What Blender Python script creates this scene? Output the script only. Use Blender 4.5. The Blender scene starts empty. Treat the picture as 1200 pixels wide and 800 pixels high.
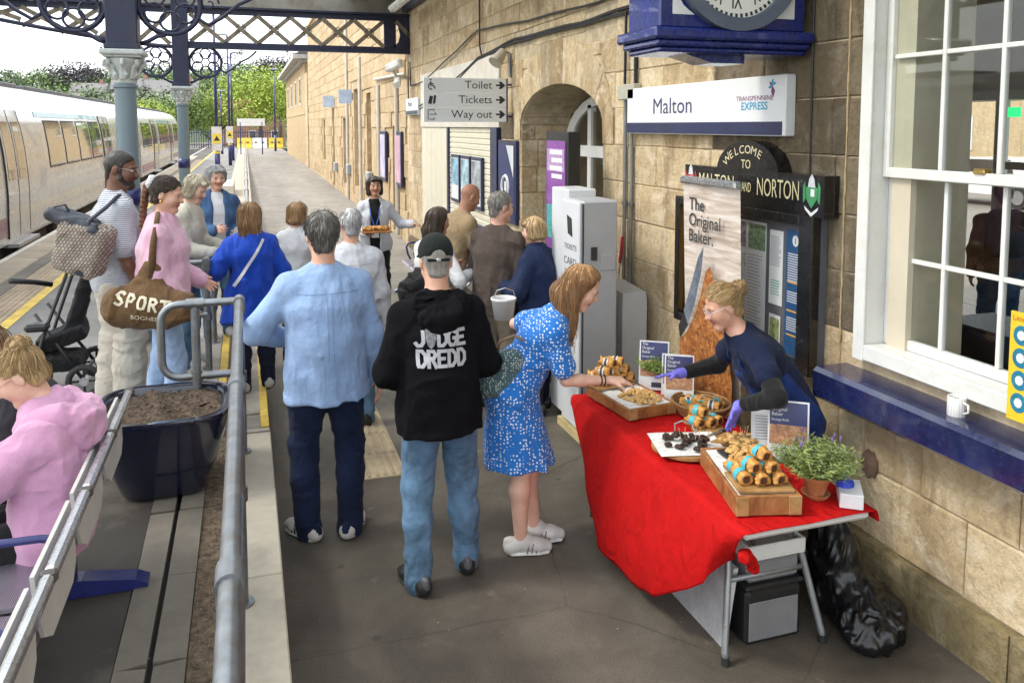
import bpy, bmesh, math, random
import numpy as np
from mathutils import Vector, Matrix, kdtree
from mathutils.bvhtree import BVHTree
rad=math.radians
random.seed(7); RNG=np.random.default_rng(7)
SC=bpy.context.scene; COL=SC.collection
# ------------------------------------------------------------ camera
cam=bpy.data.cameras.new('camera'); camo=bpy.data.objects.new('camera',cam); COL.objects.link(camo)
cam.sensor_width=36; cam.lens=28.5; cam.shift_y=-.1458; cam.clip_start=.05; cam.clip_end=3000
EYE=2.35; PITCH=rad(4.6536); YAW=rad(18.18)
camo.location=(0,0,EYE); camo.rotation_euler=(rad(90)-PITCH,0,-YAW); SC.camera=camo
# ------------------------------------------------------------ sky and sun
SUN_EL,SUN_AZ=rad(50),rad(-80)      # azimuth from +Y towards +X
W=bpy.data.worlds.new('World'); SC.world=W; W.use_nodes=True
nt=W.node_tree; bg=nt.nodes['Background']; bg.inputs['Strength'].default_value=.15
sky=nt.nodes.new('ShaderNodeTexSky'); sky.sky_type='NISHITA'; sky.sun_disc=False
sky.sun_elevation=SUN_EL; sky.sun_rotation=SUN_AZ; sky.dust_density=4; sky.air_density=1.2
mx=nt.nodes.new('ShaderNodeMix'); mx.data_type='RGBA'; mx.inputs[0].default_value=.72
mx.inputs[7].default_value=(7.6,7.9,8.3,1)
tc=nt.nodes.new('ShaderNodeTexCoord'); nz=nt.nodes.new('ShaderNodeTexNoise'); nz.inputs['Scale'].default_value=2.2; nz.inputs['Detail'].default_value=5
cr=nt.nodes.new('ShaderNodeMapRange'); cr.inputs[1].default_value=.3; cr.inputs[2].default_value=.7; cr.inputs[3].default_value=.6; cr.inputs[4].default_value=.95
nt.links.new(tc.outputs['Generated'],nz.inputs['Vector']); nt.links.new(nz.outputs['Fac'],cr.inputs[0]); nt.links.new(cr.outputs[0],mx.inputs[0])
nt.links.new(sky.outputs[0],mx.inputs[6]); nt.links.new(mx.outputs[2],bg.inputs['Color'])
sl=bpy.data.lights.new('sun','SUN'); sl.energy=1.1; sl.angle=rad(12); sl.color=(1,.95,.88)
so=bpy.data.objects.new('sun',sl); COL.objects.link(so)
sd=Vector((math.sin(SUN_AZ)*math.cos(SUN_EL),math.cos(SUN_AZ)*math.cos(SUN_EL),math.sin(SUN_EL)))
so.rotation_euler=sd.to_track_quat('Z','Y').to_euler(); so.location=(-20,10,30)
SC.view_settings.view_transform='Standard'; SC.view_settings.look='None'; SC.view_settings.gamma=1
SC.view_settings.exposure=1.42
# ------------------------------------------------------------ pixel helper (1200x800 photo): a pixel is a ray, depth comes from a plane
_r=Vector((math.cos(YAW),-math.sin(YAW),0)); _h=Vector((math.sin(YAW),math.cos(YAW),0))
_f=_h*math.cos(PITCH)+Vector((0,0,-math.sin(PITCH))); _d=-(_h*math.sin(PITCH)+Vector((0,0,math.cos(PITCH))))
EYEV=Vector((0,0,EYE))
def ray(u,v): return _r*((u-600)/950)+_d*((v-225)/950)+_f
def onz(u,v,z=0): q=ray(u,v); return EYEV+q*((z-EYE)/q.z)
def onx(u,v,x): q=ray(u,v); return EYEV+q*(x/q.x)
def ony(u,v,y): q=ray(u,v); return EYEV+q*(y/q.y)
# ------------------------------------------------------------ materials
MATS={}
def nodes(m):
    m.use_nodes=True; t=m.node_tree; b=t.nodes['Principled BSDF']; return t,b
def coordn(t,kind='Object',scale=None,rot=None):
    c=t.nodes.new('ShaderNodeTexCoord'); o=c.outputs[kind]
    if kind=='Pos':pass
    if scale is not None or rot is not None:
        mp=t.nodes.new('ShaderNodeMapping')
        if scale is not None: mp.inputs['Scale'].default_value=scale
        if rot is not None: mp.inputs['Rotation'].default_value=rot
        t.links.new(o,mp.inputs['Vector']); o=mp.outputs[0]
    return o
def worldpos(t,scale=None):
    g=t.nodes.new('ShaderNodeNewGeometry'); o=g.outputs['Position']
    if scale is not None:
        mp=t.nodes.new('ShaderNodeMapping'); mp.inputs['Scale'].default_value=scale; t.links.new(o,mp.inputs['Vector']); o=mp.outputs[0]
    return o
def noise(t,vec,scale,detail=4,rough=.55,dist=0):
    n=t.nodes.new('ShaderNodeTexNoise'); n.inputs['Scale'].default_value=scale; n.inputs['Detail'].default_value=detail
    n.inputs['Roughness'].default_value=rough; n.inputs['Distortion'].default_value=dist
    t.links.new(vec,n.inputs['Vector']); return n.outputs['Fac']
def ramp(t,fac,stops):
    r=t.nodes.new('ShaderNodeValToRGB'); e=r.color_ramp.elements
    while len(e)<len(stops): e.new(.5)
    for i,(p,c) in enumerate(stops): e[i].position=p; e[i].color=(*c[:3],1)
    t.links.new(fac,r.inputs[0]); return r.outputs[0]
def mixc(t,fac,a,b,mode='MIX'):
    m=t.nodes.new('ShaderNodeMix'); m.data_type='RGBA'; m.blend_type=mode
    for i,v in ((0,fac),(6,a),(7,b)):
        if hasattr(v,'links') or isinstance(v,bpy.types.NodeSocket): t.links.new(v,m.inputs[i])
        elif i==0: m.inputs[0].default_value=v
        else: m.inputs[i].default_value=(*v[:3],1)
    return m.outputs[2]
def maprange(t,v,a,b,c=0,d=1):
    m=t.nodes.new('ShaderNodeMapRange'); t.links.new(v,m.inputs[0])
    for i,x in enumerate((a,b,c,d)): m.inputs[i+1].default_value=x
    return m.outputs[0]
def mathn(t,op,a,b=0):
    m=t.nodes.new('ShaderNodeMath'); m.operation=op
    for i,v in enumerate((a,b)):
        if isinstance(v,bpy.types.NodeSocket): t.links.new(v,m.inputs[i])
        else: m.inputs[i].default_value=v
    return m.outputs[0]
def bump(t,b,h,strength=.3,dist=.01,prev=None):
    n=t.nodes.new('ShaderNodeBump'); n.inputs['Strength'].default_value=strength; n.inputs['Distance'].default_value=dist
    t.links.new(h,n.inputs['Height'])
    if prev is not None: t.links.new(prev,n.inputs['Normal'])
    t.links.new(n.outputs[0],b.inputs['Normal']); return n.outputs[0]
def M(name,col,rough=.6,var=.18,vs=6.,bs=60.,bstr=.15,metal=0,coat=0,sheen=0,rand=0,spec=.5,world=False,bd=.004,dirt=None,ds=2.):
    """general procedural material: two-scale tone variation, fine bump, optional dirt tint and per-object tone"""
    if name in MATS: return MATS[name]
    m=bpy.data.materials.new(name); t,b=nodes(m); v=worldpos(t) if world else coordn(t)
    n1=noise(t,v,vs,5); n2=noise(t,v,vs*7,3)
    f=mathn(t,'ADD',mathn(t,'MULTIPLY',n1,.7),mathn(t,'MULTIPLY',n2,.3))
    lo=[c*(1-var*1.6) for c in col]; hi=[min(1,c*(1+var*1.6)) for c in col]
    c=ramp(t,f,[(.3,lo),(.7,hi)])
    if dirt is not None: c=mixc(t,maprange(t,noise(t,v,ds,6,.65),.5,.72,0,.8),c,dirt)
    if rand:
        o=t.nodes.new('ShaderNodeObjectInfo'); g=t.nodes.new('ShaderNodeNewGeometry')
        rr=mathn(t,'FRACT',mathn(t,'ADD',o.outputs['Random'],g.outputs['Random Per Island']))
        c=mixc(t,1,c,ramp(t,rr,[(0,(1-rand,)*3),(1,(1,1,1))]),'MULTIPLY')
    t.links.new(c,b.inputs['Base Color'])
    t.links.new(maprange(t,n2,.3,.7,max(0.02,rough-.08),min(1,rough+.08)),b.inputs['Roughness'])
    b.inputs['Metallic'].default_value=metal; b.inputs['Coat Weight'].default_value=coat; b.inputs['Specular IOR Level'].default_value=spec
    if sheen: b.inputs['Sheen Weight'].default_value=sheen; b.inputs['Sheen Roughness'].default_value=.5
    if bstr: bump(t,b,noise(t,v,bs,4),bstr,bd)
    MATS[name]=m; return m
def cloth(name,col,weave=500.,wr=.5,rough=.85,var=.08,sheen=.04,pattern=None,fuzz=.35):
    """woven fabric: fine grain, soft crumple relief, faded tone patches"""
    if name in MATS: return MATS[name]
    m=bpy.data.materials.new(name); t,b=nodes(m); v=coordn(t)
    n1=noise(t,v,7,5,.6); c=ramp(t,n1,[(.3,[x*(1-var*2) for x in col]),(.7,[min(1,x*(1+var*2)) for x in col])])
    if pattern: c=pattern(t,v,c)
    fine=noise(t,v,weave*.4,2)
    c=mixc(t,.25,c,ramp(t,fine,[(.3,(.55,)*3),(.7,(1,1,1))]),'MULTIPLY')
    t.links.new(c,b.inputs['Base Color']); b.inputs['Roughness'].default_value=rough
    b.inputs['Sheen Weight'].default_value=sheen; b.inputs['Sheen Roughness'].default_value=.6; b.inputs['Specular IOR Level'].default_value=.13
    rg=noise(t,coordn(t,scale=(1,1,.55)),9,3,.5,1.6); rg.node.noise_type='RIDGED_MULTIFRACTAL'; rg.node.normalize=True
    n=bump(t,b,rg,wr*.9,.03); n=bump(t,b,noise(t,v,22,4,.6,1.2),wr*.8,.015,n)
    bump(t,b,fine,fuzz,.002,n)
    MATS[name]=m; return m
def glassmat(name,tint=(1,1,1),alpha=.12,rough=.02):
    """thin pane: clear, mirror-like at grazing angles, the same from both sides"""
    if name in MATS: return MATS[name]
    m=bpy.data.materials.new(name); m.use_nodes=True; t=m.node_tree; t.nodes.clear()
    o=t.nodes.new('ShaderNodeOutputMaterial'); g=t.nodes.new('ShaderNodeBsdfGlossy'); g.inputs['Roughness'].default_value=rough
    tr=t.nodes.new('ShaderNodeBsdfTransparent'); tr.inputs['Color'].default_value=(*tint,1)
    lw=t.nodes.new('ShaderNodeLayerWeight'); lw.inputs[0].default_value=.5
    fr=mathn(t,'ADD',mathn(t,'MULTIPLY',mathn(t,'POWER',lw.outputs['Facing'],5),.9),alpha*.5)
    mm=t.nodes.new('ShaderNodeMixShader'); t.links.new(fr,mm.inputs[0]); t.links.new(tr.outputs[0],mm.inputs[1]); t.links.new(g.outputs[0],mm.inputs[2])
    t.links.new(mm.outputs[0],o.inputs['Surface']); MATS[name]=m; return m
def emit(name,col,s):
    m=bpy.data.materials.new(name); t,b=nodes(m); b.inputs['Base Color'].default_value=(*col,1); b.inputs['Emission Color'].default_value=(*col,1); b.inputs['Emission Strength'].default_value=s; MATS[name]=m; return m
# ------------------------------------------------------------ objects
def tag(o,label=None,cat=None,group=None,kind=None):
    for k,v in (('label',label),('category',cat),('group',group),('kind',kind)):
        if v: o[k]=v
    return o
def mesh(name,V,Fc,mats,smooth=False,mi=None):
    me=bpy.data.meshes.new(name); me.from_pydata([tuple(v) for v in V],[],[tuple(f) for f in Fc])
    for m in (mats if isinstance(mats,(list,tuple)) else [mats]): me.materials.append(m)
    if mi is not None: me.polygons.foreach_set('material_index',np.asarray(mi,np.int32))
    if smooth: me.polygons.foreach_set('use_smooth',[True]*len(me.polygons))
    me.update(); return me
def link(name,me,parent=None,loc=None,rz=0,**kw):
    o=bpy.data.objects.new(name,me); COL.objects.link(o)
    if parent is not None: o.parent=parent
    if loc is not None: o.location=loc
    if rz: o.rotation_euler=(0,0,rz)
    return tag(o,**kw)
def empty(name,loc,label,cat,group=None,rz=0):
    return link(name,None,None,loc,rz,label=label,cat=cat,group=group)
def copy_tree(o,parent=None,loc=None,rz=None,label=None):
    c=o.copy(); COL.objects.link(c); c.parent=parent
    if loc is not None: c.location=loc
    if rz is not None: c.rotation_euler=(0,0,rz)
    if label: c['label']=label
    for ch in list(o.children): copy_tree(ch,c)
    return c
class MB:
    """collects shapes into one mesh"""
    def __init__(s): s.V=[]; s.F=[]; s.mi=[]; s.cur=0
    def add(s,V,F):
        n=len(s.V); s.V+=[tuple(v) for v in V]; s.F+=[tuple(i+n for i in f) for f in F]; s.mi+=[s.cur]*len(F); return s
    def mat(s,i): s.cur=i; return s
    def box(s,c,d,R=None,bev=0):
        hx,hy,hz=d[0]/2,d[1]/2,d[2]/2; c=Vector(c)
        if bev<=0:
            V=[Vector((x,y,z)) for x in(-hx,hx) for y in(-hy,hy) for z in(-hz,hz)]
            F=[(0,1,3,2),(4,6,7,5),(0,4,5,1),(2,3,7,6),(0,2,6,4),(1,5,7,3)]
        else:
            b=min(bev,hx*.98,hy*.98,hz*.98); V=[];ix={}; h=(hx,hy,hz)
            for sx in(-1,1):
                for sy in(-1,1):
                    for sz in(-1,1):
                        for a in range(3):
                            p=[sx*(hx-b),sy*(hy-b),sz*(hz-b)]; p[a]=(sx,sy,sz)[a]*h[a]; ix[(sx,sy,sz,a)]=len(V); V.append(Vector(p))
            F=[]
            def key(a,sa,b1,s1,c1,s2,ax):
                k=[0,0,0]; k[a]=sa;k[b1]=s1;k[c1]=s2; return ix[(*k,ax)]
            for a in range(3):
                b1,c1=(a+1)%3,(a+2)%3
                for sa in(-1,1):
                    q=[key(a,sa,b1,s1,c1,s2,a) for s1,s2 in((-1,-1),(1,-1),(1,1),(-1,1))]; F.append(q if sa>0 else q[::-1])
                for s1 in(-1,1):
                    for s2 in(-1,1):
                        q=[key(a,-1,b1,s1,c1,s2,b1),key(a,1,b1,s1,c1,s2,b1),key(a,1,b1,s1,c1,s2,c1),key(a,-1,b1,s1,c1,s2,c1)]
                        F.append(q if s1*s2<0 else q[::-1])
            for sx in(-1,1):
                for sy in(-1,1):
                    for sz in(-1,1):
                        q=[ix[(sx,sy,sz,a)] for a in range(3)]; F.append(q if sx*sy*sz>0 else q[::-1])
        if R is not None: V=[R@v for v in V]
        return s.add([v+c for v in V],F)
    def bx(s,x0,x1,y0,y1,z0,z1,bev=0): return s.box(((x0+x1)/2,(y0+y1)/2,(z0+z1)/2),(abs(x1-x0),abs(y1-y0),abs(z1-z0)),None,bev)
    def tube(s,path,r,n=8,closed=False,caps=True):
        P=[Vector(p) for p in path]; rs=r if isinstance(r,(list,tuple)) else [r]*len(P); V=[];m=len(P); N=None
        for i,p in enumerate(P):
            if closed: T=(P[(i+1)%m]-P[i-1]).normalized()
            else: T=(P[min(i+1,m-1)]-P[max(i-1,0)]).normalized()
            if N is None: N=T.orthogonal().normalized()
            else:
                N=(N-T*N.dot(T)); N=N.normalized() if N.length>1e-6 else T.orthogonal().normalized()
            B=T.cross(N)
            for k in range(n):
                a=2*math.pi*k/n; V.append(p+(N*math.cos(a)+B*math.sin(a))*rs[i])
        F=[]
        for i in range(m if closed else m-1):
            j=(i+1)%m
            for k in range(n): F.append((i*n+k,i*n+(k+1)%n,j*n+(k+1)%n,j*n+k))
        if caps and not closed: F.append(tuple(range(n))[::-1]); F.append(tuple((m-1)*n+k for k in range(n)))
        return s.add(V,F)
    def cyl(s,a,b,r,r2=None,n=16): return s.tube([a,b],[r,r if r2 is None else r2],n)
    def lathe(s,prof,c=(0,0,0),n=24,squash=None):
        V=[];c=Vector(c)
        for (r,z) in prof:
            for k in range(n):
                a=2*math.pi*k/n; x,y=math.cos(a),math.sin(a)
                if squash: q=(abs(x)**squash+abs(y)**squash)**(-1/squash); x*=q;y*=q
                V.append(c+Vector((r*x,r*y,z)))
        F=[(i*n+k,i*n+(k+1)%n,(i+1)*n+(k+1)%n,(i+1)*n+k) for i in range(len(prof)-1) for k in range(n)]
        F.append(tuple(range(n))[::-1]); F.append(tuple((len(prof)-1)*n+k for k in range(n)))
        return s.add(V,F)
    def prism(s,poly,o,ax,ay,depth):
        """polygon in plane (o,ax,ay) extruded by vector depth"""
        o,ax,ay,dp=Vector(o),Vector(ax),Vector(ay),Vector(depth); n=len(poly)
        A=[o+ax*p[0]+ay*p[1] for p in poly]; V=A+[a+dp for a in A]
        F=[tuple(range(n)),tuple(range(2*n-1,n-1,-1))]+[(i,i+n,(i+1)%n+n,(i+1)%n) for i in range(n)]
        return s.add(V,F)
    def grid(s,fn,nu,nv):
        V=[fn(i/nu,j/nv) for i in range(nu+1) for j in range(nv+1)]
        return s.add(V,[(i*(nv+1)+j,(i+1)*(nv+1)+j,(i+1)*(nv+1)+j+1,i*(nv+1)+j+1) for i in range(nu) for j in range(nv)])
    def me(s,name,mats,smooth=False): return mesh(name,s.V,s.F,mats,smooth,s.mi)
    def build(s,name,mats,parent=None,smooth=False,loc=None,rz=0,**kw): return link(name,s.me(name,mats,smooth),parent,loc,rz,**kw)
def autosmooth(me,ang=40):
    me.polygons.foreach_set('use_smooth',[True]*len(me.polygons))
    bm=bmesh.new(); bm.from_mesh(me)
    for e in bm.edges:
        if len(e.link_faces)!=2 or e.calc_face_angle(0)>rad(ang): e.smooth=False
    bm.to_mesh(me); bm.free(); return me
_fc={}
def text_vf(s,size=1,align='CENTER',bold=0,sx=1,ext=0):
    cu=bpy.data.curves.new('t','FONT'); cu.body=s; cu.size=size; cu.align_x=align; cu.align_y='CENTER'; cu.offset=bold; cu.resolution_u=3; cu.extrude=ext
    o=bpy.data.objects.new('t',cu); COL.objects.link(o); dg=bpy.context.evaluated_depsgraph_get(); me=bpy.data.meshes.new_from_object(o.evaluated_get(dg))
    V=[(v.co.x*sx,v.co.y,v.co.z) for v in me.vertices]; F=[tuple(p.vertices) for p in me.polygons]
    bpy.data.objects.remove(o); bpy.data.curves.remove(cu); bpy.data.meshes.remove(me); return V,F
def text(name,s,o,ax,ay,size,mat,parent,align='CENTER',bold=0,sx=1,label=None):
    """flat lettering on the plane (o,ax,ay)"""
    V,F=text_vf(s,size,align,bold,sx); o,ax,ay=Vector(o),Vector(ax).normalized(),Vector(ay).normalized()
    return link(name,mesh(name,[o+ax*v[0]+ay*v[1] for v in V],F,mat),parent,label=label)
# ------------------------------------------------------------ signed-distance modelling (bodies, clothes, bags)
F4=np.float32
_lat=RNG.random((32,32,32)).astype(F4)
def vnoise(P):
    i=np.floor(P).astype(np.int32); f=(P-i).astype(F4); f=f*f*(3-2*f); i&=31; j=(i+1)&31
    x0,y0,z0=i[:,0],i[:,1],i[:,2]; x1,y1,z1=j[:,0],j[:,1],j[:,2]; fx,fy,fz=f[:,0],f[:,1],f[:,2]
    def l(a,b,t): return a+(b-a)*t
    return l(l(l(_lat[x0,y0,z0],_lat[x1,y0,z0],fx),l(_lat[x0,y1,z0],_lat[x1,y1,z0],fx),fy),l(l(_lat[x0,y0,z1],_lat[x1,y0,z1],fx),l(_lat[x0,y1,z1],_lat[x1,y1,z1],fx),fy),fz)
def folds(amp=.008,fr=(7,7,4),seed=0,z0=None):
    """ridged, warped noise: soft creases"""
    fr=np.array(fr,F4)
    def fn(P):
        w=vnoise(P*3.1+seed)-.5; Q=P*fr+seed*3.7+w[:,None]*np.array([2.,2.,2.5],F4)
        a=(1-np.abs(2*vnoise(Q)-1))**1.6; b=(1-np.abs(2*vnoise(Q*2.3+5)-1))**1.6; c=vnoise(P*4.+seed+9)
        return amp*((a-.42)*1.25+(b-.42)*.65)*(.45+1.1*c)
    return fn
def V3(*a): return np.array(a if len(a)>1 else a[0],F4)
def nrm(v): v=np.asarray(v,F4); return v/(np.linalg.norm(v)+1e-9)
class Shape:
    def __init__(s): s.p=[]
    def cone(s,a,b,r1,r2,k=.02,m=0,op='u'):
        a,b=V3(a),V3(b); R=max(r1,r2); ba=b-a; bb=float(ba@ba)+1e-12
        def fn(X,Y,Z):
            px,py,pz=X-a[0],Y-a[1],Z-a[2]; t=np.clip((px*ba[0]+py*ba[1]+pz*ba[2])/bb,0,1)
            return np.sqrt((px-t*ba[0])**2+(py-t*ba[1])**2+(pz-t*ba[2])**2)-(r1+t*(r2-r1))
        s.p.append((op,k,m,np.minimum(a,b)-R,np.maximum(a,b)+R,fn)); return s
    def ball(s,c,r,k=.02,m=0,op='u'): return s.cone(c,c,r,r,k,m,op)
    def chain(s,pts,rs,k=.02,m=0):
        for i in range(len(pts)-1): s.cone(pts[i],pts[i+1],rs[i],rs[i+1],k,m)
        return s
    def ell(s,c,r,fx=(1,0,0),fy=(0,1,0),k=.02,m=0,op='u'):
        c=V3(c); fx=nrm(fx); fz=nrm(np.cross(fx,fy)); fy=np.cross(fz,fx); R=max(r); r=[float(x) for x in r]
        def fn(X,Y,Z):
            px,py,pz=X-c[0],Y-c[1],Z-c[2]; u=px*fx[0]+py*fx[1]+pz*fx[2]; v=px*fy[0]+py*fy[1]+pz*fy[2]; w=px*fz[0]+py*fz[1]+pz*fz[2]
            k0=np.sqrt((u/r[0])**2+(v/r[1])**2+(w/r[2])**2); k1=np.sqrt((u/r[0]**2)**2+(v/r[1]**2)**2+(w/r[2]**2)**2)+1e-6
            return k0*(k0-1)/k1
        s.p.append((op,k,m,c-R,c+R,fn)); return s
    def ec(s,a,b,ra,rb,side,k=.03,m=0,op='u'):
        """elliptic tapered segment: ra=(half width along side, half depth)"""
        a,b=V3(a),V3(b); ba=b-a; L=float(np.linalg.norm(ba))+1e-9; n=ba/L; sd=V3(side); sd=nrm(sd-n*float(sd@n)); th=np.cross(n,sd); R=max(*ra,*rb)
        def fn(X,Y,Z):
            px,py,pz=X-a[0],Y-a[1],Z-a[2]; w=px*n[0]+py*n[1]+pz*n[2]; t=np.clip(w/L,0,1); w=w-t*L
            u=px*sd[0]+py*sd[1]+pz*sd[2]; v=px*th[0]+py*th[1]+pz*th[2]
            rx=ra[0]+t*(rb[0]-ra[0]); ry=ra[1]+t*(rb[1]-ra[1]); rm=np.minimum(rx,ry)
            k0=np.sqrt((u/rx)**2+(v/ry)**2+(w/rm)**2); k1=np.sqrt((u/rx**2)**2+(v/ry**2)**2+(w/rm**2)**2)+1e-6
            return k0*(k0-1)/k1
        s.p.append((op,k,m,np.minimum(a,b)-R,np.maximum(a,b)+R,fn)); return s
    def box(s,c,hs,fx=(1,0,0),fy=(0,1,0),rr=.02,k=.02,m=0,op='u'):
        c=V3(c); fx=nrm(fx); fz=nrm(np.cross(fx,fy)); fy=np.cross(fz,fx); R=float(np.linalg.norm(hs))
        def fn(X,Y,Z):
            px,py,pz=X-c[0],Y-c[1],Z-c[2]; q=[np.abs(px*g[0]+py*g[1]+pz*g[2])-(h-rr) for g,h in((fx,hs[0]),(fy,hs[1]),(fz,hs[2]))]
            return np.sqrt(sum(np.maximum(x,0)**2 for x in q))+np.minimum(np.maximum(np.maximum(q[0],q[1]),q[2]),0)-rr
        s.p.append((op,k,m,c-R,c+R,fn)); return s
    def cut(s,o,n,k=.008):
        """remove everything on the side the normal points to"""
        o=V3(o); n=nrm(n)
        s.p.append(('i',k,0,None,None,lambda X,Y,Z:(X-o[0])*n[0]+(Y-o[1])*n[1]+(Z-o[2])*n[2])); return s
    def arrays(s,h,disp=None):
        us=[p for p in s.p if p[0]=='u']; lo=np.min([p[3] for p in us],0)-4*h; hi=np.max([p[4] for p in us],0)+4*h
        n=np.ceil((hi-lo)/h).astype(int)+1; ax=[(lo[i]+h*np.arange(n[i])).astype(F4) for i in range(3)]
        f=np.full(n,.5,F4); best=np.full(n,.5,F4); idm=np.zeros(n,np.int8)
        for op,k,m,plo,phi,fn in s.p:
            if op=='i':
                d=fn(ax[0][:,None,None],ax[1][None,:,None],ax[2][None,None,:]); d=np.broadcast_to(d,f.shape)
                hh=np.maximum(k-np.abs(f-d),0)/k; f=np.maximum(f,d)+hh*hh*k*.25; continue
            mg=k+3*h; i0=np.clip(np.floor((plo-mg-lo)/h).astype(int),0,n); i1=np.clip(np.ceil((phi+mg-lo)/h).astype(int)+1,0,n)
            if (i1<=i0).any(): continue
            sl=tuple(slice(i0[i],i1[i]) for i in range(3))
            d=fn(ax[0][sl[0]][:,None,None],ax[1][sl[1]][None,:,None],ax[2][sl[2]][None,None,:]).astype(F4)
            g=f[sl]; hh=np.maximum(k-np.abs(g-d),0)/k
            if op=='u':
                f[sl]=np.minimum(g,d)-hh*hh*k*.25; bb=best[sl]; c=d<bb; idm[sl]=np.where(c,m,idm[sl]); best[sl]=np.where(c,d,bb)
            else:
                d=-d; hh=np.maximum(k-np.abs(g-d),0)/k; f[sl]=np.maximum(g,d)+hh*hh*k*.25
        if disp is not None:
            I=np.nonzero(np.abs(f)<.035); P=np.stack([ax[i][I[i]] for i in range(3)],1); f[I]-=disp(P)
        ins=f<0; a=ins[:-1,:-1,:-1].astype(np.int8)
        cs=[(x,y,z) for x in(0,1) for y in(0,1) for z in(0,1)]; tot=np.zeros_like(a)
        sh=a.shape
        for x,y,z in cs: tot+=ins[x:x+sh[0],y:y+sh[1],z:z+sh[2]]
        act=np.nonzero((tot>0)&(tot<8)); N=len(act[0]); ix=np.full(sh,-1,np.int32); ix[act]=np.arange(N)
        cv=np.stack([f[act[0]+x,act[1]+y,act[2]+z] for x,y,z in cs],1); S=np.zeros((N,3),F4); cnt=np.zeros(N,F4)
        C=np.array(cs,F4)
        for i in range(8):
            for j in range(i+1,8):
                if sum(abs(C[i]-C[j]))==1:
                    m=(cv[:,i]<0)!=(cv[:,j]<0); t=np.where(m,cv[:,i]/(cv[:,i]-cv[:,j]+1e-12),0)[:,None]
                    S+=np.where(m[:,None],C[i]+t*(C[j]-C[i]),0); cnt+=m
        S/=cnt[:,None]; V=lo+h*(np.stack(act,1)+S)
        mid=idm[act]; Q=[];MI=[]
        for axs in range(3):
            o1,o2=(axs+1)%3,(axs+2)%3
            A=[slice(1,-1)]*3; A[axs]=slice(0,-1); B=[slice(1,-1)]*3; B[axs]=slice(1,None)
            s0=ins[tuple(A)]; s1=ins[tuple(B)]
            for flip in(0,1):
                E=np.nonzero((s0&~s1) if not flip else (~s0&s1)); E=[e+(0 if i==axs else 1) for i,e in enumerate(E)]
                def cell(d1,d2):
                    e=list(E); e[o1]=e[o1]-d1; e[o2]=e[o2]-d2; return ix[tuple(e)]
                q=np.stack([cell(1,1),cell(0,1),cell(0,0),cell(1,0)],1)
                if flip: q=q[:,::-1]
                Q.append(q)
        Q=np.concatenate(Q); Q=Q[(Q>=0).all(1)]
        return V.astype(F4),Q,mid
    def mesh(s,name,mats,h,disp=None):
        V,Q,mid=s.arrays(h,disp); return npmesh(name,V,Q,mats,mid[Q].max(1) if isinstance(mats,(list,tuple)) else None)
def npmesh(name,V,Q,mats,mi=None):
    me=bpy.data.meshes.new(name); me.vertices.add(len(V)); me.vertices.foreach_set('co',V.ravel())
    me.loops.add(Q.size); me.loops.foreach_set('vertex_index',Q.ravel().astype(np.int32)); me.polygons.add(len(Q))
    me.polygons.foreach_set('loop_start',np.arange(0,Q.size,4,dtype=np.int32)); me.polygons.foreach_set('use_smooth',np.ones(len(Q),bool))
    for m in (mats if isinstance(mats,(list,tuple)) else [mats]): me.materials.append(m)
    if mi is not None: me.polygons.foreach_set('material_index',mi.astype(np.int32))
    me.update(calc_edges=True); me.validate(); return me
def strands(V,Q,n,flow,length,mb,r=.0016,lift=.004,steps=7,start=None,seed=1,wob=.15):
    """thin hair locks that follow the surface V,Q along flow(p)->dir; added to MB"""
    rg=np.random.default_rng(seed); kd=kdtree.KDTree(len(V)); 
    for i,v in enumerate(V): kd.insert(v,i)
    kd.balance(); e1=V[Q[:,1]]-V[Q[:,0]]; e2=V[Q[:,2]]-V[Q[:,0]]; fn=np.cross(e1,e2); NN=np.zeros_like(V)
    for c in range(4): np.add.at(NN,Q[:,c],fn)
    NN/=np.linalg.norm(NN,axis=1)[:,None]+1e-9
    cand=np.arange(len(V)) if start is None else np.nonzero(start(V))[0]
    if len(cand)==0: return
    for i in rg.choice(cand,n):
        p=V[i].copy(); st=length*rg.uniform(.5,1.1)/steps; pts=[]; off=lift*min(3.,rg.exponential(.55)); nn=NN[i]; w=rg.normal(0,wob,3)
        for k in range(steps+1):
            pts.append(Vector((p+nn*off).tolist())); d=nrm(flow(p)+w); d=nrm(d-nn*float(d@nn)*.9); q=p+d*st
            c,j,_=kd.find(q); c=np.array(c,F4); nn=NN[j]
            if np.linalg.norm(q-c)<.03: q=q-nn*float((q-c)@nn)
            p=q; w=w*.8+rg.normal(0,wob*.35,3)
        mb.tube(pts,[r*(.5+.6*math.sin(math.pi*(.15+.8*k/steps))) for k in range(steps+1)],3,caps=False)
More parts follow.
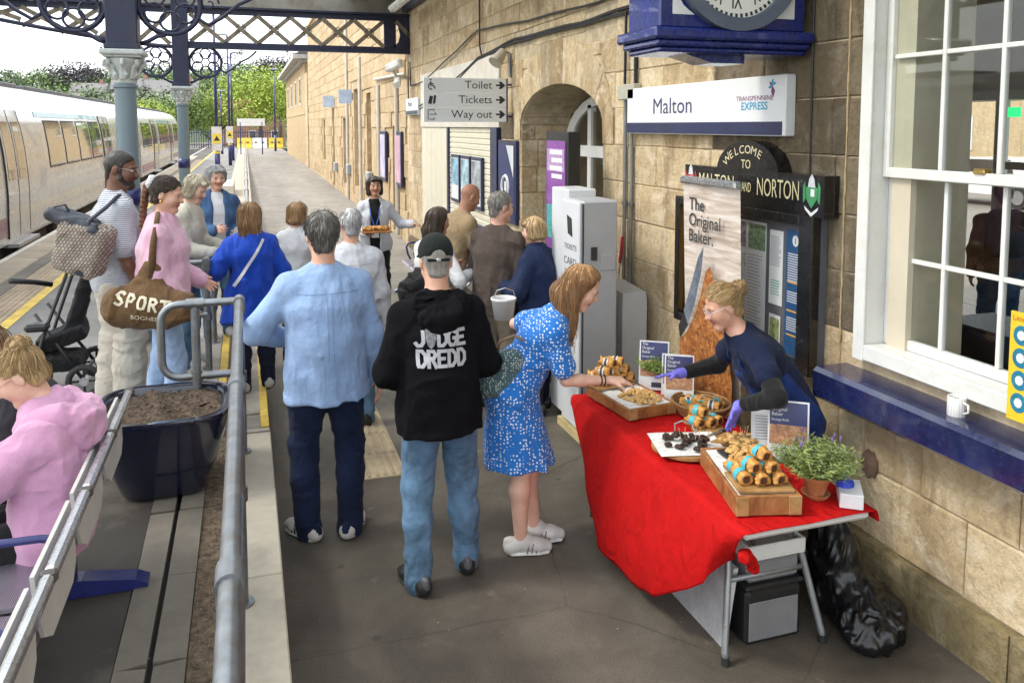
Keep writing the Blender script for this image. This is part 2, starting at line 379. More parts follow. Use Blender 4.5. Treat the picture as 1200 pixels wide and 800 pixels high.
# ------------------------------------------------------------ people
def ik(a,t,l1,l2,hint):
    a,t=V3(a),V3(t); d=t-a; L=float(np.linalg.norm(d)); L2=min(L,(l1+l2)*.998)
    if L>L2: t=a+d*(L2/L); d=t-a; L=L2
    x=(l1*l1-l2*l2+L*L)/(2*L); y=math.sqrt(max(l1*l1-x*x,0)); n=d/L; hh=V3(hint); hh=nrm(hh-n*float(hh@n)); return a+n*x+hh*y,t
def rot3(yaw,pitch,roll=0):
    """columns right, forward, up; yaw to the left positive, pitch down positive"""
    return np.array((Matrix.Rotation(yaw,3,'Z')@Matrix.Rotation(-pitch,3,'X')@Matrix.Rotation(roll,3,'Y')),F4)
def skinmat(name,col):
    if name in MATS: return MATS[name]
    m=bpy.data.materials.new(name); t,b=nodes(m); v=coordn(t)
    c=ramp(t,noise(t,v,14,4),[(.3,[col[0]*.93,col[1]*.84,col[2]*.8]),(.7,[min(1,x*1.05) for x in col])])
    c=mixc(t,maprange(t,noise(t,v,90,3),.45,.75,0,.25),c,[col[0]*.8,col[1]*.62,col[2]*.55])
    t.links.new(c,b.inputs['Base Color']); b.inputs['Roughness'].default_value=.48; b.inputs['Subsurface Weight'].default_value=.12; b.inputs['Subsurface Radius'].default_value=(.012,.005,.003); b.inputs['Subsurface Scale'].default_value=.5
    bump(t,b,noise(t,v,260,3),.12,.002); MATS[name]=m; return m
def hairmat(name,col,tip=None,grey=0):
    if name in MATS: return MATS[name]
    m=bpy.data.materials.new(name); t,b=nodes(m); v=coordn(t,scale=(60,60,9)); g=t.nodes.new('ShaderNodeNewGeometry')
    tip=tip or [min(1,x*1.7) for x in col]
    n=mathn(t,'ADD',mathn(t,'MULTIPLY',noise(t,v,1,4,.7),.55),mathn(t,'MULTIPLY',g.outputs['Random Per Island'],.45))
    t.links.new(ramp(t,n,[(.2,[x*.55 for x in col]),(.5,col),(.8,tip)]),b.inputs['Base Color'])
    b.inputs['Roughness'].default_value=.42; b.inputs['Specular IOR Level'].default_value=.4; b.inputs['Sheen Weight'].default_value=.1
    bump(t,b,noise(t,v,1.5,3),.6,.006); MATS[name]=m; return m
def hand(sh,w,d,pn,side,m,curl=.5,s=1.,spread=.12,thumb=.6):
    """palm, four bent fingers of unequal length, thumb off the side. d direction, pn palm normal, side +1 thumb towards cross(d,pn)"""
    d=nrm(d); pn=nrm(V3(pn)-d*float(V3(pn)@d)); ts=np.cross(d,pn)*side
    kn=[]
    for i,(o,l) in enumerate(((.030,.072),(.010,.080),(-.011,.075),(-.031,.060))):
        base=w+d*(.088-.006*abs(i-1))*s+ts*o*s; kn.append(base); sh.cone(w+d*.012*s+ts*o*.55*s,base,.0165*s,.0125*s,.014,m)
        dd=nrm(d+ts*(o/.03)*spread); a=curl*(.5+.12*i); p=base
        for j,fr in enumerate((.45,.32,.23)):
            dd2=nrm(dd*math.cos(a*(j+1)*.7)+pn*math.sin(a*(j+1)*.7)); q=p+dd2*l*fr*s; sh.cone(p,q,(.0098-.001*j)*s,(.0092-.001*j)*s,.005,m); p=q
    b=w+d*.025*s+ts*.024*s; e=nrm(d*.7+ts*.8+pn*thumb*.5); p=b+e*.04*s; sh.cone(b,p,.016*s,.0115*s,.012,m)
    e2=nrm(d*.95+ts*.35+pn*thumb); sh.cone(p,p+e2*.032*s,.011*s,.009*s,.006,m)
def headframe(J): return J['head'],J['HR']
def make_hair(P,J,style,mat,par,vox,nst=350,length=.3,vol=1.,extra=None,beard=False):
    c,R=J['head'],J['HR']; hs=J['hs']
    def w(x,y,z): return c+R@V3(x*hs,y*hs,z*hs)
    S=Shape(); r,f,u=R[:,0],R[:,1],R[:,2]
    capc=w(0,-.012,.036); rr=(.0835*hs*vol,.104*hs,.092*hs*vol); flow=None; start=None; L=.07
    def cap(off=-.0067,nv=(0,.66,-.75),rad_=rr):
        S.ell(capc,rad_,r,f,.01); n=R@V3(*nv); S.cut(c+n*off*hs,n,.012)
    crown=w(0,-.05,.12)
    if style in('short','crop'):
        rs=tuple(x*(.965 if style=='crop' else 1) for x in rr); cap(rad_=rs); S.ec(w(0,-.05,.02),w(0,-.06,-.062),(.07*hs,.052*hs),(.05*hs,.03*hs),r,.02); S.cone(w(-.069,.022,.03),w(-.072,.018,-.01),.012*hs,.006*hs,.01); S.cone(w(.069,.022,.03),w(.072,.018,-.01),.012*hs,.006*hs,.01)
        flow=lambda p:(lambda q:q*1.0-u*.25)(nrm(p-crown)); L=.045
        if beard:
            S.cone(w(-.06,.03,-.055),w(0,.075,-.098),.02*hs,.03*hs,.015); S.cone(w(.06,.03,-.055),w(0,.075,-.098),.02*hs,.03*hs,.015); S.cone(w(-.069,.015,-.005),w(-.06,.03,-.055),.009*hs,.018*hs,.01); S.cone(w(.069,.015,-.005),w(.06,.03,-.055),.009*hs,.018*hs,.01); S.cone(w(-.02,.105,-.043),w(.02,.105,-.043),.006*hs,.006*hs,.006)
    elif style=='bob':
        cap(off=-.012,nv=(0,.8,-.6)); z=-length
        for sx in(-1,1): S.ec(w(sx*.062,-.015,.05),w(sx*.078,-.01,z),(.034*hs,.062*hs),(.026*hs,.05*hs),r,.03)
        S.ec(w(0,-.06,.03),w(0,-.075,z),(.08*hs,.045*hs),(.08*hs,.035*hs),r,.03); S.cone(w(-.05,.07,.082),w(.04,.078,.08),.02*hs,.016*hs,.02)
        flow=lambda p:-u+.5*nrm(p-crown)*(float((p-c)@u)>.03); L=length+.05
    elif style=='long':
        cap(off=-.012,nv=(0,.8,-.6)); dn=V3(0,0,-1)
        b0=w(0,-.06,.03); b1=w(0,-.085,-.09); b2=b1+nrm(dn+f*J.get('hairdir',0.))*(length*.5); b3=b2+dn*length*.45
        S.ec(b0,b1,(.082*hs,.05*hs),(.085*hs,.04*hs),r,.03); S.ec(b1,b2,(.09*hs,.042*hs),(.085,.034),r,.03); S.ec(b2,b3,(.085,.034),(.05,.02),r,.03)
        for sx in(-1,1):
            S.ec(w(sx*.062,-.022,.05),w(sx*.078,-.035,-.09),(.022*hs,.055*hs),(.018*hs,.04*hs),r,.025)
            if extra!='backonly': S.ec(w(sx*.078,-.035,-.09),w(sx*.083,-.02,-.09)+dn*length*.55,(.018*hs,.045*hs),(.02,.025),r,.03)
        flow=lambda p:V3(0,0,-1)+.6*nrm(p-crown)*(float((p-c)@u)>.05); L=.26
    elif style in('bun','tail'):
        cap(off=-.004,nv=(0,.72,-.69),rad_=(rr[0]*.985,rr[1]*.98,rr[2]*.985)); kn=w(0,-.075,.115) if extra=='high' else w(0,-.125,.06)
        if style=='bun':
            S.ball(kn,.038*hs,.012); S.ball(kn+r*.016,.026*hs,.01); S.ball(kn-r*.016+u*.008,.026*hs,.01); S.ball(kn+u*.014-f*.01,.024*hs,.01)
        S.cone(w(-.05,-.06,-.05),w(.05,-.06,-.05),.026*hs,.026*hs,.03)
        flow=lambda p:nrm(kn-p); L=.13
    if start is None and style in('long','bob'): start=lambda V:((V-c)@f<.055*hs)|((V-c)@u>.085*hs)
    disp={'crop':folds(.0015,(60,60,60),3),'short':folds(.004,(45,45,22),3)}.get(style,folds(.004,(38,38,9),3))
    V,Q,_=S.arrays(vox,disp)
    o=link('hair',npmesh('hair',V,Q,mat),par)
    if nst:
        mb=MB(); strands(V,Q,nst,flow,L,mb,r=.0015 if vox<.007 else .0026,lift=.006,start=start,seed=len(P)+5)
        link('loose_hair',mb.me('loose_hair',mat,True),o)
    return o
def person(name,label,x,y,z0,yaw,h=1.72,lean=0,bow=0,sway=0,twist=0,head=(0,0,0),feet=None,fyaw=(0,0),hands=(None,None),pn=(None,None),curl=(.6,.6),hint=(None,None),build=1.,belly=0.,fem=False,
           skin='fair',hair=None,top=None,bottom=None,shoes=None,vox=.0065,gv=.0085,sit=None,lips=True,gloves=None,group='people at the station',hand_dir=(None,None),hfwd=0.):
    """yaw: 0 faces +Y, positive turns left. feet (right,left) and hands are targets in the body frame (x right, y forward, z up)."""
    s=h/1.75; E=empty(name,(x,y,z0),label,'person',group,yaw); J={}
    lr=rad(lean); tw=rot3(rad(twist),lr); T=tw@V3(0,0,1); T2=rot3(rad(twist),lr+rad(bow))@V3(0,0,1); SR=tw[:,0]; FW=rot3(rad(twist),lr+rad(bow))[:,1]
    pz=(.93*s if sit is None else sit+.09*s); pel=V3(sway,-.25*s*math.sin(lr)*(1 if sit is None else 0),pz)
    waist=pel+T*.15*s; chest=waist+nrm(T+T2)*.20*s; nb=chest+T2*.17*s; J['pel']=pel
    HR=rot3(rad(head[0]+twist),rad(head[1]),rad(head[2])); up=HR[:,2]; hs=s*(1.0 if not fem else .97); J['hs']=hs; J['HR']=HR
    hd=nb+nrm(T2*.75+up*.35+HR[:,1]*.14)*.088*s+up*.108*hs+HR[:,1]*hfwd; J['head']=hd
    sw=(.172 if not fem else .15)*s*(.75+.25*build)
    sh=[nb-T2*.075*s+SR*sw,nb-T2*.075*s-SR*sw]; hip=[pel+SR*.088*s,pel-SR*.088*s]
    if feet is None: feet=((.10*s,.03),(-.10*s,-.03))
    fj=[];kn=[]
    for i in(0,1):
        t=V3(*feet[i],.085*s) if len(feet[i])==2 else V3(*feet[i]); fh=V3(math.sin(-rad(fyaw[i])),math.cos(rad(fyaw[i])),0)
        k,t=ik(hip[i],t,.425*s,.425*s,fh+V3((.12 if i==0 else -.12),0,0.0 if sit is None else .9)); kn.append(k); fj.append((t,fh))
    wr=[];el=[]
    for i in(0,1):
        sg=1 if i==0 else -1
        t=hands[i]; t=(sh[i]+V3(sg*.06*s,.06*s,-.52*s)) if t is None else V3(*t)
        hn=hint[i] if hint[i] is not None else (sg*.5,-.8,-.35); e,t=ik(sh[i],t,.285*s,.255*s,hn); el.append(e); wr.append(t)
    J.update(nb=nb,chest=chest,waist=waist,sh=sh,el=el,wr=wr,kn=kn,fj=fj,hip=hip,SR=SR,FW=FW,T=T,T2=T2,s=s,E=E)
    SK={'fair':(.62,.36,.26),'pale':(.68,.43,.33),'tan':(.5,.28,.18),'brown':(.16,.075,.045),'olive':(.4,.2,.12)}[skin]; sm=skinmat('skin_'+skin,SK)
    lm=M('lips_'+skin,(SK[0]*.72,SK[1]*.45,SK[2]*.45),.4,.1); hm=hair['mat'] if hair else sm
    bf=build; S=Shape(); w=lambda X,Y,Z:hd+HR@V3(X*hs,Y*hs,Z*hs)
    # head
    r,f,u=HR[:,0],HR[:,1],HR[:,2]; mg=1.0 if not fem else .93
    S.ell(w(0,-.012,.034),(.0765*hs,.097*hs,.087*hs),r,f,.02); S.ell(w(0,.03,-.02),(.066*hs,.06*hs,.085*hs),r,f,.02)
    S.cone(w(-.044*mg,.015,-.055),w(-.014,.068,-.098),.026*hs*mg,.021*hs,.025); S.cone(w(.044*mg,.015,-.055),w(.014,.068,-.098),.026*hs*mg,.021*hs,.025); S.cone(w(-.012,.07,-.1),w(.012,.07,-.1),.021*hs,.021*hs,.02)
    for sx in(-1,1):
        S.ball(w(sx*.036,.062,-.026),.03*hs,.03); S.ell(w(sx*.078,-.012,-.005),(.008*hs,.021*hs,.034*hs),r,nrm(f-u*.2),.008)
        S.ball(w(sx*.032,.098,.006),.0145*hs,.014,0,'s')
        S.cone(w(sx*.016,.088,.026),w(sx*.048,.075,.026),.009*hs,.007*hs,.012)
        if hair and hair.get('style')!='none': S.cone(w(sx*.018,.0965,.031),w(sx*.048,.083,.033),.0035*hs,.003*hs,.003,2)
    S.cone(w(0,.09,.016),w(0,.112,-.026),.008*hs,.0125*hs,.012); S.ball(w(.012,.1,-.03),.009*hs,.008); S.ball(w(-.012,.1,-.03),.009*hs,.008)
    if lips:
        S.cone(w(-.02,.088,-.058),w(.02,.088,-.058),.005*hs,.005*hs,.006,1); S.cone(w(-.01,.094,-.054),w(.01,.094,-.054),.0062*hs,.0062*hs,.006,1); S.cone(w(-.011,.0925,-.0635),w(.011,.0925,-.0635),.007*hs,.007*hs,.006,1)
    nr=(.056 if not fem else .047)*s*(.7+.3*bf); S.cone(nb+T2*.0,hd+HR@V3(0,-.02,-.045)*hs,nr*1.08,nr,.035)
    # core under the clothes
    for i in(0,1): S.cone(nb+T2*.01,sh[i],.045*s,.045*s,.04)
    S.chain([nb,chest,waist,pel],[.06*s,.07*s,.07*s,.07*s],.04)
    am=(.044 if not fem else .038)*s*(.6+.4*bf)
    for i in(0,1):
        sg=1 if i==0 else -1
        S.cone(sh[i],el[i],am*1.02,am*.82,.03); md=el[i]+(wr[i]-el[i])*.3; S.cone(el[i],md,am*.82,am*.86,.02); S.cone(md,wr[i],am*.86,am*.6,.02)
        dd=nrm(wr[i]-el[i]); 
        if hand_dir[i] is not None: dd=nrm(hand_dir[i])
        p=pn[i] if pn[i] is not None else (-sg,.1,0.)
        ts=np.cross(dd,nrm(p)); tsg=1 if float(ts@V3(0,1,.6))>0 else -1
        hand(S,wr[i],dd,p,tsg,3 if gloves else 0,curl[i],s*(1 if not fem else .93)*(.97))
        if gloves: S.cone(wr[i]-nrm(wr[i]-el[i])*.075*s,wr[i],am*.86,am*.74,.008,3); S.cone(wr[i],wr[i]+dd*.02*s,am*.74,am*.7,.01,3)
        # legs
        bare=bottom and bottom.get('kind')=='skirt'
        lg=(.082,.054,.056,.036) if bare else (.05,.04,.04,.033)
        S.cone(hip[i],kn[i],lg[0]*s,lg[1]*s,.03); cm=kn[i]+(fj[i][0]-kn[i])*.3+V3(0,-.012,0); S.cone(kn[i],cm,lg[1]*s,lg[2]*s,.03); S.cone(cm,fj[i][0],lg[2]*s,lg[3]*s,.03)
        S.cone(fj[i][0]-V3(0,0,.02),fj[i][0]+fj[i][1]*.13*s-V3(0,0,.045*s),.035*s,.028*s,.02)
    ms=[sm,lm,hm]+([gloves] if gloves else [])
    link('body',S.mesh('body',ms,vox),E)
    for sx in(-1,1):
        mb=MB(); a=w(sx*.0325,.0775,.006); mb.lathe([(max(.0005,.0125*hs*math.sin(math.pi*k/8)),-.0125*hs*math.cos(math.pi*k/8)) for k in range(9)],(0,0,0),12)
        Rm=Matrix([[float(r[j]),float(-u[j]),float(f[j])] for j in range(3)])
        mb.V=[tuple(Rm@Vector(v)+Vector(a.tolist())) for v in mb.V]; mb.mi=[1 if i>=12*6 else 0 for i in range(len(mb.F))]
        link('eye',mb.me('eye',[M('eye_white',(.55,.5,.46),.2,.02),M('eye_iris',(.05,.04,.035),.1,.1)],True),E)
    if hair and hair.get('style') not in('none','bald'): J['hair']=make_hair(label,J,hair['style'],hair['mat'],E,vox*hair.get('vx',1.),hair.get('n',350),hair.get('length',.3),hair.get('vol',1.),hair.get('extra'),hair.get('beard',False))
    # top
    if top:
        ea=top.get('ease',.012); G=Shape(); he=top.get('hem',.08); lo=pel-T*he*s; d0=(.105+belly*.35)*s*bf+ea; wp=.168*s*(bf if not fem else bf*1.02)+ea
        cw=(.172 if not fem else .148)*s*bf+ea; cd=(.118 if not fem else .108)*s*bf+ea; ww=(.155 if not fem else top.get('waist',.125))*s*bf+ea; wd=(.11+belly)*s*bf+ea
        fl=top.get('flare',0.); n=V3(0,0,-1) if sit is None and abs(lean)<25 else -T
        def torso(G,e):
            G.ec(lo,pel,(wp+fl+e,d0+fl*.8+e),(wp+e,d0+e),SR,.05); G.ec(pel,waist,(wp+e,d0+e),(ww+e,wd+e),SR,.06); G.ec(waist,chest,(ww+e,wd+e),(cw+e,cd+e),SR,.06); G.ec(chest,nb-T2*.10*s,(cw+e,cd+e),((sw-.01*s)+ea*.3+e,.082*s*bf+ea+e),SR,.05)
            if fem:
                for sx in(-1,1): G.ball(chest+SR*sx*.07*s+FW*.058*s-T*.035*s,.066*s+ea*.5+e,.05)
            if belly: G.ball(waist+FW*.06*s-T*.02*s,(.1+belly*.6)*s+e,.1)
            for i in(0,1): G.cone(nb-T2*.012*s,sh[i],.056*s+ea*.7+e,.05*s+ea*.5+e,.05)
            G.cut(lo-T*.0,top.get('hemdir',n),.012)
        torso(G,0.)
        if top.get('open'):
            I=Shape(); torso(I,-.012); link(top.get('iname','shirt'),I.mesh('inner_top',top['open'],gv,folds(.006,(8,8,4),3)),E)
        if top.get('collar'):
            K=Shape(); cb=hd+HR@V3(0,-.02,-.045)*hs-nb; cb=nrm(cb); K.ec(nb-cb*.02*s,nb+cb*.034*s,(.082*s,.078*s),(.066*s,.064*s),SR,.006); K.cut(nb+cb*.036*s+FW*.0,nrm(cb*1.+FW*.35),.006); K.cut(nb-cb*.022*s,-cb,.006); link('collar',K.mesh('collar',top['mat'],.006,folds(.003,(20,20,20),4)),E)
        ro=top.get('sw',.018); sl=top.get('sleeve','long')
        for i in(0,1):
            G.cone(sh[i],sh[i],am*1.12+ro*.6,am*1.12+ro*.6,.05)
            if sl=='long':
                we=wr[i]-nrm(wr[i]-el[i])*top.get('cuff',.0)*s; G.cone(sh[i],el[i],am*1.1+ro*.85,am*.95+ro,.03); G.cone(el[i],we,am*.95+ro,am*.72+ro*.75,.025); 
                if top.get('rib'): G.cone(we-nrm(we-el[i])*.015,we+nrm(we-el[i])*.02,am*.72+.006,am*.72+.006,.008)
            elif sl=='short':
                t=top.get('slen',.62); e=sh[i]+(el[i]-sh[i])*t; G.cone(sh[i],e,am*1.1+ro*.85,am*1.1+ro*1.2,.03)
        if top.get('open'): G.box((nb+pel)/2+FW*.2*s,(top.get('gap',.05)*s,.17*s,.6*s),SR,FW,.02,.02,0,'s')
        link(top.get('name','top'),G.mesh('top',[top['mat']]+([top['cm']] if top.get('cm') else []),gv,folds(top.get('fold',.009),top.get('ff',(8,8,5)),len(label))),E) if not top.get('later') else None
        J['top']=E.children[-1]
    if top and top.get('under'):
        for i in(0,1):
            G=Shape(); G.cone(sh[i]+(el[i]-sh[i])*.3,el[i],am*1.05+.010,am*.9+.014,.02); G.cone(el[i],wr[i]-nrm(wr[i]-el[i])*.05,am*.9+.014,am*.72+.010,.02); link('under_sleeve',G.mesh('under_sleeve',top['under'],gv,folds(.005,(12,12,16),7+i)),E)
    if bottom:
        G=Shape(); k=bottom.get('kind','trousers'); rw=bottom.get('w',.01)
        if k=='trousers':
            G.ec(pel+T*.05*s,pel-V3(0,0,.06*s),(.138*s*bf+rw*.2,.082*s*bf+belly*.2*s+rw*.2),(.150*s*bf+rw*.6,.10*s*bf+rw*.5),SR,.04)
            for i in(0,1):
                a=fj[i][0]-V3(0,0,bottom.get('len',.048)*s); th,kr,cr,ar=bottom.get('r',(.088,.063,.06,.052)); mid=kn[i]+(a-kn[i])*.35+V3(0,-.008,0)
                G.cone(hip[i]-V3(0,0,.03*s),kn[i],(th*bf)*s+rw,kr*s+rw,.03); G.cone(kn[i],mid,kr*s+rw,cr*s+rw,.03); G.cone(mid,a,cr*s+rw,ar*s+rw,.03)
                G.ball(hip[i]+V3(0,-.022*s,-.07*s),.07*s*bf+rw*.2,.06)
            b=folds(bottom.get('fold',.008),(6,6,11),len(label)+3); 
            link(bottom.get('name','trousers'),G.mesh('trousers',bottom['mat'],gv,b),E)
        else:
            lo=V3(pel[0],(fj[0][0][1]+fj[1][0][1])/2*.5+pel[1]*.5+bottom.get('dy',0),bottom['hz']*s)
            G.ec(waist-T*.02,pel,(.125*s+.01,.1*s+.01),(.175*s,.135*s),SR,.06); G.ec(pel,lo,(.175*s,.135*s),(bottom.get('bw',.24)*s,bottom.get('bd',.19)*s),SR,.05); G.cut(lo+V3(0,0,.02),V3(0,0,-1),.008)
            link('skirt',G.mesh('skirt',bottom['mat'],gv,folds(.013,(11,11,1.6),len(label))),E)
    if shoes:
        for i in(0,1):
            G=Shape(); a,fh=fj[i]; sd=V3(fh[1],-fh[0],0); an=a-V3(0,0,.02*s); bz=a[2]-.085*s; toe=a+fh*.155*s; toe[2]=bz+.036*s; heel=a-fh*.055*s; heel[2]=bz+.042*s; ball_=a+fh*.10*s; ball_[2]=bz+.044*s
            G.cone(an+V3(0,0,shoes.get('hi',.0)),heel,.046*s,.044*s,.03); G.ec(a+fh*.03*s-V3(0,0,.03*s),ball_,(.043*s,.045*s),(.049*s,.036*s),sd,.03); G.ec(ball_,toe,(.049*s,.035*s),(.040*s,.028*s),sd,.03)
            G.ec(heel-fh*.004*s+V3(0,0,.012*s),heel-fh*.002*s+V3(0,0,.04*s),(.024*s,.0435*s),(.022*s,.042*s),sd,.004,2)
            if shoes.get('tongue',1): G.cone(a+fh*.035*s,a+fh*.02*s+V3(0,0,.02*s),.03*s,.026*s,.02)
            so1=heel.copy(); so1[2]=bz+.012*s; so2=toe.copy(); so2[2]=bz+.012*s; mid=ball_.copy(); mid[2]=bz+.012*s
            G.ec(so1,mid,(.041*s,.0125*s),(.053*s,.0125*s),sd,.006,1); G.ec(mid,so2,(.053*s,.0125*s),(.042*s,.0125*s),sd,.006,1); G.cut(V3(0,0,bz),V3(0,0,-1),.004)
            o=link('shoe',G.mesh('shoe',[shoes['mat'],shoes.get('sole',shoes['mat']),shoes.get('tab',shoes['mat'])],min(gv,.006)),E)
            if shoes.get('stripes'):
                mb=MB()
                for q in(.03,.055,.08):
                    for sg in(-1,1): mb.tube([V3(*(a+fh*(q+.012*t)*s+sd*sg*(.052-.0125*t)*s))+V3(0,0,-.062*s+.05*s*t) for t in(0,.33,.66,1)],.0045,4)
                mb.build('stripe',shoes['stripes'],o)
    return J
# ============================================================ SETTING: ground, walkway, platform
PZ=.33; WX=3.0; KX=.11
def stone_mat(name,a,b,soot,soot_amt,rand=.35,world=True):
    m=bpy.data.materials.new(name); t,bs=nodes(m); v=worldpos(t); o=t.nodes.new('ShaderNodeObjectInfo'); g=t.nodes.new('ShaderNodeNewGeometry')
    rr=mathn(t,'FRACT',mathn(t,'ADD',o.outputs['Random'],g.outputs['Random Per Island']))
    n=noise(t,v,2.3,7,.62,.6); c=mixc(t,maprange(t,mathn(t,'ADD',mathn(t,'MULTIPLY',rr,.5),mathn(t,'MULTIPLY',n,.6)),.25,.8),a,b)
    # streaks run down the face
    st=noise(t,worldpos(t,(3,3,.55)),2.,6,.65); c=mixc(t,maprange(t,st,.5,.72,0,soot_amt),c,soot)
    # grain flecks and blotches
    c=mixc(t,maprange(t,noise(t,v,24,6,.75),.46,.7,0,.55),c,[x*.52 for x in b]); c=mixc(t,maprange(t,noise(t,v,5,8,.75,.6),.5,.62,0,.6),c,[min(1,a[0]*1.12),min(1,a[1]*1.2),min(1,a[2]*1.4)])
    r2=mathn(t,'FRACT',mathn(t,'MULTIPLY',rr,7.31)); c=mixc(t,maprange(t,r2,.75,1,0,soot_amt*.7),c,mixc(t,.5,c,soot))
    t.links.new(c,bs.inputs['Base Color']); bs.inputs['Roughness'].default_value=.88; bs.inputs['Specular IOR Level'].default_value=.2
    k=bump(t,bs,noise(t,v,11,7,.7),.9,.03); bump(t,bs,noise(t,worldpos(t,(1,1,2.5)),70,4,.7),.4,.006,k); MATS[name]=m; return m
ST=stone_mat('sandstone',(.70,.56,.36),(.46,.33,.185),(.12,.092,.062),.62)
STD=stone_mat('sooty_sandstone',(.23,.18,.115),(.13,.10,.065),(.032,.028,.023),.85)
STP=stone_mat('damp_plinth_stone',(.32,.25,.13),(.17,.13,.07),(.05,.045,.03),.8)
STF=stone_mat('cleaned_sandstone',(.52,.40,.245),(.41,.30,.165),(.16,.125,.085),.55)
MORT=M('lime_mortar',(.46,.37,.25),.95,.25,9,80,.5,world=True)
def nzc(t,v):
    n=t.nodes.new('ShaderNodeTexNoise'); n.inputs['Scale'].default_value=2.; n.inputs['Detail'].default_value=5; t.links.new(v,n.inputs['Vector']); return n.outputs['Color']
def tarmac_mat():
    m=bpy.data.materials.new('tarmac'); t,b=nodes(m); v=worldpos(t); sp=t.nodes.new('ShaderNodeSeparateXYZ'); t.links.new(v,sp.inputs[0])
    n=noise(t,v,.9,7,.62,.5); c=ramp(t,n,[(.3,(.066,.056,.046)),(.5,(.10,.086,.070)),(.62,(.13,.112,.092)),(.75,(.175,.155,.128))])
    far=maprange(t,mathn(t,'ADD',sp.outputs[1],mathn(t,'MULTIPLY',n,5)),7.5,17,0,1); c=mixc(t,far,c,ramp(t,noise(t,worldpos(t,(.8,.12,1)),1.,6),[(.3,(.20,.185,.16)),(.7,(.29,.27,.24))]))  # same tarmac, paler with distance: brighter open daylight is painted into the colour
    g=noise(t,v,160,3,.7); c=mixc(t,.55,c,ramp(t,g,[(.3,(.2,.2,.2)),(.5,(.85,.85,.85)),(.72,(1.7,1.65,1.55))]),'MULTIPLY')
    c=mixc(t,maprange(t,noise(t,v,5,6,.7),.62,.68,0,.45),c,(.19,.175,.15))
    c=mixc(t,1,c,ramp(t,noise(t,v,2.4,6,.65,.8),[(.3,(.72,.72,.72)),(.5,(.95,.94,.92)),(.7,(1.2,1.17,1.12))]),'MULTIPLY')
    sp2=t.nodes.new('ShaderNodeTexVoronoi'); sp2.inputs['Scale'].default_value=9; t.links.new(v,sp2.inputs['Vector']); c=mixc(t,maprange(t,sp2.outputs['Distance'],.035,.05,.6,0),c,(.32,.3,.27))
    gm=t.nodes.new('ShaderNodeTexVoronoi'); gm.inputs['Scale'].default_value=2.6; t.links.new(v,gm.inputs['Vector']); c=mixc(t,maprange(t,gm.outputs['Distance'],.05,.062,.55,0),c,(.03,.027,.024))
    ck=t.nodes.new('ShaderNodeTexVoronoi'); ck.feature='DISTANCE_TO_EDGE'; ck.inputs['Scale'].default_value=.55; t.links.new(mixc(t,.12,v,nzc(t,v)),ck.inputs['Vector']); c=mixc(t,maprange(t,mathn(t,'ADD',ck.outputs['Distance'],mathn(t,'MULTIPLY',noise(t,v,1.7,2),.012)),.006,.010,.35,0),c,(.02,.018,.016))
    t.links.new(c,b.inputs['Base Color']); t.links.new(maprange(t,n,.3,.7,.62,.85),b.inputs['Roughness']); b.inputs['Specular IOR Level'].default_value=.35
    k=bump(t,b,g,.5,.006); bump(t,b,noise(t,v,3,5),.3,.03,k); MATS['tarmac']=m; return m
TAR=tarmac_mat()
CONC=M('paving_concrete',(.195,.17,.138),.85,.2,3,90,.25,world=True,dirt=(.15,.13,.11),ds=1.7,rand=.22)
KERB=M('pale_kerb_stone',(.44,.395,.315),.85,.12,3,70,.25,world=True,dirt=(.26,.23,.19),ds=3,rand=.15)
PLAT=M('platform_asphalt',(.19,.185,.175),.85,.2,1.2,140,.4,world=True,dirt=(.1,.095,.09),ds=.8)
PLATN=M('dark_worn_asphalt',(.045,.038,.031),.8,.3,1.6,120,.5,world=True,dirt=(.2,.17,.13),ds=1.3)
YEL=M('yellow_line_paint',(.68,.47,.08),.7,.15,5,60,.2,world=True,dirt=(.3,.22,.1),ds=9)
GRAV=M('brown_grit',(.16,.115,.075),.95,.5,25,55,1.,world=True,bd=.02)
def wz(y): return 0 if y<13 else min(PZ,(y-13)/33*PZ)
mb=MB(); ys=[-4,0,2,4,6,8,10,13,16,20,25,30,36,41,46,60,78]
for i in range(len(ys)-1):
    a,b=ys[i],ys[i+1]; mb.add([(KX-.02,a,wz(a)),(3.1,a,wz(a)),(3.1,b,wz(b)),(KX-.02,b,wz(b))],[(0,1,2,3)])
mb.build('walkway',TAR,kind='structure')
# big ground sheet
GR=M('rough_grass_ground',(.10,.12,.05),.95,.3,.05,3,.3,world=True,dirt=(.2,.17,.1),ds=.03)
MB().add([(-900,-300,-.62),(900,-300,-.62),(900,1500,-.62),(-900,1500,-.62)],[(0,1,2,3)]).build('ground',GR,kind='structure')
BAL=M('track_ballast',(.13,.115,.1),.95,.6,18,22,1.,world=True,bd=.05)
MB().bx(-7.5,-3.6,-6,160,-.61,-.58).build('track_bed',BAL,kind='structure')
RAIL=M('rail_steel',(.25,.2,.17),.45,.2,9,40,.2,metal=.7)
for x in(-4.35,-5.79): MB().bx(x-.035,x+.035,-6,160,-.579,-.43).build('rail',RAIL,label='long steel running rail under the train, '+('beside the platform' if x>-5 else 'on the far side of the train'),cat='rail')
# platform body
mb=MB(); mb.bx(-3.45,-.52,-4,82,-.6,PZ); mb.build('platform',[PLATN],kind='structure')
platform=COL.objects['platform']
mb=MB(); mb.add([(-2.3,5.6,PZ+.004),(-.52,5.6,PZ+.004),(-.52,82,PZ+.004),(-2.3,82,PZ+.004)],[(0,1,2,3)]); mb.build('asphalt_surface',PLAT,platform)
mb=MB(); mb.add([(-2.42,4,PZ+.008),(-2.3,4,PZ+.008),(-2.3,80,PZ+.008),(-2.42,80,PZ+.008)],[(0,1,2,3)]); mb.build('yellow_line',YEL,platform)
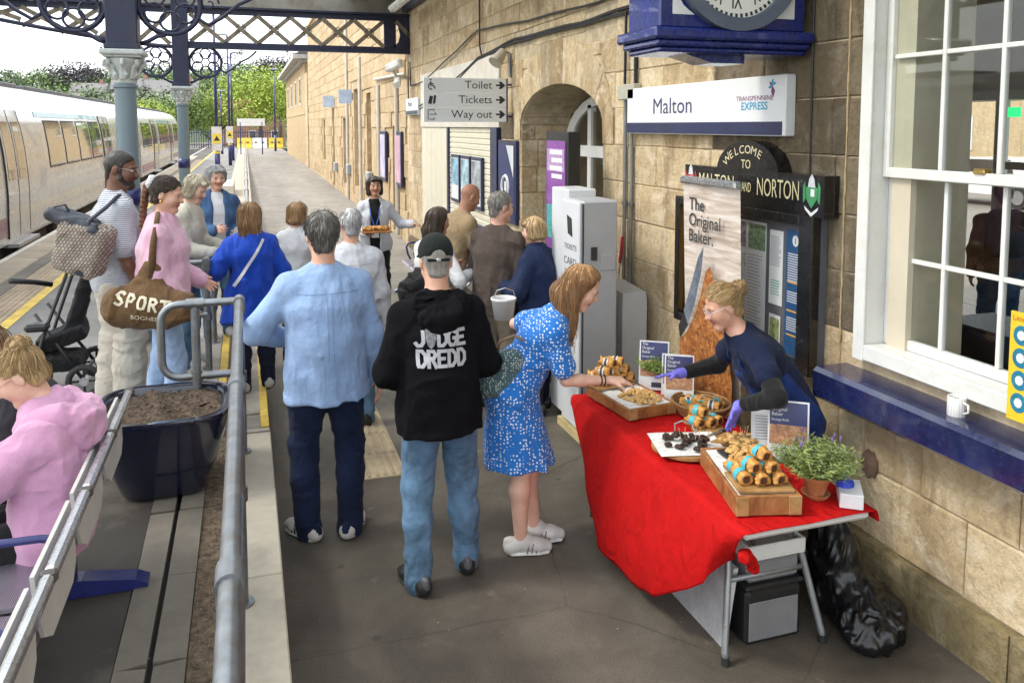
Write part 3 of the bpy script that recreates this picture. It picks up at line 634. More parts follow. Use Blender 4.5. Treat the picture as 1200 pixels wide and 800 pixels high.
# coping stones and paving rows along the platform edge
COP=M('coping_concrete',(.44,.37,.28),.85,.16,3,80,.25,world=True,dirt=(.27,.22,.16),ds=1.5,rand=.2)
TACT=M('buff_tactile_paving',(.46,.36,.25),.85,.14,3,80,.2,world=True,dirt=(.28,.22,.16),ds=2,rand=.2)
WHT=M('worn_white_paint',(.62,.59,.53),.75,.12,4,60,.2,world=True,dirt=(.35,.32,.28),ds=5)
cop=MB().box((0,0,0),(.52,.888,.09),None,.012).me('coping_stone',COP); tac=MB()
tac.box((0,0,-.02),(.392,.592,.04),None,.006)
for k in range(6): tac.box((-.16+k*.064,0,.003),(.028,.56,.008),None,.003)
tac=tac.me('tactile_slab',TACT); slab=MB().box((0,0,0),(.292,.588,.06),None,.008).me('paving_slab',CONC)
for k in range(60):
    link('coping_stone',cop,platform,(-3.28,4.4+k*.9,PZ-.02+random.uniform(-.002,.002)))
for k in range(80): link('tactile_slab',tac,platform,(-2.62,4.3+k*.6,PZ+.004+random.uniform(-.002,.002)))
for k in range(80): link('paving_slab',slab,platform,(-2.965-random.uniform(0,.004),4.5+k*.6,PZ-.02+random.uniform(-.003,.003)))
MB().add([(-3.5,-4,PZ+.03),(-3.42,-4,PZ+.03),(-3.42,82,PZ+.03),(-3.5,82,PZ+.03)],[(0,1,2,3)]).build('white_edge_line',WHT,platform)
# drain slabs, grit strip
dr=[]; y=1.2; i=0
while y<5.4:
    L=random.uniform(.62,.8)
    for x0,x1 in((-.515,-.402),(-.378,-.262)):
        mb=MB(); j=lambda:random.uniform(-.012,.012); z=PZ+.006+random.uniform(-.003,.003)
        mb.prism([(x0+j()*.3,y+.006+j()),(x1,y+.006+j()),(x1,y+L-.006+j()),(x0+j()*.3,y+L-.006+j())],(0,0,z),(1,0,0),(0,1,0),(0,0,-.06)); mb.build('drain_slab',CONC,platform)
    y+=L
MB().bx(-.405,-.375,1.2,5.5,PZ-.1,PZ-.055).build('drain_channel',M('black_silt',(.02,.018,.015),.9),platform)
MB().bx(-.52,-.40,-4,5.5,-.6,PZ-.06).bx(-.375,-.26,-4,5.5,-.6,PZ-.06).build('drain_bed',PLATN,platform)
MB().bx(-.26,-.1005,-4,5.5,-.6,PZ-.012).build('grit_strip',GRAV,platform)
mb=MB()   # loose grit grains
for k in range(2600):
    s=random.uniform(.002,.006); x=random.uniform(-.26,-.06); y=random.uniform(1.3,5.4); 
    if random.random()<.25: x=random.uniform(-1.2,.0) if random.random()<.5 else x
    a=random.random()*3; mb.add([(x+s*math.cos(a),y+s*math.sin(a),PZ-.01),(x+s*math.cos(a+2.1),y+s*math.sin(a+2.1),PZ-.01),(x+s*math.cos(a+4.2),y+s*math.sin(a+4.2),PZ-.01),(x,y,PZ-.01+s*1.2)],[(0,1,3),(1,2,3),(2,0,3)])
o=mb.build('loose_grit',M('pale_grit',(.32,.25,.17),.9,.5,40,rand=.7),platform); o['kind']='stuff'
# kerb beside the lowered walkway
kerb=MB().bx(-.10,KX-.012,-4,5.5,-.6,PZ-.03).build('kerb',CONC,kind='structure')
y=.9
for L in(.93,.96,.83,.9,.87):
    mb=MB(); j=random.uniform(-.003,.003); mb.bx(-.10,KX+j,y+.004,y+L-.004,PZ-.12,PZ+.035,.006); mb.build('kerb_stone',KERB,kerb); y+=L
mb=MB(); mb.prism([(5.41,PZ+.035),(5.41,-.02),(6.0,-.02),(6.0,.17)],(-.10,0,0),(0,1,0),(0,0,1),(.208,0,0)); mb.build('kerb_stone',KERB,kerb)
# steps between platform and walkway, yellow nosings
STEP=M('step_concrete',(.33,.30,.26),.85,.2,3,80,.3,world=True,dirt=(.16,.14,.12),ds=2)
steps=MB().bx(-.52,-.19,5.5,10.6,-.6,PZ).build('steps',STEP,kind='structure')
y=5.5
for k in range(6):
    L=.85; 
    if k>0: MB().bx(-.19,.10,y+.004,y+L-.004,-.1,.165,.006).build('tread_slab',STEP,steps)
    MB().bx(-.515,-.25,y+.004,y+L-.004,PZ-.05,PZ+.012,.005).build('landing_slab',STEP,steps); y+=L
MB().bx(-.19,.10,5.5,6.35,-.1,.150).build('tread_end',STEP,steps)
MB().bx(-.248,-.186,5.6,10.6,PZ-.05,PZ+.014,.004).build('yellow_nosing',YEL,steps); MB().bx(.055,.113,6.03,10.6,.05,.172,.004).build('yellow_nosing',YEL,steps)
# kerb beyond the steps
mb=MB()
for k in range(26):
    a,b=10.6+k*2.5,10.6+k*2.5+2.48; mb.bx(-.52,KX,a,b,-.6,PZ+.10)
mb.build('ramp_kerb',KERB,kind='structure')
# tactile panel in the walkway
tp=MB().bx(.7,.985,5.27,8.0,-.02,.003).build('tactile_strip',M('tactile_bed',(.33,.26,.17),.85,world=True),kind='structure')
TB=M('worn_buff_tactile',(.40,.32,.21),.85,.2,3,80,.2,world=True,dirt=(.2,.16,.11),ds=2,rand=.25)
for i in range(7):
    for k in range(1):
        mb=MB(); y=5.275+i*.39; mb.bx(.705,.98,y,y+.382,-.01,.008,.003)
        for q in range(5): mb.box((.735+q*.054,y+.191,.010),(.022,.35,.010),None,.003)
        mb.build('tactile_slab',TB,tp)
# ============================================================ STATION BUILDING
station=empty('station_building',(WX,6,0),'long sandstone station building with arched doorway and large white sash window','building')
def sp(mb,name,mat,smooth=False,par=None,**k):      # part of the building, built in world coordinates
    me=mb.me(name,mat,smooth); me.transform(Matrix.Translation((-WX,-6,0))); return link(name,me,par or station,**k)
ARCH=(6.56,8.82,2.30); AC=(6.56+8.82)/2; AR=(8.82-6.56)/2
def archz(y): d=abs(y-AC)/AR; return 2.35+.42*math.sqrt(max(0,1-d*d)) if d<1 else 0
WIN=(1.93,3.32,1.17,3.36)
core=MB()
for (y0,y1,z0,z1) in((-2,WIN[0],0,6),(WIN[0],WIN[1],0,WIN[2]),(WIN[0],WIN[1],WIN[3],6),(WIN[1],ARCH[0],0,6),(8.82,9.57,0,6),(9.57,14.25,2.32,6),(14.25,15.6,0,6)): core.bx(WX+.009,WX+.42,y0,y1,z0,z1)
n=64
for k in range(n):
    a=ARCH[0]+(ARCH[1]-ARCH[0])*k/n; b=ARCH[0]+(ARCH[1]-ARCH[0])*(k+1)/n; core.bx(WX+.012,WX+.62,a,b,min(archz(a+.002),archz(b-.002))+.0,6)
core.bx(WX+.42,WX+.62,8.82,9.2,0,3); sp(core,'wall_core',MORT)
def block(y0,y1,z0,z1,mat,pr=0,name='stone_block',x=WX,th=.05,ch=.007):
    """one ashlar block, uneven arris, its face at x"""
    j=lambda a=.004:random.uniform(-a,a); f=x+j(.003)-pr*.6; g=.003
    P=[(y0+g+j(),z0+g+j()),(y1-g+j(),z0+g+j()),(y1-g+j(),z1-g+j()),(y0+g+j(),z1-g+j())]; c=ch
    Q=[(P[0][0]+c,P[0][1]+c),(P[1][0]-c,P[1][1]+c),(P[2][0]-c,P[2][1]-c),(P[3][0]+c,P[3][1]-c)]
    V=[(f+j(.002),a,b) for a,b in Q]+[(f+.007,a,b) for a,b in P]+[(x+th,a,b) for a,b in P]
    Fc=[(0,3,2,1)]+[(i,(i+1)%4,4+(i+1)%4,4+i) for i in range(4)]+[(4+i,4+(i+1)%4,8+(i+1)%4,8+i) for i in range(4)]
    return V,Fc
rows=[.25,.60,.955,1.27,1.58,1.88,2.19,2.50,2.80,3.10,3.42,3.74,4.06,4.38,4.70,5.1]
def vis_top(y): return 3.05 if y<4.6 else 3.05+(y-4.6)*.17
rest=MB(); nb=0
for ri in range(len(rows)-1):
    z0,z1=rows[ri],rows[ri+1]; y=1.45+random.uniform(0,.3); segs=[]
    while y<15.55:
        L=random.uniform(.38,.98); segs.append([y,min(y+L,15.6)]); y+=L
    cuts=[(WIN[0],WIN[1]) if (z1>1.0 and z0<WIN[3]) else None, (9.57,14.25) if z0<3.27 else None, None]
    jn=3.50
    out=[]
    for a,b in segs:
        pcs=[(a,b)]
        for e in (jn,):
            pcs=[q for (c,d) in pcs for q in (((c,e),(e,d)) if c+.04<e<d-.04 else ((c,d),))]
        out+=pcs
    for a,b in out:
        pcs=[(a,b)]
        for c in cuts:
            if c:
                n2=[]
                for s,e in pcs:
                    if e<=c[0] or s>=c[1]: n2.append((s,e))
                    else:
                        if s<c[0]-.05: n2.append((s,c[0]))
                        if e>c[1]+.05: n2.append((c[1],e))
                pcs=n2
        # doorway: trim block ends to the arch
        if z0<2.35:
            n2=[]
            for s,e in pcs:
                if e<=ARCH[0] or s>=ARCH[1]: n2.append((s,e))
                else:
                    if s<ARCH[0]-.05: n2.append((s,ARCH[0]))
                    if e>ARCH[1]+.05: n2.append((ARCH[1],e))
            pcs=n2
        for s,e in pcs:
            if e-s<.05: continue
            # ring of voussoirs takes the place of coursed stone round the arch
            if z1>2.2 and z0<3.12 and s<9.0 and e>6.36:
                if z0>=2.19: 
                    if s<6.3: e=6.32
                    elif e>9.06: s=9.06
                    else: continue
                    if e-s<.06: continue
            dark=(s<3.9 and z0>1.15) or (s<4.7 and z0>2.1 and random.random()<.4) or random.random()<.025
            V,Fc=block(s,e,z0,z1,None,pr=random.uniform(0,.006))
            if z0>vis_top((s+e)/2)+.35 or e<2.2 : rest.add(V,Fc); continue
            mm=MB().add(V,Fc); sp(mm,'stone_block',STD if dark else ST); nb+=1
# voussoirs of the flat segmental arch
nv=11
for k in range(nv):
    t0,t1=math.pi*(1-k/nv),math.pi*(1-(k+1)/nv)
    def pt(t,o): return (AC+(AR+o*.22)*math.cos(t)*1.0, 2.35+(.42+o*.45)*math.sin(t)+ (0 if o==0 else .0))
    P=[pt(t0,0),pt((t0+t1)/2,0),pt(t1,0),pt(t1,1),pt((t0+t1)/2,1),pt(t0,1)]
    if k==0: P[5]=(P[5][0],2.19); P[0]=(P[0][0],2.19)
    if k==nv-1: P[3]=(P[3][0],2.19); P[2]=(P[2][0],2.19)
    c=(sum(p[0] for p in P)/6,sum(p[1] for p in P)/6); P=[(c[0]+(p[0]-c[0])*.985,c[1]+(p[1]-c[1])*.98) for p in P]
    sp(MB().prism([(p[0],p[1]) for p in P],(WX-.004-random.uniform(0,.006),0,0),(0,1,0),(0,0,1),(.3,0,0)),'arch_stone',ST)
# spandrel fill either side/above the voussoirs
for (a,b,z0,z1) in((6.32,6.44,2.5,2.8),(6.32,6.62,2.8,3.1),(6.62,6.98,2.98,3.1),(8.94,9.06,2.5,2.8),(8.76,9.06,2.8,3.1),(8.4,8.76,2.98,3.1),(6.32,6.34,2.2,2.5),(9.04,9.06,2.2,2.5)):
    V,Fc=block(a,b,z0,z1,None); sp(MB().add(V,Fc),'stone_block',ST)
for a,b in((6.98,7.7),(7.7,8.4)):
    V,Fc=block(a,b,3.215,3.42,None,pr=-.006); rest.add(V,Fc)
# door jamb stones (far reveal faces the camera)
for i in range(len(rows)-1):
    z0,z1=rows[i],min(rows[i+1],2.36)
    if z0>2.3: break
    xs=[WX+.002,WX+.25+random.uniform(-.08,.08),WX+.61]
    for a,b in((xs[0],xs[1]),(xs[1],xs[2])):
        mm=MB(); mm.bx(a+.004,b-.004,8.80+random.uniform(-.003,.003),8.86,z0+.004,z1-.004,.008); sp(mm,'jamb_stone',ST)
o=sp(rest,'upper_stone_blocks',ST); o['kind']='stuff'
# plinth
y=1.2
while y<15.4:
    L=random.uniform(.7,1.2); e=min(y+L,15.5)
    for a,b in(((y,e),) if not (y<ARCH[1] and e>ARCH[0]) and not (y<14.25 and e>9.57) else tuple(q for q in ((y,ARCH[0]),(ARCH[1],min(e,9.57)),(14.25,e)) if q[1]-q[0]>.1 and q[0]>=y-.01 and q[1]<=e+.01)):
        V,Fc=block(a,b,-.02,.25,None,x=WX-.055,th=.1,ch=.02); sp(MB().add(V,Fc),'plinth_stone',STP)
    y+=L
# pale ragged mortar line on the quoin joint
L_=[(3.50-random.uniform(.002,.009),1.2+k*.045) for k in range(46)]+[(3.50+random.uniform(.002,.009),1.2+(45-k)*.045) for k in range(46)]
sp(MB().prism(L_,(WX-.006,0,0),(0,1,0),(0,0,1),(.02,0,0)),'pale_mortar_joint',M('pale_mortar',(.36,.27,.155),.95,.2,20,80,.5))
sp(MB().tube([(WX-.012,3.78,1.0),(WX-.012,3.775,2),(WX-.012,3.78,3.3)],.006,5),'cable',M('black_cable',(.02,.02,.022),.5))
# ---- sash window
WP=M('white_gloss_paint',(.68,.68,.66),.35,.04,4,30,.08,world=True,dirt=(.6,.58,.52),ds=6)
wx=WX+.05
win=sp(MB().bx(wx-.09,wx+.1,WIN[1]-.04,WIN[1]+.0,1.16,3.36,.006),'window',WP)
def wp(mb,name,mat,smooth=False,**k): return sp(mb,name,mat,smooth,win,**k)
wp(MB().bx(wx-.09,wx+.1,WIN[0],WIN[0]+.04,1.16,3.36,.006),'frame_side',WP)
wp(MB().bx(wx-.10,wx+.1,WIN[0]+.0402,WIN[1]-.0402,1.165,1.245,.006),'frame_sill',WP); wp(MB().bx(wx-.09,wx+.1,WIN[0]+.0402,WIN[1]-.0402,3.28,3.36,.006),'frame_head',WP)
wp(MB().bx(wx-.105,wx-.0902,WIN[1]-.045,WIN[1]+.03,1.16,3.4,.004),'architrave',WP)
y0,y1=WIN[0]+.0405,WIN[1]-.0405
GL=glassmat('window_glass',(.93,.95,.94),.07)
def sash(x,za,zb,name):
    wp(MB().bx(x-.02,x+.02,y0,y0+.04,za,zb,.004),'sash_stile',WP); wp(MB().bx(x-.02,x+.02,y1-.04,y1,za,zb,.004),'sash_stile',WP)
    wp(MB().bx(x-.0195,x+.0195,y0+.0402,y1-.0402,za,za+.05,.004),'sash_rail',WP); wp(MB().bx(x-.0195,x+.0195,y0+.0402,y1-.0402,zb-.045,zb,.004),'sash_rail',WP)
    a,b=y0+.04,y1-.04; zi=(za+zb)/2
    for k in(1,2,3): yy=a+(b-a)*k/4; wp(MB().bx(x-.014,x+.014,yy-.011,yy+.011,za+.0502,zb-.0452,.003),'glazing_bar',WP)
    for k in range(4):
        c,d=a+(b-a)*k/4+.0112,a+(b-a)*(k+1)/4-.0112
        wp(MB().bx(x-.0135,x+.0135,c,d,zi-.011,zi+.011,.003),'glazing_bar',WP)
        for p,q in((za+.051,zi-.0112),(zi+.0112,zb-.046)): wp(MB().bx(x-.002,x+.002,c-.003,d+.003,p-.002,q+.002),'pane',GL)
sash(wx+.0,2.095,3.278,'u'); sash(wx+.045,1.247,2.135,'l')
wp(MB().bx(wx-.03,wx+.02,2.68,2.74,2.14,2.165,.005),'sash_catch',M('brass',(.6,.42,.15),.3,.1,metal=1))
SILL=M('navy_gloss_paint',(.012,.018,.075),.22,.25,5,35,.12,coat=.6,world=True,dirt=(.045,.05,.1),ds=7)
mb=MB().bx(WX-.21,WX+.04,1.5,3.47,.935,1.10,.02); sp(mb,'window_sill',SILL)
# room behind the window
RM=M('cream_room_wall',(.55,.49,.38),.9,.06,2,30,.05,world=True); RD=M('room_floor',(.12,.1,.08),.6)
rm=MB(); rm.bx(WX+.42,9,-1.5,-1.4,0,3.6); rm.bx(WX+.42,7.6,-1.4,9.2,3.5,3.6); rm.bx(WX+.63,9,9.21,9.3,0,3.6)
for (a,b,z0,z1) in((-1.4,.2,0,3.5),(3.9,5.75,0,3.5),(.2,3.9,0,.9),(.2,3.9,2.9,3.5),(7.35,9.2,0,3.5),(5.75,7.35,2.62,3.5)): rm.bx(7.6,7.9,a,b,z0,z1)  # includes an unseen opening in the back wall, added to light the room
sp(rm,'room_wall',RM); sp(MB().bx(WX+.02,9,-1.4,9.2,-.1,.012),'room_floor',RD)
for y in(5.75,6.5,7.3): sp(MB().bx(7.5,7.599,y-.04,y+.05,.02,2.62),'inner_doorway_frame',WP)
sp(MB().bx(7.49,7.598,5.7,7.4,2.62,2.72),'inner_doorway_frame',WP); sp(MB().bx(7.51,7.59,5.8,6.455,1.9,1.98),'inner_doorway_rail',WP)
sp(MB().bx(WX+.06,WX+.42,3.12,3.24,1.2,3.4),'window_reveal',RM)
sp(MB().bx(4.2,4.7,1.2,4.05,.02,1.12,.02),'counter',M('dark_counter',(.035,.028,.024),.4))
sp(MB().bx(7.46,7.49,6.24,6.40,2.44,2.54),'exit_sign',emit('exit_green',(.02,.45,.12),1.2))
# ---- door inside the arch
dx=WX+.5
dm=MB()
for k in range(12):
    t0,t1=math.pi*k/12,math.pi*(k+1)/12; r1,r2=.95,1.05
    dm.prism([(AC+AR*r2*.86*math.cos(t),2.1+.55*r2*math.sin(t)) for t in(t0,t1)]+[(AC+AR*r1*.78*math.cos(t),2.1+.5*r1*math.sin(t)) for t in(t1,t0)],(dx,0,0),(0,1,0),(0,0,1),(.06,0,0))
for y in(AC-.93,AC-.32,AC+.32,AC+.93): dm.bx(dx,dx+.06,y-.045,y+.045,0.03,2.1+.5*math.sqrt(max(0,1-((y-AC)/.98)**2)))
dm.bx(dx-.01,dx+.07,AC-.95,AC+.95,2.02,2.14); dm.bx(dx+.005,dx+.055,AC-.93,AC+.93,.9,1.02); dm.bx(dx+.005,dx+.055,AC-.93,AC+.93,.03,.25)
door=sp(dm,'door',WP)
sp(MB().bx(dx+.025,dx+.03,AC-.93,AC+.93,.2,2.02),'pane',GL,par=door) if False else None
me=MB().bx(dx+.025,dx+.03,AC-.9,AC+.9,.25,2.5).me('pane',glassmat('door_glass',(.75,.72,.66),.12)); me.transform(Matrix.Translation((-WX,-6,0))); link('pane',me,door)
me=MB().bx(dx-.03,dx,AC-.1,AC-.02,1.95,2.01).me('door_closer',M('black_plastic',(.02,.02,.02),.4)); me.transform(Matrix.Translation((-WX,-6,0))); link('door_closer',me,door)
sp(MB().bx(dx+.01,dx+.055,AC-.86,AC-.36,.04,2.01,.004),'door_leaf',WP,par=None); sp(MB().bx(dx-.004,dx+.009,AC-.78,AC-.44,.25,.95,.004),'door_leaf_panel',WP)
# ---- ticket-hall front with white fascia, cream boarding and roller shutter
CR=M('cream_boarding',(.66,.61,.48),.6,.06,3,30,.08,world=True,dirt=(.5,.44,.33),ds=3); NV=M('navy_paint',(.012,.018,.07),.35,.2,5,30,.08,coat=.2,world=True)
FAS=M('off_white_render',(.62,.58,.51),.8,.1,2,40,.15,world=True,dirt=(.45,.38,.28),ds=2)
sp(MB().bx(WX-.03,WX+.05,9.57,14.25,2.33,3.24,.004),'fascia',FAS); sp(MB().bx(WX+.04,WX+.4,9.57,14.25,.02,.9),'hall_front_base',CR)
for k in range(5): a=12.35+k*.38; sp(MB().bx(WX-.01,WX+.04,a+.004,a+.376,.02,2.329,.006),'board',CR)
sp(MB().bx(WX-.02,WX+.05,12.25,12.35,.02,2.329),'frame_post',NV); sp(MB().bx(WX-.06,WX+.05,9.571,9.85,.02,2.329,.004),'frame_post',NV); sp(MB().bx(WX-.02,WX+.05,9.852,12.248,.9,1.0),'shutter_cill',NV)
for k in range(17): sp(MB().bx(WX+.005,WX+.035,9.86,12.24,1.005+k*.078,1.005+k*.078+.074,.012),'shutter_slat',CR)
mb=MB().bx(WX-.02,WX+.0,9.86,12.24,.03,.895); sp(mb,'lower_shutter',CR)
for k in range(11): sp(MB().bx(WX-.032,WX-.0205,9.87,12.23,.05+k*.076,.05+k*.076+.07,.008),'shutter_slat',CR)
sp(MB().bx(WX+.05,WX+.42,14.0,14.26,0,2.33),'return_wall',ST)
# ============================================================ RAILINGS
GALV=M('galvanised_steel',(.25,.265,.28),.42,.18,14,50,.12,metal=.85,dirt=(.2,.17,.13),ds=9)
def arcpts(c,r,a0,a1,ax,ay,n=6):
    c,ax,ay=Vector(c),Vector(ax),Vector(ay); return [c+ax*(r*math.cos(a0+(a1-a0)*k/n))+ay*(r*math.sin(a0+(a1-a0)*k/n)) for k in range(n+1)]
def railing(name,label,y0,y1,posts,x=0.0,top=1.30,mid=.84,base=PZ+.035,endloop=None,r=.0255):
    E=empty(name,(x,y0,base),label,'railing')
    def P(mb,n): 
        me=mb.me(n,GALV); autosmooth(me,50); me.transform(Matrix.Translation((-x,-y0,-base))); return link(n,me,E)
    P(MB().tube([(x,y0,top),(x,y1,top)],r,14),'top_rail'); P(MB().tube([(x,y0,mid),(x,y1,mid)],r*.92,14),'middle_rail')
    for y in posts:
        P(MB().cyl((x,y,base),(x,y,top),r,n=14),'post'); P(MB().cyl((x,y-.045,top),(x,y+.045,top),r*1.32,n=14).cyl((x,y,top-.075),(x,y,top),r*1.32,n=14),'tee_fitting')
        P(MB().cyl((x,y,mid-.03),(x,y,mid+.03),r*1.3,n=14),'collar'); P(MB().cyl((x,y,base-.002),(x,y,base+.012),r*1.9,n=14),'base_plate')
    if endloop:
        ye,xl,xp=endloop; zr=.10
        L=[Vector((x,ye-.0,top))]+[Vector((xl+zr,ye,top))]+arcpts((xl+zr,ye,top-zr),zr,math.pi/2,math.pi,(1,0,0),(0,0,1))+arcpts((xl+zr,ye,mid+zr+.02),zr,math.pi,1.5*math.pi,(1,0,0),(0,0,1))+[Vector((x,ye,mid+.02))]
        P(MB().tube(L,r*.9,14),'end_loop'); P(MB().cyl((xp,ye,base-.03),(xp,ye,top),r,n=14),'post'); P(MB().cyl((xp-.05,ye,top),(xp+.05,ye,top),r*1.25,n=14),'tee_fitting'); P(MB().cyl((xp,ye,mid-.01),(xp,ye,mid+.05),r*1.3,n=14),'collar')
    return E
railing('handrail','near galvanised handrail on the pale kerb with loop end beside the navy planter',.6,5.12,(.95,1.93,3.42,5.08),x=-.06,endloop=(5.1,-.50,-.31))
railing('handrail','far galvanised handrail running from the steps up the ramp kerb',10.65,74,[10.7]+[13+2.5*k for k in range(24)],base=PZ+.1,top=1.36,endloop=(10.7,-.75,-.5))
railing('handrail','short galvanised handrail beside the steps under the cream-jacketed woman',6.75,7.95,(6.8,7.9),x=-.32,top=1.28,mid=.84,base=PZ+.012,endloop=(6.78,-.62,-.6))
# ============================================================ PLANTERS
NPL=M('navy_planter_gloss',(.008,.011,.028),.18,.2,3,30,.04,coat=.8)
SOIL=M('bark_soil',(.09,.06,.04),.95,.6,30,45,1.,bd=.03,dirt=(.2,.15,.1),ds=25)
def planter(loc,w,hh,label,soil=True):
    E=empty('planter',loc,label,'planter')
    pr=[(w*.285,0),(w*.315,.02),(w*.39,hh*.35),(w*.475,hh*.75),(w*.5,hh*.93),(w*.505,hh*.97),(w*.5,hh),(w*.45,hh),(w*.435,hh*.98),(w*.42,hh*.86)]
    me=MB().lathe(pr,n=56,squash=4.2).me('pot',NPL); autosmooth(me,45); link('pot',me,E)
    def sf(a,b):
        t=a*2*math.pi; x,y=math.cos(t),math.sin(t); q=(abs(x)**4.2+abs(y)**4.2)**(-1/4.2); r=b*w*.428; return (r*x*q,r*y*q,hh*.925+.012*math.sin(9*x*b+4*y)+random.uniform(-.008,.008))
    me=MB().grid(sf,48,12).me('soil',SOIL,True); link('soil',me,E)
    mb=MB()
    for k in range(420):
        a=random.random()*6.28; b=math.sqrt(random.random())*w*.42; s=random.uniform(.006,.02); x,y=b*math.cos(a),b*math.sin(a); R=Matrix.Rotation(random.random()*3,3,'Z')@Matrix.Rotation(random.uniform(-.6,.6),3,'X'); mb.box((x,y,hh*.93+.006),(s,s*.4,s*.25),R)
    o=mb.build('bark_chips',M('bark_chip',(.16,.11,.07),.9,.5,30,rand=.6),E); o['kind']='stuff'
    return E
planter((-.47,4.83,PZ+.006),.70,.47,'large glossy navy planter full of bare soil beside the near handrail')
planter((2.1,7.25,0.0),.5,.46,'small navy planter standing behind the brown-jumper man')
# ============================================================ METAL BENCHES
STEEL=M('brushed_steel',(.55,.56,.58),.3,.12,10,120,.08,metal=.9); NVM=M('navy_metal',(.012,.016,.11),.35,.15,8,40,.05,coat=.3)
def perf_mat():
    m=bpy.data.materials.new('perforated_steel'); t,b=nodes(m); v=coordn(t,scale=(34,34,34)); vo=t.nodes.new('ShaderNodeTexVoronoi'); vo.voronoi_dimensions='2D'; vo.inputs['Randomness'].default_value=0; t.links.new(v,vo.inputs['Vector'])
    f=maprange(t,vo.outputs['Distance'],.30,.35,0,1); t.links.new(mixc(t,f,(.01,.01,.014),(.46,.43,.50)),b.inputs['Base Color']); t.links.new(maprange(t,f,0,1,0,.8),b.inputs['Metallic']); b.inputs['Roughness'].default_value=.38; bump(t,b,f,.4,.004); return m
PERF=perf_mat()
def bench(name,label,loc,rz,n,sw=.56,legs=True):
    """row of perforated seats: local x along the row, +y the way the sitter faces"""
    E=empty(name,loc,label,'bench',None,rz)
    L=n*sw
    for k in range(n):
        cx=(k+.5)*sw
        prof=[(-.02,.80),(.0,.80),(.06,.55),(.10,.455),(.14,.425),(.45,.43),(.50,.425),(.515,.40),(.50,.405),(.46,.415),(.14,.410),(.09,.44),(.045,.54)]
        mb=MB(); mb.prism(prof,(cx-sw*.46,-.0,0),(0,1,0),(0,0,1),(sw*.92,0,0)); link('seat',autosmooth(mb.me('seat',PERF),35),E)
        link('back_edge',MB().box((cx,-.02,.805),(sw*.94,.032,.026),None,.009).me('back_edge',STEEL),E)
        hw=sw*.45; link('back_panel',MB().prism([(-hw,.79),(-hw,.66),(-hw*.9,.60),(-hw*.6,.56),(hw*.6,.56),(hw*.9,.60),(hw,.66),(hw,.79)],(cx,-.028,0),(1,0,0),(0,.08,1),(0,-.012,0)).me('back_panel',M('light_grey_steel',(.5,.48,.45),.5,.08,5,60,.1)),E)
    for k in range(n+1):
        x=k*sw; 
        link('bracket',MB().box((x,-.02,.80),(.026,.044,.036),None,.008).me('bracket',M('dark_fitting',(.08,.07,.06),.5)),E)
        a=[(x,.02,.64),(x,.12,.66),(x,.36,.665),(x,.42,.65),(x,.44,.60),(x,.42,.5),(x,.38,.42)]; link('armrest',MB().tube(a,.014,8).me('armrest',NVM,True),E)
    link('beam',MB().box((L/2,.22,.37),(L,.06,.06),None,.008).me('beam',STEEL),E)
    for x in(.22,L-.22):
        mb=MB().box((x,.22,.2),(.06,.07,.32),None,.008); link('leg',mb.me('leg',NVM),E); link('foot',MB().prism([(-.16,0),(.6,0),(.6,.02),(.56,.045),(.3,.075),(.1,.075),(-.11,.045),(-.16,.02)],(x-.045,.06,0),(0,1,0),(0,0,1),(.09,0,0)).me('foot',NVM),E)
    return E
bench('bench','perforated silver bench with navy armrests carrying the two seated girls',(-.555,1.86,PZ+.004),rad(90),4,.535)
bench('bench','steel row of seats against the cream shutter beyond the dark-haired woman',(2.62,9.3,0.0),rad(90),4,.56)
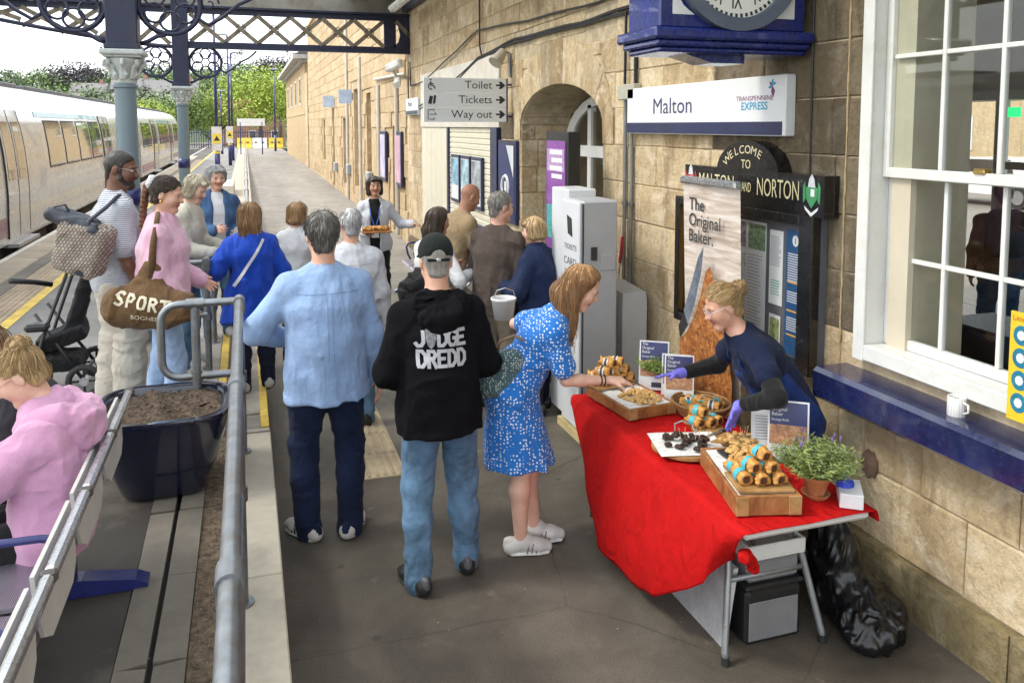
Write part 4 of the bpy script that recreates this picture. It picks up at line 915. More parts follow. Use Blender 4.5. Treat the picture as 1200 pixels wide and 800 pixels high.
# ============================================================ CANOPY: columns, lattice girders, roof
CPB=M('column_blue_grey_paint',(.155,.205,.235),.4,.08,4,30,.06,dirt=(.13,.18,.2),ds=4); CAPM=M('capital_pale_paint',(.50,.53,.52),.6,.12,9,40,.15,dirt=(.28,.27,.22),ds=10)
IRON=M('navy_ironwork',(.016,.02,.055),.42,.2,7,40,.12,dirt=(.035,.035,.05),ds=6); TAN=M('drab_lattice_paint',(.22,.18,.13),.6,.2,7,40,.15,dirt=(.1,.08,.06),ds=9)
CX=-1.03
def column(y,label):
    E=empty('iron_column',(CX,y,PZ),label,'column','iron columns carrying the canopy'); z=lambda a:a-PZ
    link('shaft',autosmooth(MB().lathe([(.15,.0),(.15,.12),(.115,.15),(.105,.2),(.1,.3),(.092,z(2.6)),(.092,z(2.69)),(.105,z(2.70)),(.105,z(2.725)),(.092,z(2.735))],n=28).me('shaft',CPB),40),E)
    link('band',MB().lathe([(.1008,z(1.62)),(.1002,z(1.78))],n=28).me('band',NVM,True),E)
    link('capital',autosmooth(MB().lathe([(.092,z(2.735)),(.10,z(2.75)),(.095,z(2.78)),(.11,z(2.86)),(.15,z(2.93)),(.155,z(2.955)),(.14,z(2.965))],n=28).me('capital',CAPM),50),E)
    for k in range(8):
        a=k*math.pi/4; S=Shape(); d=V3(math.cos(a),math.sin(a),0); t=V3(-d[1],d[0],0); b=V3(0,0,z(2.78))
        S.ec(d*.10+b,d*.135+b+V3(0,0,.1),(.034,.014),(.03,.016),t,.02); S.cone(d*.135+b+V3(0,0,.1),d*.17+b+V3(0,0,.125),.018,.02,.02); S.ball(d*.165+b+V3(0,0,.155),.02,.02); S.ball(d*.12+b+V3(0,0,.03)+t*.03,.016,.02)
        link('leaf',S.mesh('leaf',CAPM,.007),E)
    link('abacus',MB().box((0,0,z(3.01)),(.37,.37,.05),None,.012).box((0,0,z(2.975)),(.32,.32,.02),None,.006).me('abacus',CAPM),E)
    link('box_post',MB().box((0,0,z(3.78)),(.26,.26,1.48),None,.008).box((0,0,z(3.06)),(.3,.3,.05),None,.01).me('box_post',IRON),E)
    for sx in(-1,1):
        c=Vector((sx*.40,0,z(3.46))); R=lambda rr,cc,n=28:[cc+Vector((rr*math.cos(2*math.pi*k/n),0,rr*math.sin(2*math.pi*k/n))) for k in range(n)]
        b=empty('ring',(0,0,0),None,None); bpy.data.objects.remove(b)
        rg=link('bracket_ring',MB().tube(R(.265,c),.024,8,closed=True).me('bracket_ring',IRON,True),E)
        for k in range(6):
            a=k*math.pi/3+math.pi/6; cc=c+Vector((math.cos(a)*.15,0,math.sin(a)*.15)); link('foil',MB().tube(R(.088,cc,16),.012,6,closed=True).me('foil',IRON,True),rg)
        link('scroll',MB().tube([(sx*.14,0,z(3.1)),(sx*.2,0,z(3.12)),(sx*.28,0,z(3.17)),(sx*.36,0,z(3.19))],.02,8).tube([c+Vector((sx*.25,0,-.12)),c+Vector((sx*.33,0,-.17)),c+Vector((sx*.45,0,-.1)),c+Vector((sx*.6,0,.03)),c+Vector((sx*.72,0,.09)),c+Vector((sx*.8,0,.16)),c+Vector((sx*.86,0,.22))],.017,8).me('scroll',IRON,True),E)
        mb=MB()
        for q,(ox,oz,rr) in enumerate(((.34,.03,.09),(.48,.12,.075),(.6,.18,.05))):
            mb.tube([c+Vector((sx*(ox+rr*(1-t/22)*math.cos(t*.45)),0,oz+rr*(1-t/22)*math.sin(t*.45))) for t in range(20)],.009,5)
        link('scroll_work',mb.me('scroll_work',IRON,True),E)
    return E
column(8.2,'blue-grey iron column with pale leafy capital behind the striped-shirt man'); column(15.35,'blue-grey iron column with navy band, farther along the platform edge')
def truss(y,label):
    E=empty('lattice_girder',(CX,y,3.7),label,'girder','lattice girders of the canopy'); X0=CX; 
    def P(mb,n,m): me=mb.me(n,m); me.transform(Matrix.Translation((-X0,-y,-3.7))); return link(n,me,E)
    P(MB().bx(CX+.131,WX+.03,y-.07,y+.07,3.70,3.735).bx(CX+.131,WX+.03,y-.014,y+.014,3.735,3.82),'bottom_chord',IRON)
    P(MB().bx(-4.95,WX+.03,y-.09,y+.09,4.40,4.435).bx(-4.95,CX-.131,y-.014,y+.014,4.30,4.40).bx(CX+.131,WX+.03,y-.014,y+.014,4.30,4.40),'top_chord',IRON)
    zc=lambda x:3.72+.60*(max(0,(CX-.13-x))/3.8)**1.35
    P(MB().tube([(CX-.131-3.8*k/14,y,zc(CX-.131-3.8*k/14)) for k in range(15)],.035,8),'arm_chord',IRON)
    x=CX+.16; k=0
    while x<WX-.75:
        for s in(-1,1):
            mb=MB(); a,b=(x,x+.56) if s>0 else (x+.56,x); d=Vector((b-a,0,.48)); R=Matrix.Rotation(-math.atan2(.48,b-a),3,'Y'); mb.box(((a+b)/2,y+s*.014,4.06),(d.length,.014,.075),R); P(mb,'lattice_bar',TAN)
        for q in range(6): 
            pass
        P(MB().tube([(x+.28+.085*math.cos(t*math.pi/6),y-.03,4.06+.085*math.sin(t*math.pi/6)) for t in range(12)],.009,5,closed=True),'rosette',TAN); x+=.565
    P(MB().bx(x-.005,x+.22,y-.02,y+.02,3.82,4.30),'web_plate',IRON)
    for s in(-1,1):
        mb=MB(); a,b=(x+.22,x+.70) if s>0 else (x+.70,x+.22); d=Vector((b-a,0,.48)); R=Matrix.Rotation(-math.atan2(.48,b-a),3,'Y'); mb.box(((a+b)/2,y+s*.014,4.06),(d.length,.014,.075),R); P(mb,'lattice_bar',TAN)
    P(MB().prism([(WX-.35,3.82),(WX+.02,3.82),(WX+.02,4.3),(WX-.35,4.3),(WX-.22,4.22),(WX-.18,4.06),(WX-.22,3.9)],(0,y-.02,0),(1,0,0),(0,0,1),(0,.04,0)),'end_plate',IRON)
    x=CX-.16
    while x>-4.5:
        z0=zc(x-.28)+.02
        for s in(-1,1):
            a,b=(x-.56,x) if s>0 else (x,x-.56); d=Vector((b-a,0,4.3-z0)); 
            if 4.3-z0<.06: continue
            R=Matrix.Rotation(-math.atan2(4.3-z0,b-a),3,'Y'); P(MB().box(((a+b)/2,y+s*.014,(4.3+z0)/2),(d.length,.014,.075),R),'lattice_bar',TAN)
        x-=.565
    return E
truss(15.35,'lattice girder with drab crossed bars spanning from the farther column to the wall'); truss(8.2,'lattice girder above the nearer column, its arm ringed with ironwork')
truss(1.05,'lattice girder over the bench end of the platform') if False else None
BRD=M('weathered_soffit_board',(.36,.33,.28),.7,.12,4,40,.15,world=True,dirt=(.2,.17,.13),ds=3,rand=.2)
roof=empty('canopy_roof',(CX,5,4.5),'glazed platform canopy roof of pale boards and dark rafters above the girders','roof')
def rp(mb,n,m,**k): me=mb.me(n,m); me.transform(Matrix.Translation((-CX,-5,-4.5))); return link(n,me,roof,**k)
RY0,RY1=-7,15.6
rp(MB().bx(-4.95,WX+.02,RY1-.14,RY1-.05,4.45,4.72,.006),'end_fascia',BRD); rp(MB().bx(-4.95,WX+.02,RY1-.05,RY1-.02,4.60,4.75),'fascia_moulding',BRD)
RIDX,RIDZ,EVZ=-1.0,5.75,4.62
def slope(x): return EVZ+(RIDZ-EVZ)*((x+4.95)/(RIDX+4.95) if x<RIDX else (WX-x)/(WX-RIDX))
for a,b in((-4.95,-3.9),(1.9,WX+.02)):
    n=7
    for k in range(n):
        c,d=a+(b-a)*k/n+.004,a+(b-a)*(k+1)/n-.004; rp(MB().add([(c,RY0,slope(c)),(d,RY0,slope(d)),(d,RY1,slope(d)),(c,RY1,slope(c)),(c,RY0,slope(c)+.03),(d,RY0,slope(d)+.03),(d,RY1,slope(d)+.03),(c,RY1,slope(c)+.03)],[(0,3,2,1),(4,5,6,7),(0,1,5,4),(2,3,7,6),(0,4,7,3),(1,2,6,5)]),'soffit_board',BRD)
ROOFG=glassmat('dusty_roof_glass',(.80,.82,.80),.1,.25)
for a,b in((-3.9,RIDX),(RIDX,1.9)):
    for k in range(12):
        y0=RY0+(RY1-RY0)*k/12+.03; y1=RY0+(RY1-RY0)*(k+1)/12-.03; rp(MB().add([(a,y0,slope(a)),(b,y0,slope(b)-.0),(b,y1,slope(b)),(a,y1,slope(a))],[(0,1,2,3)]),'roof_pane',ROOFG)
        rp(MB().add([(a,y1,slope(a)-.06),(b,y1,slope(b)-.06),(b,y1+.06,slope(b)-.06),(a,y1+.06,slope(a)-.06),(a,y1,slope(a)+.03),(b,y1,slope(b)+.03),(b,y1+.06,slope(b)+.03),(a,y1+.06,slope(a)+.03)],[(0,3,2,1),(4,5,6,7),(0,1,5,4),(2,3,7,6),(0,4,7,3),(1,2,6,5)]),'rafter',IRON)
for x in(1.9,-3.9,RIDX): rp(MB().bx(x-.05,x+.05,RY0,RY1,slope(x)-.14,slope(x)-.0601),'purlin',IRON)
rp(MB().bx(WX-.12,WX+.015,RY0,RY1,EVZ-.13,EVZ+.02),'wall_plate',IRON)
# strip light and brace near the wall end of the girder
LAM=M('white_diffuser',(.75,.75,.72),.4)
t=empty('strip_light',(2.5,13.6,4.4),'white strip light fitting under the canopy near the far girder','light'); link('housing',MB().box((0,0,0),(.14,1.5,.08),None,.02).me('housing',LAM),t); link('diffuser',MB().box((0,0,-.055),(.10,1.44,.03),None,.012).me('diffuser',M('clear_diffuser',(.8,.8,.76),.25)),t); link('hanger',MB().cyl((0,-.5,.04),(0,-.5,.42),.01).cyl((0,.5,.04),(0,.5,.42),.01).me('hanger',IRON),t)
# ============================================================ TRAIN
SIL=M('silver_train_paint',(.46,.45,.43),.28,.05,.4,.8,.04,metal=.3,coat=.35); TWIN=M('train_window_glass',(.06,.055,.05),.03,.1,2,20,.0,coat=1.,spec=1.); RUB=M('rubber',(.02,.02,.02),.7); ROOFT=M('train_roof_grey',(.36,.37,.38),.5,.12,1.5,20,.08,dirt=(.2,.2,.2),ds=2)
UND=M('underframe_grime',(.05,.043,.038),.85,.4,5,25,.6); TBL=M('teal_band',(.12,.3,.33),.3,.1,coat=.4); MAG=M('plum_band',(.17,.045,.09),.3,.12,coat=.4)
trd=bpy.data.materials  # noqa
TX=-3.72
SP=[(0,.42),(-.0,.75),(.012,1.2),(.0,1.5),(-.03,1.9),(-.09,2.35),(-.17,2.65),(-.30,2.86),(-.52,3.03),(-.9,3.14),(-1.38,3.17)]
def carriage(y0,y1,label):
    E=empty('train_carriage',(TX,y0,-.58),label,'train','train carriages at the platform')
    prof=SP+[(-2.76-x,z) for x,z in SP[::-1]]
    def P(mb,n,m,par=None,sm=False):
        me=mb.me(n,m,sm); 
        me.transform(Matrix.Translation((-TX,-y0,.58))); return link(n,me,par or E)
    def strip(i0,i1,a,b,off,mb=None):
        mb=mb or MB(); pts=SP[i0:i1+1]
        mb.grid(lambda u,v:(TX+np.interp(u*(len(pts)-1),range(len(pts)),[p[0] for p in pts])+off,a+(b-a)*v,np.interp(u*(len(pts)-1),range(len(pts)),[p[1] for p in pts])),len(pts)-1,1); return mb
    n=len(prof); mb=MB(); mb.V=[(TX+x,y,z) for y in(y0,y1) for x,z in prof]; mb.F=[(i,n+i,n+(i+1)%n,(i+1)%n) for i in range(n)]+[tuple(range(n))[::-1],tuple(range(n,2*n))]; mb.mi=[1 if 8<=i<=12 else 0 for i in range(n)]+[0,0]
    b=P(mb,'body_shell',[SIL,ROOFT]); autosmooth(b.data,35)
    def xat(z): return TX+float(np.interp(z,[p[1] for p in SP],[p[0] for p in SP]))
    def panel(n_,ya,yb,za,zb,m,off=.012,par=None):
        mb=MB(); k=6; mb.grid(lambda u,v:(xat(za+(zb-za)*u)+off,ya+(yb-ya)*v,za+(zb-za)*u),k,1)
        # rim so the panel has thickness
        mb.grid(lambda u,v:(xat(za+(zb-za)*u)+off*(1-v),ya,za+(zb-za)*u),k,1); mb.grid(lambda u,v:(xat(za+(zb-za)*u)+off*v,yb,za+(zb-za)*u),k,1)
        return P(mb,n_,m,par)
    L=y1-y0; doors=[y0+L*.28,y0+L*.70]
    y=y0+1.0
    for i,wyd in enumerate((1.45,)*int((L-1)/1.62)):
        if all(not(y<d+.95 and y+wyd>d-.95) for d in doors) and y+wyd<y1-.6:
            panel('window',y,y+wyd,1.52,2.46,RUB,.008); panel('window_pane',y+.03,y+wyd-.03,1.55,2.43,TWIN,.014); 
        y+=1.62
    for d in doors:
        for s in(-1,1):
            a,b2=(d-.66,d-.015) if s<0 else (d+.015,d+.66); dd=panel('door',a,b2,.5,2.62,SIL,.02); panel('door_pane',a+.1,b2-.1,1.45,2.42,TWIN,.026,dd)
        [panel('door_seal',d+q-.012,d+q+.012,.5,2.62,RUB,.024) for q in(-.68,0,.68)]
        P(MB().bx(TX-.1,TX+.16,d-.7,d+.7,.36,.42),'door_step',M('step_alloy',(.35,.34,.33),.5,metal=.6))
    panel('cantrail_band',y0,y1,2.5,2.6,TBL,.006) if False else None
    panel('lower_band',y0+.4,doors[0]-.75,.56,.86,MAG,.009); panel('lower_band',doors[1]+.75,y1-.4,.56,.86,MAG,.009); panel('upper_band',doors[0]+2,doors[1]-1,2.52,2.62,TBL,.008)
    for k in range(int(L/3)):
        a=y0+.6+k*3; P(MB().bx(TX-.5,TX-.10,a,a+2.4,-.32+.1*(k%2),.36,.03),'underframe_box',UND)
    for yb in(y0+3,y1-3):
        for o in(-1.2,1.2): P(MB().cyl((TX-.62,yb+o,-.07),(TX-.50,yb+o,-.07),.36,n=24),'wheel',UND)
        P(MB().bx(TX-.48,TX-.40,yb-1.7,yb+1.7,-.05,.16,.02),'bogie_frame',UND)
    for k in range(int(L/2.6)):
        a=y0+1+k*2.6; P(MB().bx(TX-1.9,TX-.9,a,a+1.9,3.13,3.24,.02),'roof_vent',M('dark_roof_pod',(.09,.09,.095),.6,.2,4))
    P(MB().bx(TX-1.85,TX-.9,y0-.16,y0+.01,.5,2.7).bx(TX-1.85,TX-.9,y1-.01,y1+.16,.5,2.7),'gangway',RUB)
carriage(9.2,32.6,'silver train carriage with plum lower band beside the platform'); carriage(33.1,52.5,'silver carriage coupled beyond the gangway, half hidden by the columns')
# ============================================================ FAR WALL RANGE OF THE STATION
fw=empty('station_range',(WX,30,0),'tall pale sandstone range of the station beyond the canopy, with narrow window recesses','building')
def fp(mb,n,m,**k): me=mb.me(n,m); me.transform(Matrix.Translation((-WX,-30,0))); return link(n,me,fw,**k)
slots=[(16.9,17.5,.1,2.35),(19.2,19.8,.1,2.2),(20.6,21.4,.4,3.2),(23.0,24.0,.6,3.4),(26.0,26.8,.5,2.6),(29.5,30.1,.2,3.0),(33,33.7,1.0,2.6)]
mb=MB(); y=15.6
for a,b,z0,z1 in slots:
    mb.bx(WX+.03,WX+.6,y,a,-.1,6.9); mb.bx(WX+.03,WX+.6,a,b,-.1,z0); mb.bx(WX+.03,WX+.6,a,b,z1,6.9); mb.bx(WX+.25,WX+.6,a,b,z0,z1); y=b
mb.bx(WX+.03,WX+.6,y,41.5,-.1,6.9); fp(mb,'wall',STF)
mb=MB()
for ri in range(21):
    z0=.0+ri*.33; z1=z0+.33; y=15.62+random.uniform(0,.4)
    while y<41:
        e=min(y+random.uniform(.5,1.1),41.4)
        if all(not(y<b and e>a and z1>c0 and z0<c1) for a,b,c0,c1 in slots): V,Fc=block(y,e,z0,z1,None); mb.add(V,Fc)
        y=e
o=fp(mb,'ashlar_blocks',STF); o['kind']='stuff'
fp(MB().bx(WX-.02,WX+.4,15.6,41.5,6.9,7.0).bx(WX-.1,WX+.4,15.6,41.6,7.0,7.14),'cornice',STF)
fp(MB().bx(WX+.0,WX+6,15.7,41.4,7.14,7.2).prism([(0,7.2),(6,7.2),(3,9)],(WX+.0,15.8,0),(1,0,0),(0,0,1),(0,25.4,0)),'roof',M('slate',(.1,.1,.11),.7,.2,3,30,.4,world=True))
DP=M('downpipe_paint',(.5,.47,.41),.5,.1,world=True)
for yy,h in((16.6,3.6),(19.0,3.3),(22.2,4.2),(25.1,6)): fp(MB().cyl((WX-.04,yy,.1),(WX-.04,yy,h),.045,n=10),'downpipe',DP)
fp(MB().tube([(WX-.05,15.6,3.35),(WX-.05,19.5,3.45)],.03,8),'pipe',DP)
for yy,z in((20.3,.9),(24.6,.9),(28.2,.8)): fp(MB().bx(WX-.12,WX,yy,yy+.4,z,z+.3,.02),'vent_box',M('grey_metal_box',(.3,.32,.34),.5))
ge=empty('gabled_house',(WX,52,0),'far pale station house with deep overhanging eaves at the ramp top','building')
def gp(mb,n,m,**k): me=mb.me(n,m); me.transform(Matrix.Translation((-WX,-52,0))); return link(n,me,ge,**k)
gp(MB().bx(WX-.02,WX+6,43.2,63,-.1,5.6),'wall',STF); gp(MB().bx(WX-.25,WX+6,42.9,63.3,5.6,5.75).bx(WX-.6,WX+6,42.6,63.6,5.75,5.95),'eaves',M('grey_eaves',(.38,.37,.35),.7,world=True))
gp(MB().prism([(-.6,5.95),(6.2,5.95),(2.8,7.6)],(WX,42.6,0),(1,0,0),(0,0,1),(0,21,0)),'roof',MATS['slate'])
gp(MB().bx(WX-.05,WX,43.3,62.9,2.95,3.1),'string_course',STF)
for yy in(46,50,54.5,59): gp(MB().bx(WX-.06,WX-.01,yy,yy+1.1,3.5,5.0),'window_surround',FAS); gp(MB().bx(WX-.065,WX-.055,yy+.12,yy+.98,3.6,4.9),'window_pane',TWIN)
gp(MB().bx(WX-.03,WX+.3,41.6,43.2,-.1,5.0),'link_wall',ST)
# ============================================================ FAR GROUND FURNITURE
bw=empty('brick_wall',(4.3,76,0),'red brick boundary wall past the end of the ramp','wall'); link('wall',MB().bx(-.6,3,-8,1,-.5,1.6).bx(-.66,3,-8.05,1.05,1.6,1.72).me('wall',M('red_brick',(.26,.12,.08),.9,.3,8,40,.5,world=True)),bw)
YB=M('yellow_plastic_barrier',(.75,.55,.05),.45,.08); 
for k,(x,c,l) in enumerate(((-.1,YB,'yellow plastic barrier beside the far railing end'),(1.2,M('white_plastic_barrier',(.75,.73,.66),.45,.06),'white plastic barrier between the two yellow ones'),(2.6,YB,'yellow plastic barrier beside the far brick wall'))):
    E=empty('barrier',(x,76.5,.33),l,'barrier','plastic barriers across the end of the ramp'); link('body',MB().prism([(-.2,0),(.2,0),(.2,.12),(.1,.35),(.08,.95),(-.08,.95),(-.1,.35),(-.2,.12)],(-.6,0,0),(0,1,0),(0,0,1),(1.25,0,0)).me('body',c),E); link('slot',MB().bx(-.4,-.2,-.13,-.1,.5,.6).bx(.2,.4,-.13,-.1,.5,.6).me('slot',RUB),E)
MB().bx(-12,6,77.3,78.5,-.62,.31).build('ramp_end_ground',PLAT,kind='structure')
fe=empty('palisade_fence',(-4,79,.3),'dark palisade fence across the far end of the platform','fence'); 
for k in range(46): link('pale',MB().bx(-.03,.03,-.01,.01,0,1.7).me('pale',IRON) if k==0 else bpy.data.meshes['pale'],fe,(-2.2+k*.2,0,0))
link('fence_rail',MB().bx(-2.3,7,.012,.05,.3,.36).bx(-2.3,7,.012,.05,1.4,1.46).me('fence_rail',IRON),fe)
def lamp(x,y,hh,label,sign=True,arm=0):
    E=empty('lamp_post',(x,y,PZ),label,'lamp post','lamp posts along the platform'); link('post',MB().cyl((0,0,0),(0,0,1.3),.09,n=14).cyl((0,0,1.3),(0,0,hh),.055,.045,n=12).me('post',NVM,True),E)
    link('lantern',MB().box((arm*.35,0,hh+.03),(.7,.2,.09),None,.03).me('lantern',M('grey_lantern',(.3,.32,.36),.4)),E)
    if sign:
        s=link('warning_board',MB().bx(-.17,.17,-.125,-.105,1.15,2.0).me('warning_board',WHT),E); link('yellow_panel',MB().prism([(-.14,1.4),(.14,1.4),(.14,1.75),(-.14,1.75)],(0,-.127,0),(1,0,0),(0,0,1),(0,-.002,0)).me('yellow_panel',YB),s); link('triangle',MB().prism([(-.1,1.5),(.1,1.5),(0,1.68)],(0,-.131,0),(1,0,0),(0,0,1),(0,-.002,0)).me('triangle',RUB),s); link('collar',MB().cyl((0,0,1.05),(0,0,1.12),.1,n=14).me('collar',YB),E)
lamp(-.95,30.5,6.2,'tall navy lamp post with warning board beside the cream flower trough'); lamp(-.75,44,6.6,'navy lamp post with warning board, second along the platform',arm=-1); lamp(-.7,50,6.2,'navy lamp post without a board, third along the platform',sign=False,arm=1); lamp(2.3,68,6.5,'navy lamp post in front of the far brick wall',sign=False)
lamp(-1.6,62,4.5,'navy lamp post farthest along the platform edge',sign=False)
sg=empty('station_sign',(.2,58,0.4),'small white station sign on posts at the far railing','sign'); link('board',MB().bx(-.7,1.1,-.03,.03,1.95,2.45).me('board',WP),sg); [link('post',MB().cyl((q,0,0),(q,0,2.2),.04).me('post',NVM),sg) for q in(-.5,.9)]
tr=empty('flower_trough',(-.78,24.5,PZ),'cream flower trough with yellow-green plants near the farther column','planter')
link('box',MB().bx(-.45,.45,-1.2,1.2,0,.42,.03).me('box',M('cream_trough',(.55,.52,.45),.8,.1)),tr)
def tuft(n,rx,ry,hh,s,seed=0):
    rg=random.Random(seed); mb=MB()
    for k in range(n):
        a=rg.random()*6.28; q=math.sqrt(rg.random()); x,y=q*rx*math.cos(a),q*ry*math.sin(a); z=hh*(1-q*q)*rg.uniform(.2,1); d=Vector((rg.uniform(-1,1),rg.uniform(-1,1),rg.uniform(-.4,1))).normalized(); e=d.orthogonal().normalized()*s*.5; p=Vector((x,y,z)); mb.add([p-e,p+d*s*.5-e*.2,p+d*s,p+e],[(0,1,2,3)])
    return mb
link('plants',tuft(1200,.4,1.1,.35,.09,3).me('plants',M('lime_leaf',(.3,.32,.05),.6,.3,8,rand=.5)),tr)
hz=None
# ============================================================ TREES, HILL, HOUSES
def leafmat(name,c): return M(name,c,.55,.25,1.2,20,.1,rand=.55,spec=.3)
LG=leafmat('bright_leaf',(.36,.46,.06)); LD=leafmat('mid_leaf',(.15,.23,.06)); LP=leafmat('purple_leaf',(.05,.035,.05)); LK=leafmat('dark_leaf',(.06,.095,.04)); BK=M('bark',(.1,.075,.05),.9,.3,6,20,.6)
def crown_mesh(name,rx,rz,n,s,mat,seed,nc=16):
    rg=random.Random(seed); mb=MB(); cl=[]
    for k in range(nc):
        a=rg.random()*6.28; q=rg.random()**.5; ph=rg.uniform(-.7,1); cl.append((Vector((q*rx*.8*math.cos(a)*math.cos(ph*.9),q*rx*.8*math.sin(a)*math.cos(ph*.9),rz*.8*ph)),rg.uniform(.28,.5)*rx))
    for k in range(n):
        c,r=cl[k%nc]; d=Vector((rg.gauss(0,1),rg.gauss(0,1),rg.gauss(0,1))).normalized(); p=c+d*r*rg.uniform(.6,1.08); p.z=max(p.z,-rz)
        e=Vector((rg.gauss(0,1),rg.gauss(0,1),rg.gauss(0,.6))).normalized(); f=e.cross(d+Vector((0,0,.4)))
        if f.length<.1: continue
        f=f.normalized()*s*.45; g=e*s*rg.uniform(.6,1.2); mb.add([p-g*.5,p+f,p+g*.5,p-f],[(0,1,2,3)])
    return mb.me(name,mat)
_cm={}
def tree(x,y,z,hh,rx,mat,label,seed,n=5200,group='trees past the end of the platform'):
    E=empty('tree',(x,y,z),label,'tree',group); rg=random.Random(seed); rz=hh*.36; th=hh*.42
    mb=MB().tube([(0,0,-.3),(.05*hh*.1,0,th*.5),(-.03,.04,th)],[hh*.03,hh*.024,hh*.018],8)
    for k in range(6): a=rg.random()*6.28; mb.tube([(0,0,th*.75),(math.cos(a)*rx*.3,math.sin(a)*rx*.3,th*1.1),(math.cos(a)*rx*.55,math.sin(a)*rx*.55,th*1.35)],[hh*.014,hh*.009,hh*.004],5)
    link('trunk',mb.me('trunk',BK,True),E); c=link('crown',crown_mesh('crown',rx,rz,n,rx*.062,mat,seed,26),E,(0,0,hh-rz*.95))
T=[(1.6,92,9,4.2,LG,'bright lime tree behind the yellow barriers'),(-2.6,96,7.5,3.6,LG,'bright lime tree beside the palisade fence'),(5.2,100,10,4.4,LG,'bright lime tree behind the far brick wall'),(-6.5,93,6,3.6,LD,'mid-green bushy tree left of the palisade fence'),(-9.6,88,5,3.2,LG,'low lime bush beyond the train end'),(4.4,112,12,4,LP,'dark purple-leaved tree behind the gabled house'),(-13,98,5,4,LD,'mid-green tree behind the end of the train'),
   (-33,88,9.6,5,LD,'green tree rising over the train roof'),(-38,84,9.0,4.6,LD,'green tree rising over the near carriage'),(-27,90,8.2,3.6,LD,'slim green tree over the train roof next to a gap'),(-46,90,10,5,LD,'wide green tree over the carriage at the picture edge')]
for k,(x,y,hh,rx,m,l) in enumerate(T): tree(x,y,-.6,hh,rx,m,l,100+k)
# hillside and the wood on it
def hillz(x,y): return -.6+21*max(0,min(1,(y-150)/170))**1.2*(.75+.25*math.sin(x*.013+1))*(1 if x<20 else max(0,1-(x-20)/200))
HL=M('hill_green',(.06,.09,.035),.95,.3,.05,1,.3,world=True)
mb=MB().grid(lambda u,v:(-420+u*560,150+v*260,hillz(-420+u*560,150+v*260)-.02+(0 if v>0 else -1)),40,14); mb.build('hillside',HL,True) if False else mb.build('hillside',HL,kind='structure')
for nm,mat_,cnt,sd in(('hill_wood',LK,420,5),('hill_wood',LD,260,9),('hill_wood',LP,9,12)):
    rg=random.Random(sd); mb=MB()
    for k in range(cnt):
        x=rg.uniform(-170,70); y=rg.uniform(160,350); z=hillz(x,y); R=rg.uniform(3,5.5)
        if nm and cnt==9: x,y=rg.uniform(-50,-42),rg.uniform(255,275); z=hillz(x,y)+3
        for q in range(170):
            d=Vector((rg.gauss(0,1),rg.gauss(0,1),rg.gauss(0,1))).normalized(); p=Vector((x,y,z+R*.7))+Vector((d.x*R,d.y*R,d.z*R*.9))*rg.uniform(.7,1.05); e=Vector((rg.gauss(0,1),rg.gauss(0,1),rg.gauss(0,1))).normalized(); f=e.cross(d)*.5; s=rg.uniform(.4,.85); mb.add([p-e*s*.6,p+f*s,p+e*s*.6,p-f*s],[(0,1,2,3)])
    o=mb.build(nm,mat_); tag(o,{5:'dark green wood covering the far hillside',9:'lighter green trees scattered over the far hillside',12:'dark purple trees on the hill crest left of the columns'}[sd],'wood',None,'stuff')
RT=M('red_roof_tile',(.22,.08,.05),.85,.25,2,8,.3,world=True); BRK=M('far_brick',(.3,.17,.12),.9,.2,2,8,.3,world=True); RW=M('pale_house_render',(.6,.57,.5),.9,.08,world=True)
def house(x,y,w,d,hh,rh,wall,rf,label,rz=0):
    z=hillz(x,y); E=empty('house',(x,y,z),label,'house','houses beyond the platform',rz)
    link('wall',MB().bx(-w/2,w/2,0,d,-1,hh).me('wall',wall),E); link('roof',MB().prism([(-w/2-.4,hh),(w/2+.4,hh),(w/2+.4,hh+.15),(0+w*.5,hh+.2),(w*.5,hh+.2),(w*.5,hh+.2),(w/2,hh+.2)],(0,0,0),(1,0,0),(0,0,1),(0,d,0)).me('roof0',rf),E) if False else link('roof',MB().prism([(-.4,hh),(d+.4,hh),(d/2,hh+rh)],(-w/2-.3,0,0),(0,1,0),(0,0,1),(w+.6,0,0)).me('roof',rf),E)
    link('chimney',MB().bx(w*.3,w*.3+.8,d/2-.4,d/2+.4,hh+rh*.6,hh+rh+1).me('chimney',BRK),E)
    for k in range(max(2,int(w/3))):
        xx=-w/2+w*(k+.5)/max(2,int(w/3)); 
        for zz in([1,3.6] if hh>4.5 else [1]): wd=link('window',MB().bx(xx-.5,xx+.5,-.06,0.02,zz,zz+1.3).me('window',WP),E); link('pane',MB().bx(xx-.42,xx+.42,-.075,-.062,zz+.08,zz+1.22).me('pane',TWIN),wd)
house(1,120,9,7,4.2,2.6,BRK,RT,'red brick house with red tiled roof behind the lime trees'); house(-15,140,9,7,3.2,2.2,BRK,RT,'low red-roofed house beyond the train end'); house(-27,225,9,7,5,3,RW,M('grey_slate_far',(.16,.15,.15),.8,.2,world=True),'white house on the hillside between the columns'); house(-38,232,8,7,4,2.4,RW,MATS['grey_slate_far'],'small pale house on the hillside near the white one'); house(-16,215,10,7,5,3,RW,MATS['grey_slate_far'],'pale house lower on the hillside')
